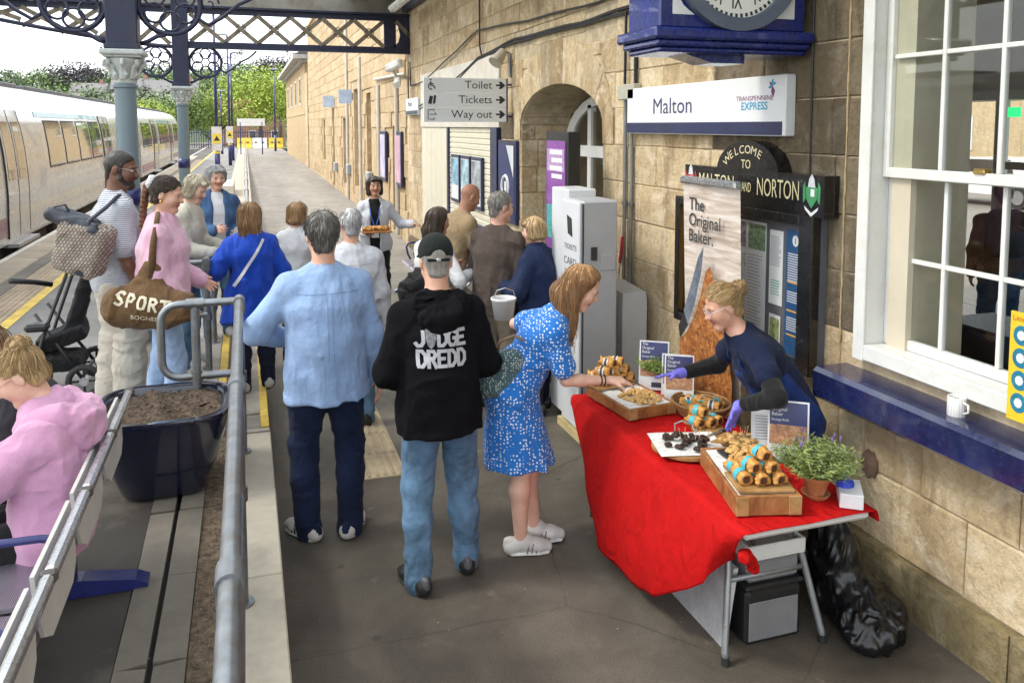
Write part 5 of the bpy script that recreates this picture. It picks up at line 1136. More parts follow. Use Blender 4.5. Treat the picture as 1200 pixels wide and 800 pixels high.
# ============================================================ THINGS ON AND BESIDE THE WALL
WHB=M('sign_white',(.72,.73,.74),.4,.03,2,20,.02); INK=M('sign_navy_ink',(.03,.03,.11),.5,.05); BLKG=M('black_gloss_board',(.008,.008,.009),.22,.2,4,20,.03,coat=.5); GOLD=M('cream_gilt_lettering',(.62,.55,.33),.5,.08)
CHAR=M('charcoal_ink',(.03,.03,.03),.6,.05); CYAN=M('cyan_ink',(.02,.32,.52),.5,.05); PLUM=M('plum_ink',(.2,.02,.14),.5,.05); PAPER=M('poster_paper',(.7,.71,.72),.5,.05,3); GREYI=M('grey_ink',(.3,.3,.33),.6); ORAN=M('orange_print',(.75,.4,.05),.5,.06)
def wall_poly(poly,x,th=.002): return MB().prism(poly,(x,0,0),(0,1,0),(0,0,1),(-th,0,0))
def wtext(name,s,x,y,z,size,mat,par,org,align='CENTER',bold=0,sx=1):
    """lettering on a plane facing -X: reads towards -Y"""
    V,F=text_vf(s,size,align,bold,sx); return link(name,mesh(name,[(x-org[0],y-v[0]-org[1],z+v[1]-org[2]) for v in V],F,mat),par)
class Th:
    """thing helper: parts are given in world coordinates"""
    def __init__(s,name,loc,label,cat,group=None): s.o=Vector(loc); s.E=empty(name,loc,label,cat,group)
    def p(s,mb,n,m,par=None,smooth=False,auto=0):
        me=mb.me(n,m,smooth) if isinstance(mb,MB) else mb; me.transform(Matrix.Translation(-s.o))
        if auto: autosmooth(me,auto)
        return link(n,me,par or s.E)
    def t(s,txt,x,y,z,size,mat,par=None,**k): return wtext('lettering',txt,x,y,z,size,mat,par or s.E,s.o,**k)
# station name sign
t=Th('station_name_sign',(WX-.03,4.93,2.3),'white station name sign reading Malton with navy lower band','sign')
bd=t.p(MB().bx(WX-.075,WX-.004,3.92,5.94,2.29,2.645,.006),'panel',WHB); t.p(MB().bx(WX-.079,WX-.0752,3.945,5.935,2.297,2.375),'navy_band',NV,bd)
t.t('Malton',WX-.0765,5.22,2.49,.165,INK,bd,sx=1.25); t.t('TRANSPENNINE',WX-.0765,4.22,2.515,.042,PLUM,bd,sx=1.25); t.t('EXPRESS',WX-.0765,4.22,2.467,.066,CYAN,bd,sx=1.1,bold=.001)
for k,(a,m,L) in enumerate(((80,CYAN,.055),(140,PLUM,.045),(25,CYAN,.05),(200,CYAN,.05),(-80,PLUM,.085))):
    d=(math.cos(rad(a)),math.sin(rad(a))); n=(-d[1],d[0]); c=(4.045,2.585); L*=.8; P=[(c[0]-q[0],c[1]+q[1]) for q in((0,0),(d[0]*L*.5+n[0]*L*.28,d[1]*L*.5+n[1]*L*.28),(d[0]*L,d[1]*L),(d[0]*L*.5-n[0]*L*.2,d[1]*L*.5-n[1]*L*.2))]
    t.p(wall_poly(P,WX-.0755,.0012+.0004*k),'star_feather',m,bd)
# projecting clock
t=Th('station_clock',(WX,3.98,2.72),'navy double-faced station clock projecting from the wall','clock'); NC=M('clock_navy_gloss',(.012,.022,.16),.3,.15,6,30,.08,coat=.5,dirt=(.02,.03,.12),ds=8)
cx=2.50; cz=3.235
t.p(MB().bx(2.05,2.95,3.80,4.16,2.86,3.75,.01),'case',NC)
t.p(MB().bx(2.0,2.985,3.75,4.21,2.80,2.858,.012).bx(2.025,2.97,3.775,4.185,2.765,2.80,.01).bx(2.05,2.965,3.80,4.16,2.735,2.765,.01),'base_moulding',NC)
t.p(MB().prism([(2.25,2.735),(2.42,2.69),(2.62,2.69),(2.62,2.735)],(0,3.88,0),(1,0,0),(0,0,1),(0,.2,0)),'bracket',NC)
def ringxz(c,r0,r1,y,d,n=48):
    mb=MB()
    for k in range(n):
        a,b=2*math.pi*k/n,2*math.pi*(k+1)/n; mb.prism([(c[0]+r0*math.cos(a),c[1]+r0*math.sin(a)),(c[0]+r0*math.cos(b),c[1]+r0*math.sin(b)),(c[0]+r1*math.cos(b),c[1]+r1*math.sin(b)),(c[0]+r1*math.cos(a),c[1]+r1*math.sin(a))],(0,y,0),(1,0,0),(0,0,1),(0,d,0))
    return mb
BZ=M('bezel_slate',(.10,.12,.17),.45,.1); DL=M('dial_white',(.78,.78,.74),.4,.02)
t.p(ringxz((cx,cz),.315,.385,3.80,-.05),'bezel',BZ); dl=t.p(MB().prism([(cx+.32*math.cos(2*math.pi*k/48),cz+.32*math.sin(2*math.pi*k/48)) for k in range(48)],(0,3.798,0),(1,0,0),(0,0,1),(0,-.012,0)),'dial',DL)
mb=MB()
for k in range(60): a=2*math.pi*k/60; mb.prism([(cx+r*math.cos(a+o),cz+r*math.sin(a+o)) for r,o in((.29,-.025),(.31,-.025),(.31,.025),(.29,.025))],(0,3.7855,0),(1,0,0),(0,0,1),(0,-.001,0))
o=t.p(mb,'minute_track',CHAR,dl); o['kind']='stuff'
for k,s in enumerate(('XII','I','II','III','IIII','V','VI','VII','VIII','IX','X','XI')):
    a=math.pi/2-2*math.pi*k/12; V,F=text_vf(s,.075,bold=.001); up=Vector((math.cos(a),0,math.sin(a))); rt=Vector((up.z,0,-up.x)); c=Vector((cx,3.785,cz))+up*.235-t.o; link('numeral',mesh('numeral',[c+rt*v[0]+up*v[1] for v in V],F,CHAR),dl)
for a,L,w in((rad(-60),.16,.012),(rad(70),.25,.008)): d=(math.cos(a),math.sin(a)); n=(-d[1],d[0]); t.p(MB().prism([(cx-d[0]*.04+n[0]*w,cz-d[1]*.04+n[1]*w),(cx+d[0]*L,cz+d[1]*L),(cx-d[0]*.04-n[0]*w,cz-d[1]*.04-n[1]*w)],(0,3.783,0),(1,0,0),(0,0,1),(0,-.002,0)),'clock_hand',CHAR,dl)
for sx in(-1,1):
    P=[(cx+sx*.375,2.93),(cx+sx*.375,3.07)]+[(cx+sx*.40*math.cos(a),cz+.40*math.sin(a)) for a in()]+[(cx+sx*.31,2.975),(cx+sx*.245,2.93)]; t.p(MB().prism(P,(0,3.799,0),(1,0,0),(0,0,1),(0,-.003,0)),'spandrel',WHB)
# welcome board with notice case
t=Th('welcome_board',(WX-.03,4.4,1.0),'black arched welcome board reading Malton and Norton above a notice case','sign')
xb=WX-.10
P=[(3.66,1.86),(5.14,1.86),(5.14,2.085)]+[(4.40+.33,2.085)]+[(4.40+.33*math.cos(a*math.pi/16),2.07+.19*math.sin(a*math.pi/16)) for a in range(1,16)]+[(4.40-.33,2.085),(3.66,2.085)]
hb=t.p(MB().prism(P,(WX-.006,0,0),(0,1,0),(0,0,1),(-(WX-.006-xb),0,0)),'header',BLKG)
for k,c in enumerate('WELCOME'):
    a=rad(140-k*13.4); V,F=text_vf(c,.072,sx=1.15); up=Vector((0,-math.cos(a)*.9,math.sin(a))).normalized(); rt=Vector((0,-up.z,up.y)); o=Vector((xb-.0012,4.40-.30*math.cos(a)*.92,2.015+.19*math.sin(a)))-t.o; link('lettering',mesh('lettering',[o+rt*v[0]+up*v[1] for v in V],F,GOLD),hb)
def tfit(txt,yc,w,z,h):
    V,F=text_vf(txt,h*1.38); x0=min(v[0] for v in V); x1=max(v[0] for v in V); k=w/(x1-x0); link('lettering',mesh('lettering',[(xb-.0012-t.o.x,yc-(v[0]-(x0+x1)/2)*k-t.o.y,z+v[1]-t.o.z) for v in V],F,GOLD),hb)
tfit('TO',4.40,.10,2.115,.055); tfit('MALTON',4.74,.42,1.985,.10); tfit('AND',4.39,.10,1.975,.06); tfit('NORTON',4.075,.40,1.985,.11)
def crest(cy,cz,main):
    t.p(wall_poly([(cy-.05,cz+.03),(cy+.05,cz+.03),(cy+.048,cz-.03),(cy,cz-.085),(cy-.048,cz-.03)],xb-.0005,.002),'crest_shield',main,hb); t.p(wall_poly([(cy-.03,cz+.03),(cy+.03,cz+.03),(cy+.02,cz+.075),(cy,cz+.1),(cy-.02,cz+.075)],xb-.0005,.003),'crest_helm',M('crest_silver',(.55,.56,.58),.5),hb)
    t.p(wall_poly([(cy-.025,cz+.02),(cy+.005,cz+.02),(cy+.005,cz-.02),(cy-.025,cz-.02)],xb-.001,.0035),'crest_charge',WHB,hb); t.p(wall_poly([(cy-.06,cz-.075),(cy,cz-.11),(cy+.06,cz-.075),(cy+.05,cz-.095),(cy,cz-.13),(cy-.05,cz-.095)],xb-.0005,.002),'crest_scroll',WHB,hb)
    for s in(-1,1): t.p(wall_poly([(cy+s*.055,cz+.06),(cy+s*.075,cz+.03),(cy+s*.07,cz-.06),(cy+s*.052,cz-.04)],xb-.0005,.002),'crest_mantling',main,hb)
crest(3.765,1.99,M('crest_green',(.05,.25,.1),.5)); crest(5.06,1.99,M('crest_red',(.35,.04,.04),.5))
cs=MB().bx(WX-.05,WX-.006,3.74,5.26,.975,1.859)
cf=t.p(cs,'case_back',M('case_grey_felt',(.10,.10,.11),.9,.1))
for a,b,z0,z1 in((3.74,3.86,.975,1.859),(5.20,5.26,.975,1.859),(3.8601,5.1999,.975,1.03),(3.8601,5.1999,1.80,1.859)): t.p(MB().bx(WX-.11,WX-.0502,a,b,z0,z1,.005),'case_frame',BLKG)
xp=WX-.0515
BLU=M('poster_blue',(.02,.08,.2),.4,.08); 
def poster(y0,y1,z0,z1,m,name='poster'): return t.p(MB().bx(xp-.0015,xp,y0,y1,z0,z1),name,m)
def lines(y0,y1,zs,m,par,h=.005,x=None):
    mb=MB()
    for z in zs: mb.bx((x or xp)-.0032,(x or xp)-.0022,y0+random.uniform(0,.3)*(y1-y0),y1,z,z+h)
    o=t.p(mb,'print_lines',m,par); o['kind']='stuff'; return o
p=poster(3.875,4.04,1.04,1.76,BLU); lines(3.90,4.02,[1.62-k*.014 for k in range(12)],PAPER,p); lines(3.90,4.02,[1.40-k*.014 for k in range(5)],PAPER,p); lines(3.90,4.02,[1.25-k*.014 for k in range(6)],PAPER,p)
for z in(1.455,1.29,1.15): t.p(MB().bx(xp-.004,xp-.0025,3.895,4.02,z,z+.008),'rule',ORAN,p)
t.p(wall_poly([(3.955+.028*math.cos(a*.5236),1.70+.032*math.sin(a*.5236)) for a in range(12)],xp-.002,.001),'roundel',PAPER,p); t.t('i',xp-.0036,3.955,1.70,.05,BLU,p,bold=.002)
p=poster(4.07,4.20,1.30,1.74,PAPER); lines(4.085,4.19,[1.70-k*.013 for k in range(14)],GREYI,p); lines(4.085,4.18,[1.44-k*.016 for k in range(6)],M('print_green',(.1,.4,.25),.5),p)
p=poster(4.08,4.19,1.06,1.24,PAPER); t.p(MB().bx(xp-.004,xp-.0025,4.09,4.18,1.09,1.22),'photo',M('print_meadow',(.25,.3,.12),.5,.5,30),p)
def mapmat():
    m=bpy.data.materials.new('map_print'); t_,b=nodes(m); v=coordn(t_); t_.links.new(ramp(t_,noise(t_,v,4,6,.6,.5),[(.4,(.55,.6,.7)),(.47,(.6,.62,.6)),(.5,(.1,.28,.16)),(.62,(.22,.36,.2)),(.72,(.45,.42,.3))]),b.inputs['Base Color']); b.inputs['Roughness'].default_value=.5; return m
p=poster(4.235,4.70,1.04,1.77,PAPER); t.p(MB().bx(xp-.004,xp-.0025,4.45,4.69,1.05,1.56),'map',mapmat(),p); lines(4.27,4.43,[1.56-k*.02 for k in range(22)],GREYI,p,.004); t.p(MB().bx(xp-.004,xp-.0025,4.245,4.42,1.6,1.755),'photo',M('print_garden',(.16,.24,.13),.5,.8,40),p); t.p(MB().bx(xp-.004,xp-.0025,4.45,4.55,1.6,1.755),'photo',M('print_street',(.2,.2,.22),.5,.8,40),p)
p=poster(4.73,5.18,1.04,1.80,ORAN)
t.p(MB().add([(WX-.1,3.862,1.032),(WX-.1,5.198,1.032),(WX-.1,5.198,1.798),(WX-.1,3.862,1.798)],[(0,3,2,1)]),'case_glass',glassmat('case_glass',(.97,.97,.97),.03))
t.E.scale=(1,.967,1); t.E.location.y=4.4*.967
# roll-up banner
t=Th('pull_up_banner',(2.72,4.30,0),'tall pull-up banner reading The Original Baker behind the stall','banner')
def bx_(z): return 2.76-.03*z
def bprint():
    m=bpy.data.materials.new('banner_board_print'); t_,b=nodes(m); v=coordn(t_,scale=(1,1.2,9)); n=noise(t_,v,2.2,6,.65,1.0); c=ramp(t_,n,[(.3,(.34,.26,.2)),(.5,(.58,.49,.42)),(.7,(.74,.69,.64))])
    t_.links.new(c,b.inputs['Base Color']); b.inputs['Roughness'].default_value=.5; return m
def crust(name,a,bb,c_,sc=14):
    m=bpy.data.materials.new(name); t_,b=nodes(m); v=coordn(t_); n=noise(t_,v,sc,7,.75,.8); c=ramp(t_,n,[(.32,c_),(.5,bb),(.68,a)]); t_.links.new(c,b.inputs['Base Color']); b.inputs['Roughness'].default_value=.45; bump(t_,b,n,.5,.01); MATS[name]=m; return m
BP=bprint(); CRU=crust('banner_crust_print',(.62,.3,.1),(.35,.12,.03),(.08,.025,.01),22)
Y0,Y1=4.02,4.62
sk=MB().grid(lambda u,v:(bx_(2.0*u)+.012*math.sin(3*v+2*u)-.004,Y0+(Y1-Y0)*v,.06+1.94*u),10,6); sh=t.p(sk,'printed_sheet',BP,None,True)
def bpoly(P,n,m,k):
    t.p(MB().prism([(Y1-a*(Y1-Y0),z) for a,z in P],(2.738-.03*sum(z for a,z in P)/len(P)-.003*k,0,0),(0,1,0),(-.03,0,1),(-.001,0,0)),n,m,sh)
bpoly([(.0,.96),(.14,1.02),(.3,1.14),(.44,1.30),(.54,1.46),(.62,1.5),(.70,1.42),(.80,1.28),(.90,1.08),(1.,.85),(1.,.12),(.0,.12)],'pastry_print',CRU,1)
bpoly([(.04,.62),(.2,.86),(.36,1.04),(.5,1.14),(.62,1.0),(.68,.72),(.5,.4),(.2,.36)],'filling_print',crust('banner_filling_print',(.42,.2,.09),(.2,.075,.04),(.05,.02,.014),16),2)
bpoly([(.14,1.17),(.22,1.09),(.36,1.24),(.5,1.46),(.55,1.62),(.44,1.54),(.3,1.36)],'knife_print',M('knife_print',(.13,.15,.19),.4,.4,12),3)
bpoly([(.0,1.05),(.03,.97),(.21,1.085),(.13,1.165)],'knife_handle_print',M('knife_handle_print',(.03,.028,.03),.5,.3,12),3)
bpoly([(.3,.62),(.48,.83),(.62,.98),(.8,.62),(.98,.25),(.9,.22),(.74,.58),(.62,.8),(.46,.62),(.34,.48)],'ribbon_print',M('ribbon_print',(.45,.52,.56),.5,.5,30),4)
for s_,z in(('The',1.855),('Original',1.755),('Baker.',1.655)): t.t(s_,bx_(1.76)-.022,Y1-.07,z,.115,CHAR,sh,align='LEFT',sx=1.0,bold=.001)
t.p(MB().bx(2.66,2.715,Y0-.01,Y1+.01,1.985,2.03,.01),'top_bar',STEEL); t.p(MB().bx(2.68,2.82,Y0-.02,Y1+.02,0,.07,.02),'base_cassette',STEEL); t.p(MB().cyl((2.79,4.3,.05),(2.735,4.3,1.99),.01),'support_pole',STEEL)
# ticket machine, totem, cabinets
GMM=M('ticket_machine_grey',(.40,.41,.43),.45,.05,2,30,.05); GML=M('ticket_machine_white',(.62,.63,.65),.4,.05,2,30,.05)
t=Th('ticket_machine',(2.47,5.72,0),'tall grey ticket machine with white front beside the woman in the blue dress','ticket machine')
t.p(MB().bx(2.34,2.62,5.45,5.80,.06,1.80,.012),'cabinet',GMM); f=t.p(MB().bx(2.31,2.339,5.46,5.79,.08,1.79,.008),'front_panel',GML); t.p(MB().bx(2.30,2.66,5.40,5.85,0,.06),'base_plate',M('pale_timber_base',(.5,.4,.2),.7)); t.p(MB().bx(2.335,2.345,5.444,5.4495,.1,1.78),'seam',CHAR)
t.p(MB().bx(2.40,2.45,5.435,5.4495,1.36,1.46,.004),'lock',CHAR); t.p(MB().bx(2.48,2.60,5.442,5.4495,1.28,1.4,.003),'side_hatch',GMM); t.p(MB().bx(2.36,2.60,5.801,6.15,.06,1.86,.01),'rear_cabinet',GML)
for s_,z,sz in(('TICKETS',1.44,.07),('CARD',1.33,.10),('PAYMENT',1.25,.055),('ONLY',1.16,.10)): t.t(s_,2.3085,5.625,z,sz*.8,CHAR,f,sx=1.15)
t.p(wall_poly([(5.58,1.52),(5.67,1.54),(5.69,1.68),(5.60,1.66)],2.309,.002),'ticket_symbol',CHAR,f); t.p(MB().bx(2.304,2.309,5.53,5.70,.98,1.08),'notice',PAPER,f); t.p(MB().bx(2.295,2.309,5.55,5.72,.7,.88,.004),'card_slot',M('slot_grey',(.2,.2,.22),.4),f)
t=Th('information_totem',(2.73,6.66,0),'black information totem showing a purple and teal poster beside the ticket machine','totem')
t.p(MB().bx(2.6000,2.7200,6.40,6.93,.0,2.30,.008),'housing',M('totem_black',(.015,.015,.016),.35,.2,5,20,.05)); s=t.p(MB().bx(2.5920,2.5990,6.44,6.89,.2,2.22),'screen',M('poster_purple',(.26,.08,.36),.2,.1,coat=.6))
t.p(MB().bx(2.5890,2.5915,6.46,6.87,1.95,2.15),'purple_block',M('poster_mauve',(.45,.28,.5),.3),s); t.p(MB().bx(2.5890,2.5915,6.46,6.87,1.35,1.65),'teal_block',M('poster_teal',(.08,.4,.38),.3),s); t.p(MB().bx(2.5890,2.5915,6.46,6.87,.85,1.25),'cream_block',M('poster_cream',(.5,.52,.42),.4),s)
for k in range(4): t.p(MB().bx(2.5875,2.5888,6.5,6.8-.05*(k%2),2.1-k*.07,2.14-k*.07),'headline',PAPER,s)
t=Th('grey_cabinet',(2.85,5.75,0),'low pale grey cabinet between the ticket machine and the wall','cabinet'); t.p(MB().prism([(5.6,0),(6.0,0),(6.0,1.09),(5.6,1.06)],(2.74,0,0),(0,1,0),(0,0,1),(.2,0,0)),'body',M('pale_grey_metal',(.52,.53,.54),.5,.05)); t.p(MB().bx(2.735,2.945,5.594,5.599,.03,1.03),'door_panel',M('pale_grey_metal',0))
t=Th('broom',(2.93,6.02,0),'red-handled litter picker leaning on the wall conduits','tool'); t.p(MB().cyl((2.92,6.03,1.22),(2.945,6.035,1.44),.013),'handle',M('red_grip',(.4,.02,.03),.4)); t.p(MB().cyl((2.80,6.02,.0),(2.92,6.03,1.22),.007),'shaft',STEEL)
planter((2.52,5.02,0.0),.44,.50,'navy planter of dark soil behind the sausage-roll stack')
# fingerpost sign
t=Th('direction_sign',(2.45,9.15,2.4),'grey wall sign with arrows for Toilet, Tickets and Way out','sign'); SG=M('sign_grey',(.78,.79,.80),.45,.04,2)
for k,s_ in enumerate(('Toilet','Tickets','Way out')):
    z=2.735-k*.169; b=t.p(MB().bx(1.94,2.93,9.13,9.17,z,z+.165,.003),'sign_panel',SG)
    V,F=text_vf(s_,.128,'RIGHT',sx=1.08); link('lettering',mesh('lettering',[(2.755+v[0]-t.o.x,9.1285-t.o.y,z+.085+v[1]-t.o.z) for v in V],F,CHAR),b)
    t.p(MB().bx(2.80,2.88,9.1265,9.1285,z+.077,z+.097).prism([(2.855,z+.087),(2.835,z+.13),(2.865,z+.13),(2.915,z+.087),(2.865,z+.044),(2.835,z+.044)],(0,9.1285,0),(1,0,0),(0,0,1),(0,-.002,0)),'arrow',CHAR,b)
    if k==0: t.p(MB().tube([(2.03+.035*math.cos(a*.7),9.127,z+.065+.035*math.sin(a*.7)) for a in range(1,8)],.006,5).tube([(2.02,9.127,z+.12),(2.025,9.127,z+.075),(2.06,9.127,z+.07),(2.075,9.127,z+.04)],.007,5).tube([(2.02,9.127,z+.135),(2.02,9.127,z+.15)],.01,6),'wheelchair_symbol',CHAR,b)
    if k==1: t.p(MB().prism([(1.99,z+.04),(2.03,z+.03),(2.05,z+.12),(2.01,z+.13)],(0,9.1285,0),(1,0,0),(0,0,1),(0,-.001,0)).prism([(2.045,z+.03),(2.075,z+.045),(2.085,z+.13),(2.06,z+.135)],(0,9.1285,0),(1,0,0),(0,0,1),(0,-.0015,0)),'ticket_symbol',CHAR,b)
    if k==2: t.p(MB().tube([(2.06,9.127,z+.12),(2.06,9.127,z+.14),(1.99,9.127,z+.14),(1.99,9.127,z+.03),(2.06,9.127,z+.03),(2.06,9.127,z+.05)],.005,4).tube([(2.01,9.127,z+.085),(2.09,9.127,z+.085),(2.07,9.127,z+.105)],.005,4),'exit_symbol',CHAR,b)
t.p(MB().bx(2.931,WX,9.14,9.16,2.82,2.84).bx(2.931,WX,9.14,9.16,2.45,2.47).bx(2.9305,2.945,9.125,9.175,2.39,2.905),'wall_bracket',NVM)
t=Th('floodlight',(2.85,9.15,3.17),'small beige floodlight on a pipe above the direction sign','light'); t.p(MB().cyl((2.9,9.16,3.22),(2.78,9.10,3.08),.05,.085,n=16),'head',M('beige_metal',(.42,.38,.3),.5)); t.p(MB().tube([(2.98,9.15,2.92),(2.97,9.15,3.2),(2.9,9.15,3.22)],.018,8),'bracket',GALV)
t=Th('security_camera',(2.8,15.3,3.35),'white security cameras on a bracket under the girder end','camera'); t.p(MB().box((2.66,15.1,3.46),(.16,.42,.15),Matrix.Rotation(.5,3,'Z')@Matrix.Rotation(-.25,3,'X'),.03),'camera_body',LAM); t.p(MB().tube([(WX,15.3,3.25),(2.7,15.2,3.28),(2.66,15.15,3.38)],.03,8),'arm',DP); t.p(MB().cyl((2.74,15.1,3.22),(2.68,14.95,3.1),.05,.07,n=14),'spot_lamp',LAM)
# cables, conduits, junction box
t=Th('conduit',(WX-.03,6.0,1.0),'pair of grey conduits with a junction box running down the wall','conduit')
for y in(6.06,5.94): t.p(MB().cyl((WX-.03,y,.9),(WX-.03,y,2.56),.016,n=10),'pipe',M('conduit_grey',(.22,.22,.21),.5,metal=.5)); t.p(MB().cyl((WX-.03,y,1.7),(WX-.03,y,1.73),.024,n=10),'clip',GALV)
t.p(MB().bx(WX-.075,WX-.008,5.83,5.985,2.56,2.685,.008),'junction_box',M('beige_box',(.46,.44,.36),.5)); t.p(MB().bx(WX-.07,WX-.008,5.99,6.13,2.56,2.68,.008),'junction_box',M('beige_box',0))
cb=MATS['black_cable']
for k,pts in enumerate(([(14.9,2.55),(14.6,2.6),(12,2.95),(10.5,3.23),(9.0,3.315),(7.0,3.28),(5.95,3.27),(5.9,3.1),(5.9,2.69)],[(14.9,2.62),(12,2.99),(10.5,3.25),(9,3.345),(7,3.30),(5.8,3.31),(4.3,3.35)],[(15.2,3.55),(15.15,3.1),(14,3.12),(12,3.4),(10.5,3.62),(8.5,3.5),(6.6,3.43),(5,3.5)],[(10.4,4.6),(10.4,3.4),(10.3,3.26)],[(6.05,3.28),(6.06,2.69)],[(15.3,4.2),(15.3,2.6)])):
    tt=Th('cable',(WX-.02,pts[0][0],pts[0][1]),['black cable sagging along the wall to the junction box','thin black cable along the wall towards the clock','upper black cable crossing the high wall stones','black cable dropping down the upper wall','short black cable above the conduits','black cable beside the girder end'][k],'cable')
    P=[]
    for i in range(len(pts)-1):
        for q in range(5): f=q/5; P.append((WX-.022-.004*k,pts[i][0]+(pts[i+1][0]-pts[i][0])*f,pts[i][1]+(pts[i+1][1]-pts[i][1])*f+.006*math.sin(q*1.3+i)))
    P.append((WX-.022-.004*k,*pts[-1])); tt.p(MB().tube(P,.016 if k<2 else .012,6),'run',cb)
# posters along the wall
t=Th('poster_frame',(WX-.03,9.17,1.2),'navy poster frame with white ring emblem on the pier beside the arch','poster'); t.p(MB().bx(WX-.05,WX-.004,8.85,9.53,1.2,2.18,.006),'frame',NV); p=t.p(MB().bx(WX-.054,WX-.0502,8.90,9.48,1.25,2.13),'sheet',M('poster_navy',(.02,.03,.12),.4)); t.p(wall_poly([(8.92,2.12),(9.2,2.12),(8.92,1.75)],WX-.055,.001),'pale_corner',PAPER,p); mb=MB().tube([(WX-.056,9.22+.13*math.cos(a*.5236),1.62+.14*math.sin(a*.5236)) for a in range(12)],.02,6,closed=True); t.p(mb,'ring_emblem',PAPER,p); t.p(MB().bx(WX-.058,WX-.055,9.18,9.26,1.55,1.69),'phone_emblem',PAPER,p); lines(8.95,9.4,[1.38-k*.03 for k in range(3)],PAPER,p,.012,x=WX-.054)
for k,(y0,y1) in enumerate(((11.5,12.0),(10.92,11.42),(10.32,10.84))):
    t=Th('poster_frame',(WX-.01,y0,1.24),['framed tourist poster on the shutter, nearest the cream boards','framed tourist poster on the shutter, middle of three','framed tourist poster on the shutter, nearest the navy post'][k],'poster','three posters on the ticket hall shutter'); t.p(MB().bx(WX-.04,WX+.003,y0,y1,1.22,1.93,.005),'frame',NV)
    p=t.p(MB().bx(WX-.043,WX-.0402,y0+.04,y1-.04,1.27,1.88),'sheet',PAPER); t.p(MB().bx(WX-.0445,WX-.0432,y0+.05,y1-.05,1.48,1.87),'photo',M(['print_sea','print_sky','print_town'][k],[(.2,.38,.5),(.3,.45,.6),(.3,.33,.35)][k],.4,.6,6),p)
for k,(yy,c) in enumerate(((16.05,(.5,.3,.38)),(17.95,(.45,.42,.55)))):
    t=Th('poster_frame',(WX-.02,yy,1.15),['navy-framed pink poster just past the girder','navy-framed pale poster beyond the pink one'][k],'poster'); t.p(MB().bx(WX-.06,WX-.004,yy,yy+.75,1.12,2.24,.01),'frame',NV); t.p(MB().bx(WX-.065,WX-.0602,yy+.06,yy+.69,1.2,2.16),'sheet',M('faded_poster_%d'%k,c,.4,.25,3))
t=Th('hanging_sign',(2.92,15.0,2.55),'small white station sign on the wall beside the direction sign','sign'); t.p(MB().bx(WX-.07,WX-.004,14.3,15.4,2.55,2.86,.005),'panel',WHB); t.p(MB().bx(WX-.074,WX-.0702,14.31,15.39,2.56,2.63),'navy_band',NV); t.t('Malton',WX-.0715,15.0,2.75,.11,INK,sx=1.3)
t=Th('bracket_sign',(2.85,24,3.2),'small pale blue panel sign high on the far wall','sign'); t.p(MB().bx(2.6,2.98,24,24.04,3.0,3.4),'panel',M('pale_blue_sign',(.4,.5,.65),.5)); t.p(MB().bx(2.98,WX+.01,24,24.03,3.1,3.3),'bracket',GALV)
t=Th('bracket_sign',(2.85,29,3.2),'smaller pale blue panel sign farther along the far wall','sign'); t.p(MB().bx(2.6,2.98,29,29.04,3.0,3.4),'panel',M('pale_blue_sign',0)); t.p(MB().bx(2.98,WX+.01,29,29.03,3.1,3.3),'bracket',GALV)
# sill mug and yellow panel
def heart():
    m=bpy.data.materials.new('spotted_mug_glaze'); t_,b=nodes(m); v=coordn(t_,scale=(55,55,55)); vo=t_.nodes.new('ShaderNodeTexVoronoi'); vo.inputs['Randomness'].default_value=.15; t_.links.new(v,vo.inputs['Vector']); t_.links.new(mixc(t_,maprange(t_,vo.outputs['Distance'],.24,.3,1,0),(.78,.77,.75),(.12,.12,.13)),b.inputs['Base Color']); b.inputs['Roughness'].default_value=.15; return m
pm=onz(1138,473,1.097); pm.x=2.905; t=Th('mug',(2.905,2.66,1.096),'white mug with small grey hearts on the navy sill','mug'); hm_=heart()
t.p(MB().lathe([(.034,0),(.037,.004),(.0375,.085),(.036,.087),(.0345,.085),(.034,.012),(.001,.01)],(2.905,2.66,1.096),24),'cup',hm_,None,True); t.p(MB().tube([(2.905+.0,2.66-.036,1.165),(2.905,2.66-.06,1.16),(2.905,2.66-.062,1.13),(2.905,2.66-.036,1.115)],.005,6),'handle',hm_,None,True); t.p(MB().lathe([(.033,0),(.0331,.001)],(2.905,2.66,1.165),20),'tea',M('tea',(.12,.05,.02),.1))
t=Th('yellow_notice',(2.88,2.3,1.19),'yellow notice board with teal discs at the window edge','sign'); yb=t.p(MB().bx(2.875,2.885,2.0,2.395,1.185,1.62),'board',M('notice_yellow',(.72,.5,.03),.4,.04)); t.t('Litter',2.8735,2.385,1.595,.03,M('notice_red',(.5,.05,.02),.5),yb,align='LEFT')
for z in(1.53,1.44,1.35,1.26): q=t.p(wall_poly([(2.345+.035*math.cos(a*.393),z+.04*math.sin(a*.393)) for a in range(16)],2.8749,.001),'disc',M('disc_teal',(.02,.18,.28),.4),yb); t.p(wall_poly([(2.345+.018*math.cos(a*.785),z+.02*math.sin(a*.785)) for a in range(8)],2.8738,.001),'pictogram',PAPER,yb)
t.p(MB().cyl((2.88,2.2,1.097),(2.88,2.2,1.185),.012),'stand',GALV)
sp(MB().prism([(3.25+.055*math.cos(a*.4),.63+.07*math.sin(a*.4)+.01*math.sin(a*3)) for a in range(16)],(WX-.013,0,0),(0,1,0),(0,0,1),(.02,0,0)),'brown_patch_repair',M('patch_mortar',(.16,.1,.07),.95,.3,20,60,.6))
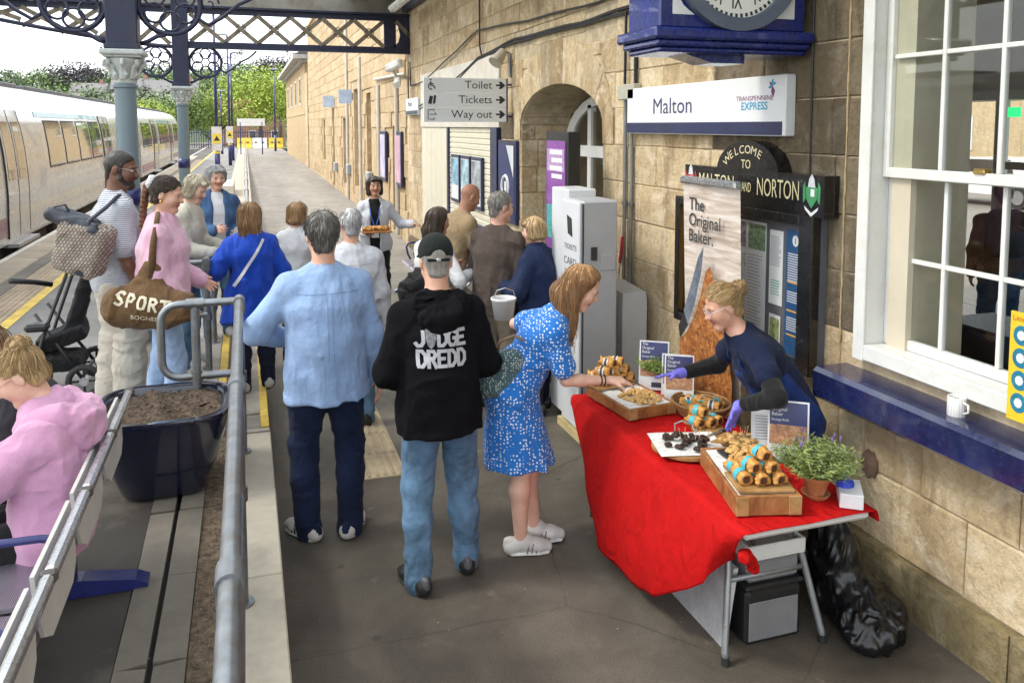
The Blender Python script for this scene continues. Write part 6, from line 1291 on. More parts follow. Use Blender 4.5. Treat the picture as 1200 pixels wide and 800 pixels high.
# white car seen through the room
t=Th('parked_car',(21.5,18.5,.0),'white parked car seen through the window and the room doorway','car'); CW=M('car_white',(.7,.7,.7),.25,.03,coat=.8)
body=[(-2.0,.35),(2.0,.35),(2.05,.7),(1.9,.85),(1.1,.95),(.55,1.42),(-1.2,1.45),(-1.85,1.0),(-2.05,.9)]
t.p(MB().prism(body,(20.7,18.5,0),(0,1,0),(0,0,1),(1.7,0,0)),'body',CW); t.p(MB().prism([(-1.1,1.0),(.95,1.0),(.5,1.36),(-1.0,1.38)],(20.69,18.5,0),(0,1,0),(0,0,1),(-.005,0,0)),'side_window',TWIN); 
for y in(-1.3,1.3): w_=t.p(MB().cyl((20.66,18.5+y,.32),(20.9,18.5+y,.32),.32,n=20),'wheel',RUB); t.p(MB().cyl((20.64,18.5+y,.32),(20.66,18.5+y,.32),.2,n=16),'rim',STEEL,w_)
t.p(MB().bx(20.75,22.3,16.43,16.45,1.0,1.3),'rear_window',TWIN); t.p(MB().bx(21.2,21.8,16.42,16.44,.7,.82),'number_plate',YB)
MB().bx(9.1,40,-5,45,-.62,-.01).build('yard',CONC,kind='structure')
t=Th('yard_building',(33,28,0),'stone building across the yard seen through the window','building'); t.p(MB().bx(33,38,10,45,-.5,6),'wall',STF); 
for y in(22,26,30): t.p(MB().bx(32.95,33,y,y+1.2,1.2,2.8),'window',WP); t.p(MB().bx(32.94,32.949,y+.1,y+1.1,1.3,2.7),'pane',TWIN)
# ============================================================ THE BAKER'S TABLE
TT=.722
PLW=M('white_plastic_top',(.72,.72,.70),.5,.04); LEGM=M('grey_table_leg',(.27,.28,.29),.35,.1,8,40,.05,metal=.4)
t=Th('folding_table',(2.18,3.55,0),'white folding table with grey tube legs under the red cloth','table')
t.p(MB().bx(1.87,2.50,2.69,4.43,.675,.718,.02),'tabletop',PLW)
for ye,s in((3.05,-1),(4.2,1)):
    for xa,xf in((2.03,1.94),(2.38,2.45)): lg=t.p(MB().tube([(xa,ye,.674),(xa,ye+s*.0,.5),(xa-(xa-xf)*.3,ye+s*.05,.36),(xf,ye+s*.13,.05),(xf,ye+s*.14,.02)],.0155,10),'leg',LEGM,None,True); t.p(MB().cyl((xf,ye+s*.14,0),(xf,ye+s*.137,.035),.019,n=10),'rubber_foot',RUB,lg)
    t.p(MB().tube([(2.0,ye+s*.055,.33),(2.41,ye+s*.055,.33)],.013,8),'crossbar',LEGM,None,True); t.p(MB().tube([(2.0,ye,.655),(2.41,ye,.655)],.013,8),'top_bar',LEGM); t.p(MB().tube([(2.2,ye+s*.05,.34),(2.2,ye-s*.35,.665)],.010,8),'brace',LEGM)
RED=cloth('red_tablecloth',(.46,.006,.006),700,.5,.8,.06,0.,fuzz=.3)
def hang(y): return float(np.interp(y,[2.62,2.72,2.95,3.2,3.4,3.6,3.8,4.05,4.25,4.44,4.47],[.16,.20,.38,.53,.60,.62,.60,.40,.20,.06,.05]))
def cl(u,v):
    y=4.465-u*1.79
    if v<.5:
        w=v/.5; x=2.512-w*(2.512-1.865); z=TT+.0025*math.sin(7*y+3*x)+.002*math.sin(17*x+2*y); 
        return (x,y,z)
    w=(v-.5)/.5; L=hang(y); b=math.sin(min(1,w)*math.pi*.62); fold=.018*math.sin(9*y+1.5*w)*w+.010*math.sin(23*y)*w
    return (1.858-.11*b*(L/.6)-.01*min(1,w*8)+fold*.8*(L/.6)+ (0.10*w if u>.93 else 0)*(u-.93)/.07, y+.03*w*math.sin(5*y)+(.12*w*(u-.9)/.1 if u>.9 else 0), TT-.004*min(1,w*10)-L*w)
tc_=MB().grid(cl,90,56)
def edge(u,v):   # short turn-down at the wall side
    y=4.465-u*1.79; return (2.512+.012*math.sin(v*1.57),y,TT-.05*v-.002)
tc_.grid(edge,60,3)
t=Th('tablecloth',(1.9,3.5,TT),'bright red cloth swagged over the front of the folding table','tablecloth'); c_=t.p(tc_,'cloth',RED,None,True); md=c_.modifiers.new('thick','SOLIDIFY'); md.thickness=.0025; md.offset=1
S=Shape(); S.cone((1.955,2.76,.55),(1.965,2.765,.515),.014,.022,.015).cone((1.955,2.76,.55),(1.91,2.74,.59),.014,.03,.02); t.p(S.mesh('knot',RED,.006,folds(.006,(30,30,30),2)),'tied_corner',RED) if False else link('tied_corner',(lambda m_:(m_.transform(Matrix.Translation(-t.o)),m_)[1])(S.mesh('tied_corner',RED,.006,folds(.006,(40,40,30),2))),t.E)
Z=TT+.007
WOOD=crust('tray_wood',(.42,.2,.075),(.30,.125,.04),(.16,.06,.02),9); WD2=crust('pale_tray_wood',(.46,.28,.12),(.36,.2,.07),(.2,.1,.03),9)
PAS=crust('golden_pastry',(.72,.42,.13),(.55,.26,.055),(.28,.1,.02),26); PAS2=crust('pale_pastry_slices',(.72,.50,.24),(.6,.36,.12),(.35,.16,.04),40); FILL=crust('dark_filling',(.16,.06,.03),(.09,.03,.018),(.03,.01,.008),60); BROWN=crust('brownie',(.07,.03,.018),(.035,.014,.009),(.012,.006,.004),50)
def greaseproof():
    m=bpy.data.materials.new('printed_greaseproof'); t_,b=nodes(m); v=coordn(t_,scale=(30,52,30),rot=(0,0,.3)); n=noise(t_,v,1.,2); t_.links.new(mixc(t_,maprange(t_,n,.56,.6,0,.55),(.72,.71,.68),(.4,.4,.44)),b.inputs['Base Color']); b.inputs['Roughness'].default_value=.6; return m
GP=greaseproof()
TEAL=M('teal_paper_band',(.06,.38,.45),.5,.06); CRM=M('cream_paper_band',(.68,.62,.5),.5,.06); NVB=M('dark_print',(.04,.04,.06),.5)
def R2(a): return Matrix.Rotation(a,3,'Z')
def crate(c,w,d,h,rz,label,mat):
    E=empty('wooden_tray',(*c,Z),label,'tray','wooden trays on the red cloth',rz)
    for n_,b in(('side_board',(-w/2,w/2,-d/2,-d/2+.018,0,h)),('side_board',(-w/2,w/2,d/2-.018,d/2,0,h)),('end_board',(-w/2,-w/2+.018,-d/2+.0185,d/2-.0185,0,h)),('end_board',(w/2-.018,w/2,-d/2+.0185,d/2-.0185,0,h)),('base_board',(-w/2+.0185,w/2-.0185,-d/2+.0185,d/2-.0185,h-.03,h-.012))): link(n_,MB().bx(*b,.003).me(n_,mat),E)
    if h>.06:
        for sx in(-1,1): link('corner_block',MB().bx(sx*w/2-sx*.055-.0,sx*w/2,-d/2-.006,-d/2-.0002,0.002,h-.002,.002).me('corner_block',WD2),E)
    link('paper',MB().grid(lambda u,v:((u-.5)*(w-.03),(v-.5)*(d-.03),h-.008+.006*math.sin(9*u)*math.sin(7*v)**2+.004*random.random()),10,14).me('paper',GP,True),E); return E
c2=(2.105,3.02); A2=rad(-15); c1=(2.10,4.19); A1=rad(6)
crate(c2,.28,.52,.085,A2,'thick wooden tray with corner blocks at the near table end',WOOD); crate(c1,.31,.48,.062,A1,'wooden tray lined with paper at the ticket-machine end of the table',WOOD)
def at(c,a,x,y): q=R2(a)@Vector((x,y,0)); return (c[0]+q.x,c[1]+q.y)
# sausage rolls
def roll_me(seed,endm=True):
    S=Shape(); S.ec((-.042,0,.026),(.042,0,.026),(.03,.026),(.03,.026),(0,1,0),.01); S.cut((.046,0,0),(1,0,0),.006); S.cut((-.046,0,0),(-1,0,0),.006)
    V,Q,m=S.arrays(.0055,folds(.008,(38,26,38),seed)); cx_=V[Q].mean(1); rr=np.sqrt(cx_[:,1]**2+(cx_[:,2]-.026)**2); mi=((np.abs(cx_[:,0])>.039)&(rr<.017)).astype(int); return npmesh('pastry',V,Q,[PAS,FILL],mi)
RM_=[roll_me(k) for k in range(4)]
def band_me(m,name): 
    mb=MB(); n=16; mb.V=[(x,.0345*math.cos(math.pi*(-.12+1.24*k/(n-1))),.026+.0315*math.sin(math.pi*(-.12+1.24*k/(n-1)))) for x in(-.016,.016) for k in range(n)]; mb.F=[(k,k+1,n+k+1,n+k) for k in range(n-1)]; mb.mi=[0]*(n-1); return mb.me(name,m,True)
BT,BC=band_me(TEAL,'paper_band'),band_me(CRM,'paper_band'); BN=band_me(NVB,'print_strip')
BN.transform(Matrix.Diagonal((.45,1.01,1.01,1)))
def roll(x,y,z,rz,label,group,teal=True,tilt=0):
    E=empty('sausage_roll',(x,y,z),label,'sausage roll',group); E.rotation_euler=(random.uniform(-.25,.25),tilt,rz); link('pastry',random.choice(RM_),E); b=link('paper_band',BT if teal else BC,E)
    if not teal: link('print_strip',BN,b)
bz=Z+.085
tb=Th('serving_board',(*at(c2,A2,.0,-.14),bz),'flat wooden board carrying the teal-banded sausage rolls on the near tray','board'); q=MB().box((0,0,.008),(.24,.2,.014),R2(A2),.003); q.V=[(v[0]+tb.o.x,v[1]+tb.o.y,v[2]+tb.o.z) for v in q.V]; tb.p(q,'plank',WD2)
l='teal-banded sausage roll stacked on the board of the near tray'; g='sausage rolls on the near tray'
for k,(x,y,z) in enumerate(((-.075,-.15,0),(-.005,-.165,0),(.07,-.16,0),(-.04,-.145,.047),(.035,-.15,.047),(.0,-.14,.094),(.0,-.05,0),(-.075,-.06,0),(.07,-.05,0))):
    X,Y=at(c2,A2,x,y); roll(X,Y,bz+.016+z,A2+rad(-78)+random.uniform(-.2,.2),l,g)
# slate of slices
sl_=Th('slate_tray',(*at(c2,A2,.05,.13),bz),'dark slate heaped with pale pastry slices on the near tray','tray'); q=MB().box((0,0,.006),(.22,.2,.01),R2(A2+.2),.002); q.V=[(v[0]+sl_.o.x,v[1]+sl_.o.y,v[2]+sl_.o.z) for v in q.V]; sl_.p(q,'slate',M('slate_plate',(.02,.021,.024),.5,.3,12))
S=Shape(); S.ec((-.012,0,.008),(.012,0,.009),(.014,.009),(.013,.009),(0,1,0),.005); SLM=S.mesh('pastry_slice',PAS2,.0045,folds(.004,(80,80,80),4))
STK=MB().cyl((0,0,0),(.012,.004,.055),.0014,n=5).me('cocktail_stick',M('stick_wood',(.6,.45,.25),.7))
def heap(n,cx,cy,rx,ry,z,label,group,rz,sticks=0,hz_=.03):
    for k in range(n):
        a=random.random()*6.28; q=math.sqrt(random.random()); x,y=q*rx*math.cos(a),q*ry*math.sin(a); v=R2(rz)@Vector((x,y,0)); o=link('pastry_slice',SLM,None,(cx+v.x,cy+v.y,z+hz_*(1-q*q)*random.uniform(.2,1)),random.random()*6.28,label=label,cat='pastry',group=group); o.rotation_euler[0]=random.uniform(-.6,.6); o.rotation_euler[1]=random.uniform(-.4,.4)
    for k in range(sticks):
        a=random.random()*6.28; q=random.random()*.8; v=R2(rz)@Vector((q*rx*math.cos(a),q*ry*math.sin(a),0)); o=link('cocktail_stick',STK,None,(cx+v.x,cy+v.y,z+hz_*.6),random.random()*6.28,label='thin wooden cocktail stick standing in the sample heaps',cat='stick',group='cocktail sticks in the samples')
X,Y=at(c2,A2,.05,.13); heap(40,X,Y,.095,.085,bz+.012,'pale pastry slice heaped on the dark slate','pastry slices on the slate',A2,5)
pl=Th('oval_platter',(2.36,3.42,Z),'steel platter of pastry samples beside the baker','platter'); pl.p(MB().lathe([(.10,0),(.15,.012),(.155,.016),(.148,.014),(.1,.005)],(2.36,3.42,Z),28),'dish',STEEL,None,True); heap(42,2.36,3.42,.12,.12,Z+.012,'pastry sample heaped on the steel platter','samples on the steel platter',0,14,.045)
# left tray: flaky slices, stack of cream-banded rolls
X,Y=at(c1,A1,.02,-.08); heap(46,X,Y,.10,.13,Z+.058,'pale pastry slice spread on the paper of the far tray','pastry slices on the far tray',A1,2,.015)
tb=Th('small_board',(*at(c1,A1,-.03,.2),Z+.064),'small wooden board under the stack of cream-banded rolls','board'); q=MB().box((0,0,.008),(.27,.19,.015),R2(A1+.1),.003); q.V=[(v[0]+tb.o.x,v[1]+tb.o.y,v[2]+tb.o.z) for v in q.V]; tb.p(q,'plank',WD2)
for k,(x,y,z) in enumerate(((-.11,.16,0),(-.045,.165,0),(.02,.165,0),(.08,.17,0),(-.08,.175,.048),(-.01,.18,.048),(.05,.18,.048),(-.04,.185,.096),(.02,.19,.096),(-.08,.26,0),(0,.26,0),(.07,.26,0))): X,Y=at(c1,A1,x,y); roll(X,Y,Z+.08+z,A1+rad(-50)+random.uniform(-.15,.15),'cream-banded sausage roll in the stack under the reaching hand','rolls stacked on the far tray',False)
# round basket of buns
bk=Th('wicker_basket',(2.42,3.93,Z),'round wicker basket holding wrapped pastries between the card stands','basket'); WK=M('wicker',(.3,.16,.06),.7,.3,40,60,.8)
for k in range(5): bk.p(MB().tube([(2.42+(.125+.008*k)*math.cos(a*.2618),3.93+(.15+.008*k)*math.sin(a*.2618),Z+.012+.013*k+.003*math.sin(a*6)) for a in range(24)],.0085,6,closed=True),'wicker_ring',WK,None,True)
bk.p(MB().lathe([(.13,0),(.13,.008)],(2.42,3.93,Z),20),'base',WK)
for k in range(9): a=k*.7; roll(2.42+.075*math.cos(a)*(k>0),3.93+.09*math.sin(a)*(k>0),Z+.012+(.03 if k>6 else 0),a+.6,'wrapped pastry lying in the wicker basket','pastries in the wicker basket',k%2==0)
# plank with three rolls and a knife
tb=Th('bread_board',(2.29,3.62,Z),'plank carrying teal-banded rolls and a knife near the gloved hand','board'); q=MB().box((0,0,.012),(.17,.34,.024),R2(-.25),.004); q.V=[(v[0]+2.29,v[1]+3.62,v[2]+Z) for v in q.V]; tb.p(q,'plank',WD2)
for x,y,z in((2.24,3.70,0),(2.31,3.69,0),(2.275,3.715,.05),(2.36,3.70,0)): roll(x,y,Z+.025+z,rad(-70),'teal-banded sausage roll on the plank near the gloved hand','rolls on the plank')
t=Th('knife',(2.30,3.55,Z+.026),'thin table knife lying on the plank','knife'); t.p(MB().box((2.27,3.56,Z+.03),(.13,.016,.002),R2(.35)),'blade',STEEL); t.p(MB().box((2.365,3.595,Z+.032),(.08,.014,.009),R2(.35),.003),'handle',CHAR)
# brownies on a round board
t=Th('round_board',(2.075,3.50,Z),'round wooden board with printed paper and brownie pieces','board'); t.p(MB().lathe([(.16,0),(.175,.006),(.175,.02),(.16,.022)],(2.075,3.50,Z),32),'disc',WD2,None); q=MB().grid(lambda u,v:((u-.5)*.34,(v-.5)*.3,.026+.004*math.sin(8*u)*math.sin(9*v)-.02*max(0,abs(u-.5)-.42)),12,12); q.V=[tuple(R2(-.25)@Vector(v)+Vector((2.08,3.50,Z))) for v in q.V]; t.p(q,'paper',GP,None,True); t.p(MB().tube([(2.1,3.66,Z+.015),(2.11,3.68,Z+.06),(2.15,3.67,Z+.075),(2.19,3.64,Z+.06),(2.2,3.61,Z+.015)],.004,6),'wire_handle',STEEL)
BM=MB().box((0,0,.009),(.034,.026,.018),None,.003).me('brownie',BROWN)
for k in range(26): a=random.random()*6.28; q=math.sqrt(random.random()); o=link('brownie',BM,None,(2.085+.125*q*math.cos(a),3.505+.115*q*math.sin(a),Z+.031+(.016 if k>20 else 0)),random.random()*3,label='dark brownie cube scattered on the printed paper',cat='brownie',group='brownie pieces on the round board')
for k in range(5): o=link('cocktail_stick',STK,None,(2.06+.03*k,3.53-.02*k+.03*(k%2),Z+.045),random.random()*6,label='thin wooden cocktail stick standing in the sample heaps',cat='stick',group='cocktail sticks in the samples')
t=Th('brownie_pack',(2.23,3.36,Z),'clear pack of dark brownie bars beside the round board','box'); q=MB().box((0,0,.02),(.15,.09,.035),R2(-.3),.004); q.V=[(v[0]+2.235,v[1]+3.355,v[2]+Z) for v in q.V]; t.p(q,'lid',glassmat('clear_lid',(.9,.9,.9),.1))
for k in range(5): t.p(MB().box((2.235-.055+.027*k,3.355+.015-.008*k,Z+.016),(.022,.07,.022),R2(-.3),.003),'bar',BROWN)
# card stands
CB=M('card_navy',(.035,.04,.14),.4,.05)
def card(x,y,rz,label,plain=False,lean=.22,w=.148,h=.21):
    E=empty('card_stand',(x,y,Z),label,'sign','menu cards on the table',rz); Rm=Matrix.Rotation(-lean,3,'X')
    def P(n,x0,x1,z0,z1,yy,m,par):
        q=MB().bx(x0,x1,yy-.0008,yy,z0,z1); q.V=[tuple(Rm@Vector(v)) for v in q.V]; return link(n,q.me(n,m),par)
    c=P('card',-w/2,w/2,.003,h,.003,WHB,E)
    if not plain:
        P('navy_header',-w/2+.008,w/2-.008,h*.60,h-.008,.0015,CB,c); P('photo',-w/2+.008,w/2-.008,h*.28,h*.6,.0015,crust('card_photo%d'%int(x*1000),(.66,.45,.3),(.45,.22,.1),(.15,.1,.1),30),c); P('emblem',-.012,.05,.02,.05,.0015,NVB,c)
        for s_,zz,sz in(('The',h*.93,.024),('Original',h*.85,.024),('Baker',h*.77,.024),('Sausage Rolls',h*.68,.016)):
            V,F=text_vf(s_,sz,'LEFT',sx=.95); link('lettering',mesh('lettering',[tuple(Rm@Vector((-w/2+.016+v[0],-.0004,zz+v[1]))) for v in V],F,PAPER),c)
    else:
        mb=MB(); 
        for k in range(9): mb.bx(-w/2+.02,w/2-.02-random.uniform(0,.04),.0004,.0012,.06+k*.014,.064+k*.014)
        mb.V=[tuple(Rm@Vector(v)) for v in mb.V]; o=link('print_lines',mb.me('print_lines',GREYI),c); o['kind']='stuff'
    q=MB().prism([(-.02,.11),(-.005,.0),(.10,.0)],(-.03,0,0),(0,1,0),(0,0,1),(.06,0,0)); link('strut',MB().tube([(0,.045,.15),(0,.085,.004)],.004,5).me('strut',STEEL),E)
card(2.345,4.36,rad(-33),'navy-headed menu card standing behind the slices on the far tray',h=.30,w=.18); card(2.375,4.10,rad(-30),'navy-headed menu card beside the wicker basket',h=.28,w=.17); card(2.455,3.20,rad(-36),'navy-headed menu card leaning beside the lavender pot',h=.29,w=.19); card(2.43,3.34,rad(-30),'plain white price card behind the steel platter',True,w=.14,h=.23)
card(2.42,4.22,rad(-33),'navy-headed menu card half hidden between the other two',h=.25,w=.17)
# pots
TERR=M('terracotta',(.42,.15,.055),.8,.15,8,50,.2,dirt=(.5,.3,.2),ds=12)
def pot_plant(x,y,label,rx,hh,n,cols,flowers=False,pr=.062,ph=.1,nf=26):
    E=empty('potted_plant',(x,y,Z),label,'plant'); link('pot',autosmooth(MB().lathe([(pr*.62,.012),(pr*.92,ph*.8),(pr,ph*.8),(pr*1.02,ph),(pr*.9,ph),(pr*.85,ph*.85)],n=28).me('pot',TERR),40),E); link('saucer',autosmooth(MB().lathe([(pr*.8,0),(pr*1.0,.018),(pr*.95,.02),(pr*.7,.008)],n=28).me('saucer',TERR),40),E)
    for q,c in enumerate(cols):
        mb=MB(); rg=random.Random(int(x*99)+q)
        for k in range(n):
            a=rg.random()*6.28; q_=rg.random()**.6; d=Vector((math.cos(a)*q_*rx*1.2,math.sin(a)*q_*rx*1.2,hh*rg.uniform(.55,1)*(1-.35*q_))); b=Vector((math.cos(a)*pr*.5*q_,math.sin(a)*pr*.5*q_,ph*.8)); P=[b+d*t_+Vector((0,0,-.02*t_*t_)) for t_ in(0,.35,.7,1)]
            mb.tube(P,[.0016,.0014,.0012,.0006],3,caps=False)
            for t_ in(.4,.55,.7,.85,.97):
                for s_ in(0,1): p=b+d*t_; e=Vector((rg.gauss(0,1),rg.gauss(0,1),rg.gauss(.5,.6))).normalized()*.028; f=e.orthogonal().normalized()*.0028; mb.add([p-f,p+e*.5-f,p+e,p+f],[(0,1,2,3)])
        o=link('foliage',mb.me('foliage',c),E)
        if flowers and q==0:
            mb=MB()
            for k in range(9): a=rg.random()*6.28; q_=rg.uniform(.4,1); p=Vector((math.cos(a)*rx*q_,math.sin(a)*rx*q_,ph+hh*(1.02-.35*q_)*rg.uniform(.75,1))); mb.tube([p,p+Vector((0,0,.012)),p+Vector((.002,0,.024))],[.004,.006,.003],5)
            link('flowers',mb.me('flowers',M('lavender_bloom',(.16,.11,.24),.7,.2)),E)['kind']='stuff'
pot_plant(2.345,2.86,'terracotta pot of grey-green lavender at the near table end',.14,.2,150,[M('lavender_leaf',(.25,.31,.08),.6,.25,9,rand=.4),M('lavender_leaf_dark',(.16,.22,.06),.6,.25,9,rand=.4)],True)
pot_plant(2.43,4.40,'pot of bright green thyme behind the menu cards',.11,.15,140,[M('thyme_leaf',(.22,.33,.05),.6,.25,9,rand=.4),M('thyme_leaf_dark',(.14,.24,.04),.6,.25,9,rand=.4)])
t=Th('glove_box',(2.455,2.78,Z),'white box of disposable gloves with a blue glove poking out','box'); rb=R2(-.2); t.p(MB().box((2.455,2.775,Z+.032),(.095,.17,.064),R2(-.62),.003),'carton',M('carton_white',(.72,.72,.75),.5,.03)); S=Shape(); S.ell((2.445,2.79,Z+.07),(.035,.03,.022)); S.cone((2.43,2.78,Z+.075),(2.42,2.77,Z+.095),.012,.008,.01); S.cone((2.455,2.8,Z+.075),(2.46,2.81,Z+.1),.012,.008,.01)
me=S.mesh('glove_tuft',M('blue_nitrile',(.03,.07,.5),.45,.1),.005,folds(.007,(50,50,50),3)); t.p(me,'glove_tuft',None)
for k in range(3): t.p(MB().box((2.418,2.742,Z+.045-.012*k),(.001,.07-.015*k,.004),R2(-.62)),'print_line',GREYI) if False else None
# crates under the table
t=Th('storage_crate',(2.22,3.15,0),'black storage crate with grey lid under the red table','crate'); BKP=M('black_crate_plastic',(.015,.015,.016),.5,.2); GLD=M('grey_lid_plastic',(.2,.2,.21),.5,.08)
t.p(MB().bx(2.09,2.39,2.98,3.38,.0,.26,.02),'body',BKP); t.p(MB().bx(2.10,2.36,2.972,2.979,.03,.21,.003),'front_panel',GLD); t.p(MB().bx(2.085,2.395,2.975,3.385,.26,.285,.01),'rim',BKP); t.p(MB().bx(2.10,2.38,2.99,3.37,.285,.40,.02),'lid',GLD)
t=Th('white_tray',(2.22,3.15,.40),'white plastic tray stacked on the grey crate lid','tray'); t.p(MB().bx(2.09,2.40,2.98,3.39,.40,.41,.004),'base',PLW); 
for a,b,c,d in((2.09,2.40,2.98,2.995),(2.09,2.40,3.375,3.39),(2.09,2.105,2.9955,3.3745),(2.385,2.40,2.9955,3.3745)): t.p(MB().bx(a,b,c,d,.4105,.47,.004),'wall',PLW)
t=Th('navy_box',(2.25,3.7,0),'navy cool box standing farther back under the table','box'); t.p(MB().bx(2.08,2.42,3.5,3.95,.0,.5,.02),'body',M('coolbox_navy',(.02,.03,.1),.45)); t.p(MB().bx(2.07,2.43,3.49,3.96,.501,.56,.015),'lid',M('coolbox_lid',(.03,.05,.16),.45))
t=Th('white_board',(2.02,3.3,0),'pale grey panel leaning against the crate behind the red cloth','panel'); t.p(MB().prism([(3.02,0),(3.5,0),(3.5,.36),(3.02,.36)],(1.99,0,0),(0,1,0),(.15,0,1),(.025,0,0)),'sheet',M('panel_pale',(.55,.55,.57),.6))
def binmat():
    m=bpy.data.materials.new('black_bin_bag'); t_,b=nodes(m); b.inputs['Base Color'].default_value=(.008,.008,.009,1); b.inputs['Roughness'].default_value=.3; rg=noise(t_,coordn(t_,scale=(1,1,.5)),14,4,.55,1.); rg.node.noise_type='RIDGED_MULTIFRACTAL'; bump(t_,b,rg,.9,.03); return m
S=Shape(); S.ell((2.70,2.96,.10),(.15,.22,.13),k=.08).ell((2.64,3.08,.24),(.09,.14,.22),k=.08).ell((2.62,2.84,.05),(.10,.12,.07),k=.08).cone((2.62,3.1,.38),(2.57,3.13,.50),.05,.025,.08); S.cut((0,0,0.0),(0,0,-1)); S.cut((2.94,0,0),(1,0,0))
me=S.mesh('sack',binmat(),.011,folds(.020,(13,13,6),5)); t=Th('bin_bag',(2.7,2.98,0),'crumpled black bin bag slumped against the wall by the table','bag'); t.p(me,'sack',None)
# ============================================================ PEOPLE
def H(name,c,tip=None): return hairmat(name,c,tip)
HG=H('hair_grey',(.16,.145,.13),(.42,.40,.37)); HGD=H('hair_dark_grey',(.09,.08,.07),(.26,.24,.22)); HBK=H('hair_black',(.012,.01,.009),(.03,.025,.02)); HDB=H('hair_dark_brown',(.028,.015,.009),(.075,.04,.022)); HAU=H('hair_auburn_braid',(.10,.035,.015),(.2,.08,.035)); HBR=H('hair_brown',(.17,.095,.045),(.34,.2,.1)); HLB=H('hair_light_brown',(.26,.145,.06),(.46,.28,.13)); HBL=H('hair_blonde',(.38,.24,.1),(.62,.45,.24)); HSB=H('hair_silver_blonde',(.46,.40,.29),(.68,.62,.5)); HGW=H('hair_silver',(.34,.33,.33),(.58,.57,.57)); HST=H('hair_strawberry',(.30,.15,.06),(.5,.28,.12))
SNK=M('white_trainer',(.50,.48,.45),.55,.06,6,60,.1); SOLE=M('white_rubber_sole',(.66,.65,.62),.5,.05); BSH=M('black_trainer',(.015,.015,.016),.5,.2,8,60,.2); GRS=M('grey_trainer',(.42,.40,.38),.6,.08,8,60,.15)
JD=cloth('dark_indigo_denim',(.010,.016,.045),900,.5,.8,.2); JM=cloth('mid_blue_denim',(.10,.18,.28),900,.5,.8,.25); JL=cloth('pale_blue_denim',(.34,.46,.66),900,.45,.8,.12); JN=cloth('navy_trousers',(.012,.015,.035),900,.4); BEI=cloth('stone_cotton',(.50,.46,.39),700,.45,.85,.06); KHA=cloth('khaki_cotton',(.26,.22,.16),700,.4); BLKC=cloth('black_cotton',(.010,.010,.011),700,.4,.9,.15,.1)
def stripes(t,v,c):
    w=t.nodes.new('ShaderNodeTexWave'); w.wave_type='BANDS'; w.bands_direction='Z'; w.inputs['Scale'].default_value=24; w.inputs['Distortion'].default_value=1.2; w.inputs['Detail'].default_value=2; w.inputs['Detail Scale'].default_value=3; t.links.new(v,w.inputs['Vector']); return mixc(t,maprange(t,w.outputs['Fac'],.62,.8),c,(.16,.19,.27))
def dots(sc,col,size=.33,rnd=.55):
    def f(t,v,c):
        vo=t.nodes.new('ShaderNodeTexVoronoi'); vo.inputs['Scale'].default_value=sc; vo.inputs['Randomness'].default_value=rnd; t.links.new(v,vo.inputs['Vector']); return mixc(t,maprange(t,vo.outputs['Distance'],size,size+.06,1,0),c,col)
    return f
SHB=cloth('light_blue_oxford',(.27,.385,.60),900,.45,.8,.05,.1); HOOD=cloth('black_sweatshirt',(.0055,.0055,.007),500,.35,.97,.15,0.); WDN=cloth('white_denim',(.56,.57,.61),900,.45,.8,.04); PINK=cloth('pink_sweatshirt',(.68,.40,.52),500,.35,.9,.05,.25); LIL=cloth('lilac_sweatshirt',(.58,.30,.46),500,.35,.9,.05,.25); STR=cloth('striped_jersey',(.56,.57,.60),600,.35,.85,.04,.1,stripes); CREAM=cloth('cream_jacket',(.56,.53,.45),700,.4); DEN=cloth('denim_jacket',(.06,.12,.24),900,.5,.8,.2); COAT=cloth('royal_blue_coat',(.008,.055,.42),500,.4,.7,.06,.1); WHT_=cloth('white_cotton',(.68,.68,.70),800,.35); BEJ=cloth('tan_jacket',(.36,.26,.15),700,.4); BRN=cloth('brown_jumper',(.085,.065,.055),500,.3,.95,.1); NCO=cloth('navy_coat',(.012,.022,.065),500,.4,.6,.1); DRS=cloth('blue_spotted_dress',(.02,.165,.54),700,.35,.8,.05,.1,dots(58,(.75,.76,.78),.27)); NPO=cloth('navy_polo',(.010,.016,.045),700,.4); APR=cloth('navy_apron',(.012,.03,.13),600,.4,.75,.12); DGY=cloth('charcoal_top',(.03,.03,.034),500,.4)
def P2(E,me,n,par=None): return link(n,me,par or E)
def decal(J,part,txt,o,ax,ay,size,mat,dirv,bold=.0,sx=1.,poly=None,name='lettering',off=.004,vf=None):
    """lettering laid on a garment: each point is dropped along dirv onto the cloth"""
    tgt=[c for c in J['E'].children if c.name.split('.')[0]==part][0] if isinstance(part,str) else part
    if vf: V,F=vf
    elif poly is None: V,F=text_vf(txt,size,'CENTER',bold,sx)
    else: V=[(*p,0) for p in poly]; F=[tuple(range(len(poly)))]
    bm=bmesh.new(); vs=[bm.verts.new(v) for v in V]
    for f in F:
        try: bm.faces.new([vs[i] for i in f])
        except ValueError: pass
    bmesh.ops.triangulate(bm,faces=bm.faces[:])
    for _ in range(3):
        es=[e for e in bm.edges if e.calc_length()>.02]
        if es: bmesh.ops.subdivide_edges(bm,edges=es,cuts=1); bmesh.ops.triangulate(bm,faces=bm.faces[:])
    me_=tgt.data; bv=BVHTree.FromPolygons([v.co for v in me_.vertices],[p.vertices for p in me_.polygons]); o,ax,ay,dv=Vector(o),Vector(ax).normalized(),Vector(ay).normalized(),Vector(dirv).normalized()
    for v in bm.verts:
        p=o+ax*v.co.x+ay*v.co.y; h=bv.ray_cast(p-dv*.4,dv)
        v.co=(h[0]-dv*off) if h[0] is not None else p
    me=bpy.data.meshes.new(name); bm.to_mesh(me); bm.free(); me.materials.append(mat); return link(name,me,tgt)
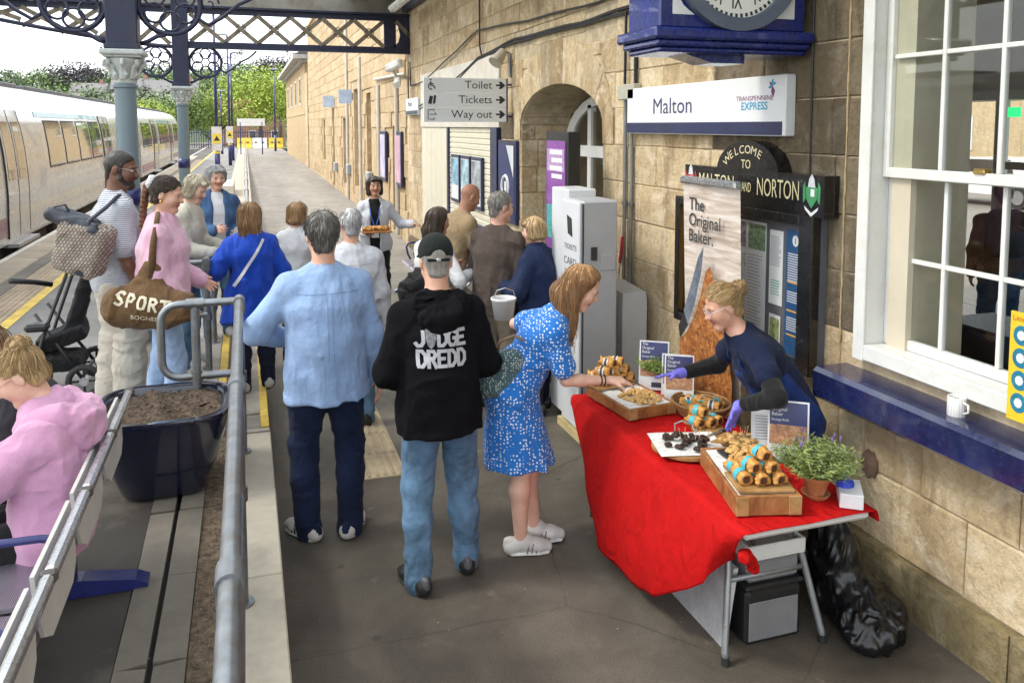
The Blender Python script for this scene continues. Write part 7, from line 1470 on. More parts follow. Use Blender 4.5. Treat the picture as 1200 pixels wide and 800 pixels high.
STROKES={'J':[[(.75,.97),(.75,.3),(.6,.1),(.35,.08),(.12,.3)]],'D':[[(.22,.1),(.22,.9),(.55,.9),(.82,.68),(.82,.32),(.55,.1),(.12,.1)]],'G':[[(.85,.78),(.6,.92),(.36,.9),(.17,.68),(.17,.32),(.36,.1),(.65,.1),(.83,.28),(.83,.5),(.5,.5)]],'E':[[(.92,.9),(.2,.9),(.2,.1),(.92,.1)],[(.2,.5),(.78,.5)]],'R':[[(.2,0),(.2,.9),(.6,.9),(.8,.72),(.6,.52),(.2,.52)],[(.48,.5),(.85,0)]],'S':[[(.85,.78),(.6,.92),(.36,.92),(.18,.74),(.4,.55),(.64,.45),(.82,.26),(.6,.08),(.36,.08),(.12,.22)]],'P':[[(.2,0),(.2,.9),(.6,.9),(.8,.7),(.6,.46),(.2,.46)]],'O':[[(.5,.92),(.25,.85),(.15,.5),(.25,.15),(.5,.08),(.75,.15),(.85,.5),(.75,.85),(.5,.92)]],'T':[[(.02,.9),(.98,.9)],[(.5,.8),(.5,0)]],'N':[[(.15,0),(.15,1),(.85,0),(.85,1)]],'L':[[(.2,1),(.2,.06),(.9,.06)]]}
def stroke_vf(ch,w,h,t):
    """heavy block letter as mitred ribbons"""
    V=[];F=[]
    for P in STROKES[ch]:
        P=[Vector(((x-.5)*w,(y-.5)*h)) for x,y in P]; n=len(P); b=len(V)
        for i,p in enumerate(P):
            d0=(P[i]-P[i-1]).normalized() if i>0 else None; d1=(P[i+1]-P[i]).normalized() if i<n-1 else None; d0=d0 or d1; d1=d1 or d0; m=(Vector((-d0.y,d0.x))+Vector((-d1.y,d1.x))); m=m.normalized() if m.length>.01 else Vector((-d0.y,d0.x)); k=min(1.6,1/max(.5,m.dot(Vector((-d0.y,d0.x)))))
            V+=[(*(p+m*t*k),0),(*(p-m*t*k),0)]
        F+=[(b+2*i,b+2*i+1,b+2*i+3,b+2*i+2) for i in range(n-1)]
    return V,F
def strap(J,part,pts,w,mat,name='strap',off=.006,par=None):
    """flat band that follows points (already near the body)"""
    mb=MB(); mb.tube(pts,w,6); return link(name,mb.me(name,mat,True),par or J['E'])
def specs(J,mat,lens=False):
    c,R,hs=J['head'],J['HR'],J['hs']; w=lambda x,y,z:Vector((c+R@V3(x*hs,y*hs,z*hs)).tolist()); mb=MB()
    for sx in(-1,1):
        mb.tube([w(sx*.033+.026*math.cos(a*.5236),.103-.004*abs(math.cos(a*.5236)),.004+.02*math.sin(a*.5236)) for a in range(12)],.0016,5,closed=True); mb.tube([w(sx*.058,.098,.01),w(sx*.076,.05,.014),w(sx*.08,-.01,.012)],.0016,5)
    mb.tube([w(-.008,.106,.006),w(.008,.106,.006)],.0016,5); return link('glasses',mb.me('glasses',mat),J['E'])
def sack(name,label,cat,prims,mats,vox,disp=None,loc=(0,0,0)):
    S=Shape(); prims(S); me=S.mesh('bag_body',mats,vox,disp); E=empty(name,loc,label,cat); me.transform(Matrix.Translation(-Vector(loc))); link('bag_body',me,E); return E
G_='people around the bakery stall'; G2='people queueing on the platform side'
# --- man in the light blue shirt
J=person('person','tall grey-haired man in light blue shirt and dark jeans seen from behind',.40,4.60,0,rad(4),1.85,lean=3,build=1.08,belly=.02,feet=((.12,-.02),(-.11,.02)),fyaw=(-28,30),hands=((.31,.02,.84),(-.20,.24,1.12)),hint=(None,(-.9,-.4,-.3)),head=(-4,4,0),skin='fair',hair=dict(style='short',mat=HGD,n=1200,vol=1.02),
 top=dict(mat=SHB,sleeve='long',hem=.15,ease=.028,collar=1,cuff=.03,fold=.009,ff=(8,8,3.2),name='shirt',flare=.014,sw=.030),bottom=dict(mat=JD,w=.014,name='jeans'),shoes=dict(mat=SNK,sole=SOLE,stripes=JD,tab=JD),group=G_)
def seam(J,part,o,ang,L,mat,w=.0022,dv=(0,1,0),off=.0035,name='seam'):
    a=rad(ang); decal(J,part,'',o,(math.cos(a),0,math.sin(a)),(-math.sin(a),0,math.cos(a)),1,mat,dv,poly=[(-L/2+L*k/8,-w) for k in range(9)]+[(L/2-L*k/8,w) for k in range(9)],name=name,off=off)
SMB=cloth('shirt_seam_blue',(.20,.29,.47),900,.2); ch=J['chest']
seam(J,'shirt',(ch[0],-.6,ch[2]+.085),0,.34,SMB); seam(J,'shirt',(ch[0]-.012,-.6,ch[2]-.10),90,.36,SMB,.0016); seam(J,'shirt',(ch[0]+.016,-.6,ch[2]-.10),90,.36,SMB,.0016)
# --- man in the printed black hoodie
J=person('person','man in black printed hoodie, black cap and blue jeans seen from behind',.915,4.0,0,rad(2),1.77,lean=4,build=1.06,belly=.02,feet=((.15,.02),(-.14,-.10)),fyaw=(-12,14),hands=((.15,.2,1.0),(-.15,.2,1.0)),hint=((.62,-.75,-.3),(-.62,-.75,-.3)),head=(-6,8,0),skin='fair',hair=dict(style='crop',mat=HG,n=0),
 top=dict(mat=HOOD,sleeve='long',hem=.14,ease=.026,fold=.011,ff=(6,6,5),name='hoodie',sw=.024,rib=1,flare=.012),bottom=dict(mat=JM,w=.014,name='jeans'),shoes=dict(mat=BSH,sole=M('charcoal_sole',(.05,.05,.052),.6,.15),tab=M('charcoal_tab',(.09,.09,.1),.5),hi=.02),group=G_)
c,R,hs=J['head'],J['HR'],J['hs']; w_=lambda x,y,z:c+R@V3(x*hs,y*hs,z*hs)
S=Shape(); S.ell(w_(0,-.008,.045),(.090*hs,.111*hs,.098*hs),R[:,0],R[:,1],.01); S.cut(w_(0,0,.010),R@V3(0,-.12,-1),.006); S.ell(w_(0,-.118,.022),(.036*hs,.04*hs,.034*hs),R[:,0],R[:,1],.006,0,'s'); S.box(w_(0,.15,.03),(.07*hs,.07*hs,.006*hs),R[:,0],nrm(R[:,1]-R[:,2]*.2),.005,.015); S.cone(w_(-.05,-.1,.004),w_(.05,-.1,.004),.009,.009,.004)
cp=link('cap',S.mesh('cap',cloth('black_twill',(.012,.016,.015),700,.2,.85,.1),.006),J['E']); link('buckle',MB().box(Vector(w_(.0,-.112,.004).tolist()),(.022,.006,.016),None,.003).me('buckle',STEEL),cp)
S=Shape(); nb_=J['nb']; s=J['s']; S.chain([nb_+V3(-.115,.03,-.005),nb_+V3(-.10,-.06,-.01),nb_+V3(-.05,-.115,-.055),nb_+V3(0,-.13,-.085),nb_+V3(.05,-.115,-.055),nb_+V3(.10,-.06,-.01),nb_+V3(.115,.03,-.005)],[.032,.042,.048,.052,.048,.042,.032],.04); S.ell(nb_+V3(0,-.115,-.075),(.115,.045,.06),k=.05)
link('hood',S.mesh('hood',HOOD,.0085,folds(.016,(12,12,9),4)),J['E'])
JMD=cloth('denim_pocket',(.075,.14,.23),900,.3,.8,.2); JST=M('denim_stitch',(.05,.09,.15),.8)
for sx in(-1,1): decal(J,'jeans','',(sx*.088,-.6,J['pel'][2]-.215),(1,0,0),(0,0,1),1,JMD,(0,1,0),poly=[(-.06,.06),(.06,.06),(.06,-.055),(0,-.08),(-.06,-.055)],name='back_pocket',off=.006)
PRT=M('grey_screen_print',(.40,.40,.43),.8,.12,30,80,.2)
zt=J['chest'][2]-.02; oy=-.6
dv=(0,1,0)
zt=J['chest'][2]+.012; LX=-.03
for k,(ch_,x_) in enumerate(zip('JDGE',(-.098,.008,.058,.105))): decal(J,'hoodie','',(LX+x_,oy,zt),(1,0,0),(0,0,1),1,PRT,dv,vf=stroke_vf(ch_,.062,.085,.0085),off=.004+.0005*k)
decal(J,'hoodie','',(LX-.046,oy,zt),(1,0,0),(0,0,1),1,M('grey_badge_print',(.2,.2,.21),.8,.4,60),dv,poly=[(-.024,.046),(.0,.052),(.024,.046),(.026,.0),(.014,-.036),(0,-.05),(-.014,-.036),(-.026,.0)],name='badge_print')
for k,ch_ in enumerate('DREDD'): decal(J,'hoodie','',(LX-.092+k*.049,oy,zt-.098),(1,0,0),(0,0,1),1,PRT,dv,vf=stroke_vf(ch_,.057,.092,.0085),off=.004+.0005*k)
# --- woman in the blue spotted dress
J=person('person','long-haired woman in blue spotted dress leaning to the table with white trainers',1.46,4.10,0,rad(-108),1.70,lean=27,bow=10,fem=True,feet=((.05,-.06),(-.08,.02)),fyaw=(8,4),hands=((.08,.42,.985),(-.16,.10,1.17)),hint=((.2,-.8,-.6),(-.6,-.7,-.2)),pn=((-.2,0,-1),(0,0,-1)),curl=(.75,.9),head=(-4,32,0),skin='pale',hair=dict(style='long',mat=HST,n=1500,length=.34),
 top=dict(mat=DRS,sleeve='short',slen=.72,hem=.02,ease=.014,sw=.022,name='dress_bodice',waist=.118),bottom=dict(mat=DRS,kind='skirt',hz=.50,bw=.20,bd=.20,dy=.0),shoes=dict(mat=SNK,sole=SOLE,stripes=M('brown_stripe',(.12,.09,.1),.6)),group=G_)
wr=J['wr'][0]; el=J['el'][0]; d=nrm(wr-el)
for k in(.035,.055): link('bracelet',MB().tube([Vector((wr-d*k+nrm(np.cross(d,V3(0,0,1)))*.027*math.cos(a*.5236)+nrm(np.cross(d,np.cross(d,V3(0,0,1))))*.027*math.sin(a*.5236)).tolist()) for a in range(12)],.004,5,closed=True).me('bracelet',BSH,True),J['E'])
GRB=cloth('green_spotted_canvas',(.06,.11,.12),600,.4,.8,.1,.1,dots(75,(.42,.47,.47),.3))
E=sack('handbag','grey-green spotted handbag hanging from the bent arm of the dress woman','bag',lambda S:(S.ec((1.25,4.05,.99),(1.31,4.03,1.13),(.12,.05),(.095,.04),(.95,-.31,0),.04),S.ell((1.26,4.05,.97),(.12,.055,.075),(.95,-.31,0),(0.31,.95,0),.04),S.cut((1.31,4.03,1.16),(-.2,0,1),.01)),GRB,.008,folds(.014,(10,10,8),3),(1.27,4.04,.94))
link('handle',MB().tube([(-.04,0,.2),(-.01,.0,.27),(.06,-.02,.30),(.12,-.03,.27),(.13,-.04,.2)],.009,6).me('handle',M('brown_leather_strap',(.2,.12,.06),.5),True),E)
# --- the baker
J=person('person','baker in navy polo, apron, glasses and violet gloves leaning over the red table',2.575,3.53,0,rad(76),1.64,lean=31,bow=8,fem=True,build=1.0,feet=((.1,-.12),(-.1,-.08)),hands=((.25,.40,.99),(-.17,.22,.95)),hint=((.6,-.3,-.5),(-.9,-.35,-.1)),pn=((-.3,.1,-1),(-.5,-.2,-.5)),hand_dir=((.1,.95,-.1),(.05,.35,-.9)),curl=(.18,.12),head=(2,24,0),skin='fair',gloves=M('violet_nitrile',(.16,.15,.60),.4,.12,20,60,.15),hair=dict(style='bun',mat=HBL,n=1300),
 top=dict(mat=NPO,sleeve='short',slen=.5,hem=.10,ease=.016,sw=.02,collar=1,under=BLKC,name='polo_shirt'),bottom=dict(mat=BLKC,name='trousers'),shoes=dict(mat=BSH),group=G_)
s=J['s']; pel,wa,ch,nb_,SR,FW,T=J['pel'],J['waist'],J['chest'],J['nb'],J['SR'],J['FW'],J['T']
S=Shape(); S.ec(ch-T*.02,wa,(.12*s,.158*s),(.165*s,.15*s),SR,.04); S.ec(wa,pel,(.17*s,.148*s),(.212*s,.165*s),SR,.04); S.ec(pel,V3(pel[0],pel[1]+.03,.42),(.212*s,.165*s),(.20*s,.15*s),SR,.05); S.cut(V3(pel[0],pel[1],.40),V3(0,0,-1)); S.cut(ch-T*.0,T,.01); S.cut(pel-FW*.085,-FW,.01)
ap=link('apron',S.mesh('apron',APR,.0085,folds(.012,(8,8,4),9)),J['E'])
mb=MB()
for sx in(-1,1): mb.tube([Vector(p.tolist()) for p in(ch+SR*sx*.10*s+FW*.115*s,ch+T*.07+SR*sx*.09*s+FW*.125*s,nb_+SR*sx*.06*s+FW*.05*s+T*.005)],.009,5)
link('neck_strap',mb.me('neck_strap',APR),ap); specs(J,M('clear_frame',(.5,.5,.52),.2))
# --- far group by the ticket office
J=person('person','grey-haired man in white denim jacket and jeans seen from behind',.76,6.30,0,rad(-10),1.69,lean=2,build=1.0,head=(12,6,0),hands=((.26,.06,.80),(-.2,.25,1.1)),skin='fair',hair=dict(style='short',mat=HGW,n=260,vol=1.05),top=dict(mat=WDN,sleeve='long',hem=.06,ease=.028,collar=1,fold=.010,ff=(9,9,6),name='jacket',sw=.024),bottom=dict(mat=JM,name='jeans'),shoes=dict(mat=BSH),vox=.008,gv=.010,group=G_)
SMW=cloth('white_seam',(.42,.43,.46),900,.2); ch=J['chest']; seam(J,'jacket',(ch[0],-.6,ch[2]+.06),0,.32,SMW,.003); seam(J,'jacket',(ch[0]-.08,-.6,ch[2]-.10),86,.30,SMW,.0025); seam(J,'jacket',(ch[0]+.08,-.6,ch[2]-.10),94,.30,SMW,.0025); seam(J,'jacket',(ch[0],-.6,J['pel'][2]-.02),0,.36,SMW,.003)
J=person('person','dark-haired smiling woman in open white jacket and lanyard carrying a tray',1.50,10.0,0,rad(172),1.72,fem=True,head=(8,2,0),hands=((.10,.30,1.06),(-.46,.16,1.15)),hint=((.6,-.5,-.6),(-.3,-.6,-.8)),pn=((0,0,1),(0,.3,-1)),skin='tan',hair=dict(style='bob',mat=HDB,n=160,length=.09),top=dict(mat=WDN,sleeve='long',hem=.10,ease=.030,name='jacket',sw=.022,open=BLKC,gap=.062,iname='black_dress'),bottom=dict(mat=BLKC,name='trousers',r=(.088,.07,.075,.075)),shoes=dict(mat=BSH),vox=.009,gv=.011,group=G_)
ch,wa,pel,SR,FW,T=J['chest'],J['waist'],J['pel'],J['SR'],J['FW'],J['T']
LY=M('blue_lanyard',(.03,.1,.35),.6); q=J['nb']; F_=lambda p:Vector(p.tolist()); link('lanyard',MB().tube([F_(q+SR*.07+FW*.03),F_(ch+SR*.05+FW*.175),F_(wa+T*.05+FW*.185)],.008,5).tube([F_(q-SR*.07+FW*.03),F_(ch-SR*.05+FW*.175),F_(wa+T*.05+FW*.185)],.008,5).me('lanyard',LY),J['E']); link('badge_card',MB().box(F_(wa-T*.01+FW*.195),(.09,.006,.11),None,.002).me('badge_card',WHB),J['E'])
wr0=J['E'].matrix_basis@Vector(J['wr'][0].tolist()); t=Th('serving_tray',(wr0.x+.04,wr0.y-.10,wr0.z+.04),'wooden tray of pastries carried by the lanyard woman','tray'); t.p(MB().box(t.o+Vector((.05,-.03,0)),(.36,.2,.018),None,.006),'plank',WOOD)
for k in range(6): o=link('sausage_roll',RM_[k%4],None,(t.o.x-.06+.045*k,t.o.y-.03+.03*(k%2),t.o.z+.009),k*.8,label='small pastry on the tray held by the lanyard woman',cat='sausage roll',group='pastries on the carried tray')
J=person('person','bald man in tan jacket bending over by the ticket office shutter',1.93,7.70,0,rad(-75),1.80,lean=12,bow=8,head=(0,24,0),hands=((.15,.36,1.08),(-.1,.34,1.1)),skin='olive',hair=dict(style='none',mat=HBK),top=dict(mat=BEJ,sleeve='long',hem=.1,ease=.026,collar=1,name='jacket',sw=.022),bottom=dict(mat=KHA),shoes=dict(mat=BSH),vox=.008,gv=.010,group=G_)
J=person('person','long dark-haired woman in white top with a black bag on her back',1.47,6.62,0,rad(-60),1.66,lean=6,fem=True,head=(-8,10,0),hands=((.2,.25,1.1),(-.1,.3,1.12)),skin='olive',hair=dict(style='long',mat=HDB,n=300,length=.36,extra='backonly'),top=dict(mat=WHT_,sleeve='long',hem=.08,ease=.024,name='blouse',sw=.024),bottom=dict(mat=cloth('dark_green_skirt',(.02,.045,.04),600,.4),name='trousers',r=(.09,.08,.085,.085)),shoes=dict(mat=BSH),vox=.008,gv=.010,group=G_)
sack('shoulder_bag','large slouchy black bag hanging behind the dark-haired woman','bag',lambda S:(S.ell((1.33,6.42,1.05),(.19,.10,.13),(.95,-.31,.35),(.31,.95,0),.05),S.cone((1.22,6.42,.97),(1.40,6.45,1.2),.06,.05,.06)),cloth('black_nylon',(.012,.012,.013),600,.5,.55,.1),.010,folds(.02,(8,8,8),2),(1.33,6.42,.95))
J=person('person','grey-haired man in brown jumper and khaki trousers beside the small planter',1.96,6.38,0,rad(-52),1.79,lean=3,head=(-22,8,0),hands=((.2,.22,1.0),(-.15,.3,1.12)),skin='fair',hair=dict(style='short',mat=HG,n=220),top=dict(mat=BRN,sleeve='long',hem=.14,ease=.028,fold=.012,name='jumper',sw=.024,collar=1),bottom=dict(mat=KHA,w=.016),shoes=dict(mat=BSH),vox=.008,gv=.010,group=G_)
J=person('person','short blonde-haired woman in navy coat facing the brown-jumper man',2.26,6.16,0,rad(38),1.60,lean=5,fem=True,build=1.05,head=(22,8,0),hands=((.14,.22,.98),(-.18,.26,1.05)),skin='pale',hair=dict(style='bob',mat=HBL,n=240,length=.05,vol=1.05),top=dict(mat=NCO,sleeve='long',hem=.18,ease=.045,fold=.016,name='coat',sw=.034,collar=1,flare=.02),bottom=dict(mat=JN),shoes=dict(mat=BSH),vox=.008,gv=.010,group=G_)
t=Th('charity_bucket',(1.78,5.62,.93),'white bucket held low beside the dress woman','bucket'); t.p(MB().lathe([(.07,0),(.088,.14),(.095,.145),(.095,.16),(.085,.16),(.083,.145),(.066,.01)],(1.78,5.62,.93),24),'pail',M('bucket_white',(.68,.68,.68),.4,.04),None,True); t.p(MB().tube([(1.70,5.62,1.08),(1.72,5.60,1.15),(1.78,5.58,1.17),(1.85,5.6,1.14),(1.87,5.62,1.08)],.004,5),'handle',STEEL)
J['bucket']=1
J=person('person','brown-haired girl in royal blue coat with white strap stepping up the steps',.02,6.95,.165,rad(6),1.55,fem=True,lean=4,feet=((.12,.03),(-.08,-.03)),head=(-8,6,0),hands=((.18,.2,.95),(-.24,.16,.98)),skin='pale',hair=dict(style='long',mat=HLB,n=800,length=.3,extra='backonly'),top=dict(mat=COAT,sleeve='long',hem=.26,ease=.045,fold=.018,ff=(7,7,3),name='coat',sw=.036,flare=.05,collar=1),bottom=dict(mat=JN),shoes=dict(mat=GRS,sole=SOLE),vox=.0075,gv=.0095,group=G2)
F_=lambda p:Vector(p.tolist()); decal(J,'coat','',Vector((J['chest']+V3(-.03,-.6,-.05)).tolist()),(-.55,0,-.83),(.83,0,-.55),1,WHT_,(0,1,0),poly=[(-.22,-.012),(.22,-.012),(.22,.012),(-.22,.012)],name='white_strap',off=.008)
J=person('person','light-brown-haired woman in white top ahead of the blue shirt man',.45,8.1,0,rad(-25),1.60,fem=True,head=(-10,8,0),hands=((.15,.25,1.0),(-.15,.25,1.0)),skin='pale',hair=dict(style='bob',mat=HLB,n=160,length=.09),top=dict(mat=WHT_,sleeve='long',hem=.08,ease=.024,name='blouse'),bottom=dict(mat=JN),shoes=dict(mat=SNK),vox=.009,gv=.011,group=G2)
# --- platform side
J=person('person','bearded man in striped shirt and stone trousers with a patterned bag',-.88,6.22,PZ+.004,rad(-72),1.83,build=1.05,lean=2,feet=((.12,.03),(-.1,-.06)),head=(-30,12,0),hands=((.25,.10,.90),(-.22,.16,.95)),skin='brown',hair=dict(style='crop',mat=HBK,n=0,beard=True),top=dict(mat=STR,sleeve='short',slen=.8,hem=.1,ease=.026,name='shirt',sw=.03,collar=1),bottom=dict(mat=BEI,w=.02,r=(.092,.078,.078,.078),name='trousers',fold=.012),shoes=dict(mat=SNK,sole=SOLE),vox=.007,gv=.009,group=G2)
specs(J,STEEL); JM_=J
def tweed(t,v,c):
    w=t.nodes.new('ShaderNodeTexBrick'); w.inputs['Scale'].default_value=15; w.inputs['Color1'].default_value=(.42,.36,.30,1); w.inputs['Color2'].default_value=(.30,.24,.2,1); w.inputs['Mortar'].default_value=(.03,.028,.03,1); w.inputs['Mortar Size'].default_value=.035; w.inputs['Row Height'].default_value=.35; t.links.new(coordn(t,scale=(1.3,1.3,1.3),rot=(1.57,0.,.9)),w.inputs['Vector']); return w.outputs['Color']
E=sack('patterned_bag','grey woven shoulder bag with dark leather straps on the striped-shirt man','bag',lambda S:(S.box((-1.02,5.86,1.56),(.155,.10,.17),(.90,-.30,-.32),(.31,.95,.0),.05,.03,0),S.box((-1.075,5.88,1.745),(.15,.09,.035),(.90,-.30,-.32),(.31,.95,.0),.03,.02,1),S.box((-.985,5.755,1.56),(.022,.01,.18),(.90,-.30,-.32),(.31,.95,.0),.008,.004,1),S.box((-1.11,5.80,1.60),(.014,.01,.16),(.90,-.30,-.32),(.31,.95,.0),.006,.004,1)),[cloth('woven_monogram',(.3,.26,.22),500,.3,.8,.05,.1,tweed),M('dark_navy_leather',(.03,.035,.05),.45,.15)],.008,folds(.012,(9,9,8),3),(-1.02,5.86,1.4))
shw=JM_['E'].matrix_basis@Vector((JM_['sh'][0]*.75+JM_['nb']*.25).tolist())+Vector((0,0,.075))-Vector((-1.02,5.86,1.4)); shb=shw+Vector((0,.10,-.10)); link('strap',MB().tube([(.02,-.10,.20),(.05,-.09,.34),shw*.5+Vector((.04,-.08,.18)),shw+Vector((-.01,-.05,.0)),shw+Vector((.0,.03,.01)),shb],.014,6).me('strap',MATS['dark_navy_leather'],True),E); link('handle',MB().tube([(-.17,-.02,.36),(-.16,.0,.43),(-.10,.02,.44),(-.07,.03,.37)],.008,6).me('handle',MATS['dark_navy_leather'],True),E)
J=person('person','woman in pink sweatshirt and pale jeans with long braid and cream scrunchie',-.54,5.80,PZ+.004,rad(-98),1.67,fem=True,build=1.06,feet=((.08,.10),(-.08,-.12)),fyaw=(-10,-10),head=(-6,14,0),hands=((.16,.16,.86),(-.18,.2,.95)),skin='fair',hair=dict(style='tail',mat=HDB,n=900),top=dict(mat=PINK,sleeve='long',hem=.03,ease=.034,fold=.013,name='sweatshirt',sw=.036,rib=1),bottom=dict(mat=JL,w=.010,r=(.092,.062,.06,.062),name='jeans'),shoes=dict(mat=SNK,sole=SOLE),vox=.007,gv=.009,group=G2)
c,R,hs=J['head'],J['HR'],J['hs']; w_=lambda x,y,z:c+R@V3(x*hs,y*hs,z*hs); k0=w_(0,-.115,.06); S=Shape()
for a in range(9): S.ball(k0+R@V3(.026*math.cos(a*.7),-.012+.006*math.sin(3*a),.03*math.sin(a*.7)),.019,.012)
link('scrunchie',S.mesh('scrunchie',WHT_,.006,folds(.006,(40,40,40),2)),J['E'])
S=Shape(); mb=MB(); P=[]
for k in range(15): P.append(k0+V3(0,-.035-.02*math.sin(k*.25),-.02-.032*k)+V3(.0,-.03,0)*(k/14))
for k in range(14):
    for sx in(-1,1): S.cone(P[k]+R[:,0]*sx*.012*math.cos(k*math.pi),P[k+1]-R[:,0]*sx*.014*math.cos(k*math.pi),.021-.0006*k,.019-.0006*k,.008)
link('braid',S.mesh('braid',HAU,.006,folds(.004,(60,60,30),4)),J['hair'])
link('earring',MB().lathe([(.001,-.009),(.008,-.004),(.009,.002),(.004,.009)],F_(w_(.082,-.008,-.045)),10).me('earring',M('gold',(.6,.4,.12),.25,metal=1),True),J['E'])
BAGB=cloth('brown_canvas',(.12,.066,.028),600,.5,.8,.12,.1)
E=sack('tote_bag','large brown canvas bag lettered SPORT on the shoulder of the pink woman','bag',lambda S:(S.ec((-.80,5.60,1.22),(-.40,5.47,1.20),(.09,.115),(.08,.10),(.31,.95,0),.06),S.ell((-.62,5.54,1.17),(.25,.085,.10),(.95,-.31,0),(.31,.95,0),.06),S.ec((-.62,5.55,1.22),(-.585,5.585,1.47),(.17,.06),(.045,.03),(.95,-.31,0),.06)),BAGB,.0085,folds(.014,(8,8,7),6),(-.62,5.55,1.05))
shw=J['E'].matrix_basis@Vector((J['sh'][0]*.7+J['nb']*.3).tolist())+Vector((0,0,.105))-Vector((-.62,5.55,1.05)); P1=Vector((.03,.0,.34)); link('strap',MB().tube([P1,(P1+shw)/2+Vector((0,-.075,.02)),shw+Vector((0,-.06,-.03)),shw+Vector((0,.02,.008)),shw+Vector((.0,.10,-.08))],[.028,.022,.018,.016,.016],6).me('strap',BAGB,True),E)
bb=[o for o in E.children if o.name.startswith('bag_body')][0]; J2={'E':E}; CRP=M('cream_print',(.62,.56,.42),.8,.1,20)
for k,ch_ in enumerate('SPORT'): decal(J2,bb,'',(-.30+k*.068,-.5-.02*k,.275-.014*k),(.95,-.31,-.12),(.1,0,1),1,CRP,(.31,.95,-.1),vf=stroke_vf(ch_,.066,.088,.0085),off=.004+.0004*k)
decal(J2,bb,'BOGNER',(-.15,-.55,.150),(.95,-.31,-.12),(.1,0,1),.036,CRP,(.31,.95,-.1),sx=1.2)
J=person('person','silver-blonde woman in cream jacket resting a hand on the handrail',-.50,7.22,PZ+.004,rad(-112),1.62,fem=True,lean=8,head=(-4,26,0),hands=((.10,.30,.975),(-.15,.25,1.0)),pn=((0,0,-1),None),curl=(.9,.6),skin='pale',hair=dict(style='bob',mat=HSB,n=300,length=.06,vol=1.04),top=dict(mat=CREAM,sleeve='long',hem=.16,ease=.03,name='jacket',sw=.028,collar=1),bottom=dict(mat=JM),shoes=dict(mat=SNK),vox=.0075,gv=.0095,group=G2)
J=person('person','grey-haired woman in denim jacket over white shirt holding papers',-.28,8.15,PZ+.012,rad(192),1.63,fem=True,build=1.1,head=(8,10,0),hands=((.05,.24,1.05),(-.12,.26,1.0)),skin='fair',hair=dict(style='bob',mat=HGW,n=220,length=.03,vol=1.04),top=dict(mat=DEN,sleeve='long',hem=.10,ease=.036,name='denim_jacket',sw=.03,collar=1,open=WHT_,gap=.055,iname='white_shirt'),bottom=dict(mat=JM),shoes=dict(mat=GRS),vox=.0085,gv=.0105,group=G2)
wl=J['E'].matrix_basis@Vector(J['wr'][1].tolist()); t=Th('papers',(wl.x+.05,wl.y-.05,wl.z-.05),'loose white papers in the hands of the denim-jacketed woman','paper'); t.p(MB().grid(lambda u,v:(t.o.x-.06+.14*u,t.o.y-.03+.02*math.sin(3*u),t.o.z+.12-.28*v+.02*math.sin(5*u)),6,6),'sheets',PAPER,None,True)
# pushchair
t=Th('pushchair',(-1.42,6.75,PZ+.004),'folded black pushchair standing beside the striped-shirt man','pushchair'); BKM=M('black_metal',(.012,.012,.013),.4,.2); z=PZ+.004
def tp_(P,r=.013,n='frame_tube'): t.p(MB().tube([(-1.42+a,6.75+b,z+c) for a,b,c in P],r,8),n,BKM,None,True)
tp_([(-.12,-.22,.12),(-.02,-.1,.5),(.12,.12,.95),(.16,.2,1.0)]); tp_([(-.12,.22,.12),(-.02,.3,.5),(.12,.42,.95),(.16,.46,1.0)]); tp_([(.16,.2,1.0),(.16,.46,1.0)]); tp_([(.22,-.15,.15),(-.1,.0,.62)]); tp_([(.22,.35,.15),(-.1,.4,.62)]); tp_([(-.12,-.22,.12),(-.12,.22,.12)]); tp_([(.22,-.15,.15),(.22,.35,.15)]); tp_([(-.22,-.12,.9),(-.1,.02,.86),(.0,.1,.82)],.02,'handle_grip')
for a,b,r in((-.14,-.24,.095),(-.14,.24,.095),(.24,-.17,.13),(.24,.37,.13)): w=t.p(MB().tube([(-1.42+a+r*.82*math.cos(q*.3927),6.75+b+.0,z+r+r*.82*math.sin(q*.3927)) for q in range(16)],r*.18,6,closed=True),'tyre',RUB,None,True); t.p(MB().cyl((-1.42+a,6.75+b-.02,z+r),(-1.42+a,6.75+b+.02,z+r),r*.25,n=12),'hub',STEEL,w); t.p(MB().bx(-1.42+a-r*.7,-1.42+a+r*.7,6.75+b-.006,6.75+b+.006,z+r-.008,z+r+.008).bx(-1.42+a-.008,-1.42+a+.008,6.75+b-.0061,6.75+b+.0061,z+r*.3,z+r*1.7),'spoke',BKM,w)
S=Shape(); S.box((-1.36,6.85,z+.42),(.17,.18,.05),(.9,.1,.3),(0,1,0),.03); S.box((-1.24,6.92,z+.66),(.05,.17,.22),(.95,.1,-.3),(0,1,0),.03,.04); S.box((-1.38,6.8,z+.25),(.16,.16,.05),rr=.03,k=.03); t.p(S.mesh('seat',BLKC,.011,folds(.014,(9,9,9),4)),'seat',None); t.p(MB().box((-1.48,6.62,z+.55),(.16,.1,.06),None,.02),'tray',BKM)
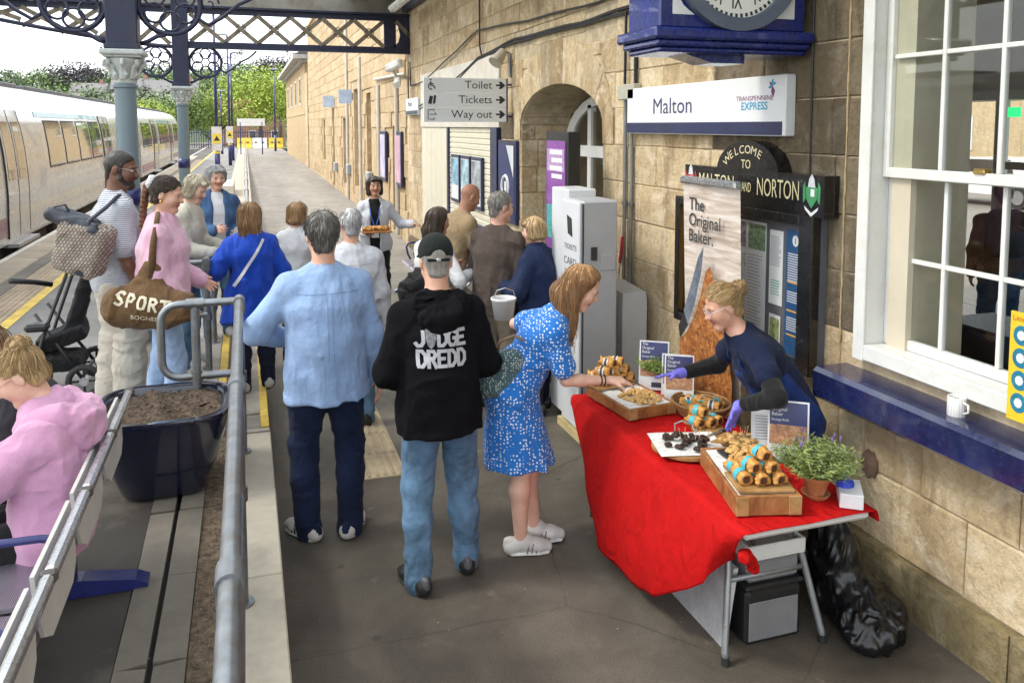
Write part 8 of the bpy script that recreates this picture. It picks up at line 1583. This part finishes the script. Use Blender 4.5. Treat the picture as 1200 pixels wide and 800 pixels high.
# --- girls on the bench
J=person('person','blonde girl with top bun and glasses in lilac hoodie bent over on the bench',-.745,3.42,PZ+.004,rad(86),1.54,sit=.40,lean=-8,bow=14,fem=True,feet=((.10,.46,.085),(-.10,.44,.085)),hfwd=.01,head=(2,34,0),hands=((.10,.34,.66),(-.06,.36,.68)),hint=((.9,-.4,-.3),(-.9,-.4,-.3)),skin='pale',hair=dict(style='bun',mat=HBL,n=1300,extra='high'),top=dict(mat=LIL,sleeve='long',hem=.08,ease=.034,fold=.016,ff=(7,7,5),name='hoodie',sw=.038,rib=1),bottom=dict(mat=BLKC,w=.014),shoes=dict(mat=SNK),vox=.0065,gv=.0085,group='girls sitting on the platform bench')
q=J['nb']; FW,SR,T2=J['FW'],J['SR'],J['T2']; S=Shape(); S.chain([q+SR*.11+FW*.03,q+SR*.10-FW*.05,q+SR*.05-FW*.11-T2*.04,q-FW*.125-T2*.06,q-SR*.05-FW*.11-T2*.04,q-SR*.10-FW*.05,q-SR*.11+FW*.03],[.03,.042,.046,.048,.046,.042,.03],.04); S.ell(q-FW*.12-T2*.08,(.12,.05,.08),SR,FW,.05); link('hood',S.mesh('hood',LIL,.0085,folds(.015,(12,12,9),4)),J['E']); specs(J,M('rose_frame',(.45,.2,.18),.3))
LPR=M('pale_lilac_print',(.70,.52,.63),.8,.08)
up=J['T']; 
for k,ch_ in enumerate('EN'): decal(J,'hoodie','',(J['chest']-FW*.5-J['T']*.03+SR*(-.03+.075*k)),SR,J['T'],1,LPR,FW,vf=stroke_vf(ch_,.07,.085,.007),off=.005)
decal(J,'hoodie','',(J['chest']-FW*.5-J['T']*.13-SR*.02),SR,J['T'],1,LPR,FW,vf=stroke_vf('L',.09,.10,.004),off=.005)
t=Th('phone',(-1.26,3.45,1.02),'black mobile phone in the hands of the lilac-hooded girl','phone'); t.p(MB().box((-1.27,3.47,1.02),(.075,.15,.01),Matrix.Rotation(.5,3,'Y'),.004),'body',BSH)
J=person('person','brown-haired girl in charcoal top with a low bun at the bench end',-.80,3.90,PZ+.004,rad(88),1.54,sit=.40,lean=14,bow=12,fem=True,feet=((.10,.42,.085),(-.10,.40,.085)),head=(0,34,0),hands=((.10,.34,.66),(-.08,.36,.68)),skin='pale',hair=dict(style='bun',mat=HBR,n=300,extra='high'),top=dict(mat=DGY,sleeve='long',hem=.08,ease=.035,name='sweatshirt',sw=.034),bottom=dict(mat=BLKC),shoes=dict(mat=BSH),vox=.008,gv=.010,group='girls sitting on the platform bench')
# --- passer-by seen through the room
J=person('person','person with dark backpack and blue jeans seen through the sash window',7.0,5.98,0.014,rad(-40),1.78,skin='fair',hair=dict(style='short',mat=HDB,n=0),top=dict(mat=cloth('floral_shirt',(.25,.18,.13),500,.3,.8,.1,.1,dots(40,(.35,.1,.08),.35)),sleeve='long',name='shirt'),bottom=dict(mat=JM,name='jeans'),shoes=dict(mat=BSH),vox=.012,gv=.013,group='people inside the station')
S=Shape(); S.box((6.87,5.83,1.33),(.16,.10,.22),(.77,-.64,0),(.64,.77,0),.07); me=S.mesh('pack',cloth('olive_pack',(.06,.055,.04),500,.4),.013,folds(.015,(9,9,9),2)); t=Th('backpack',(6.87,5.83,1.1),'dark olive backpack worn by the person behind the window','backpack'); t.p(me,'pack',None)
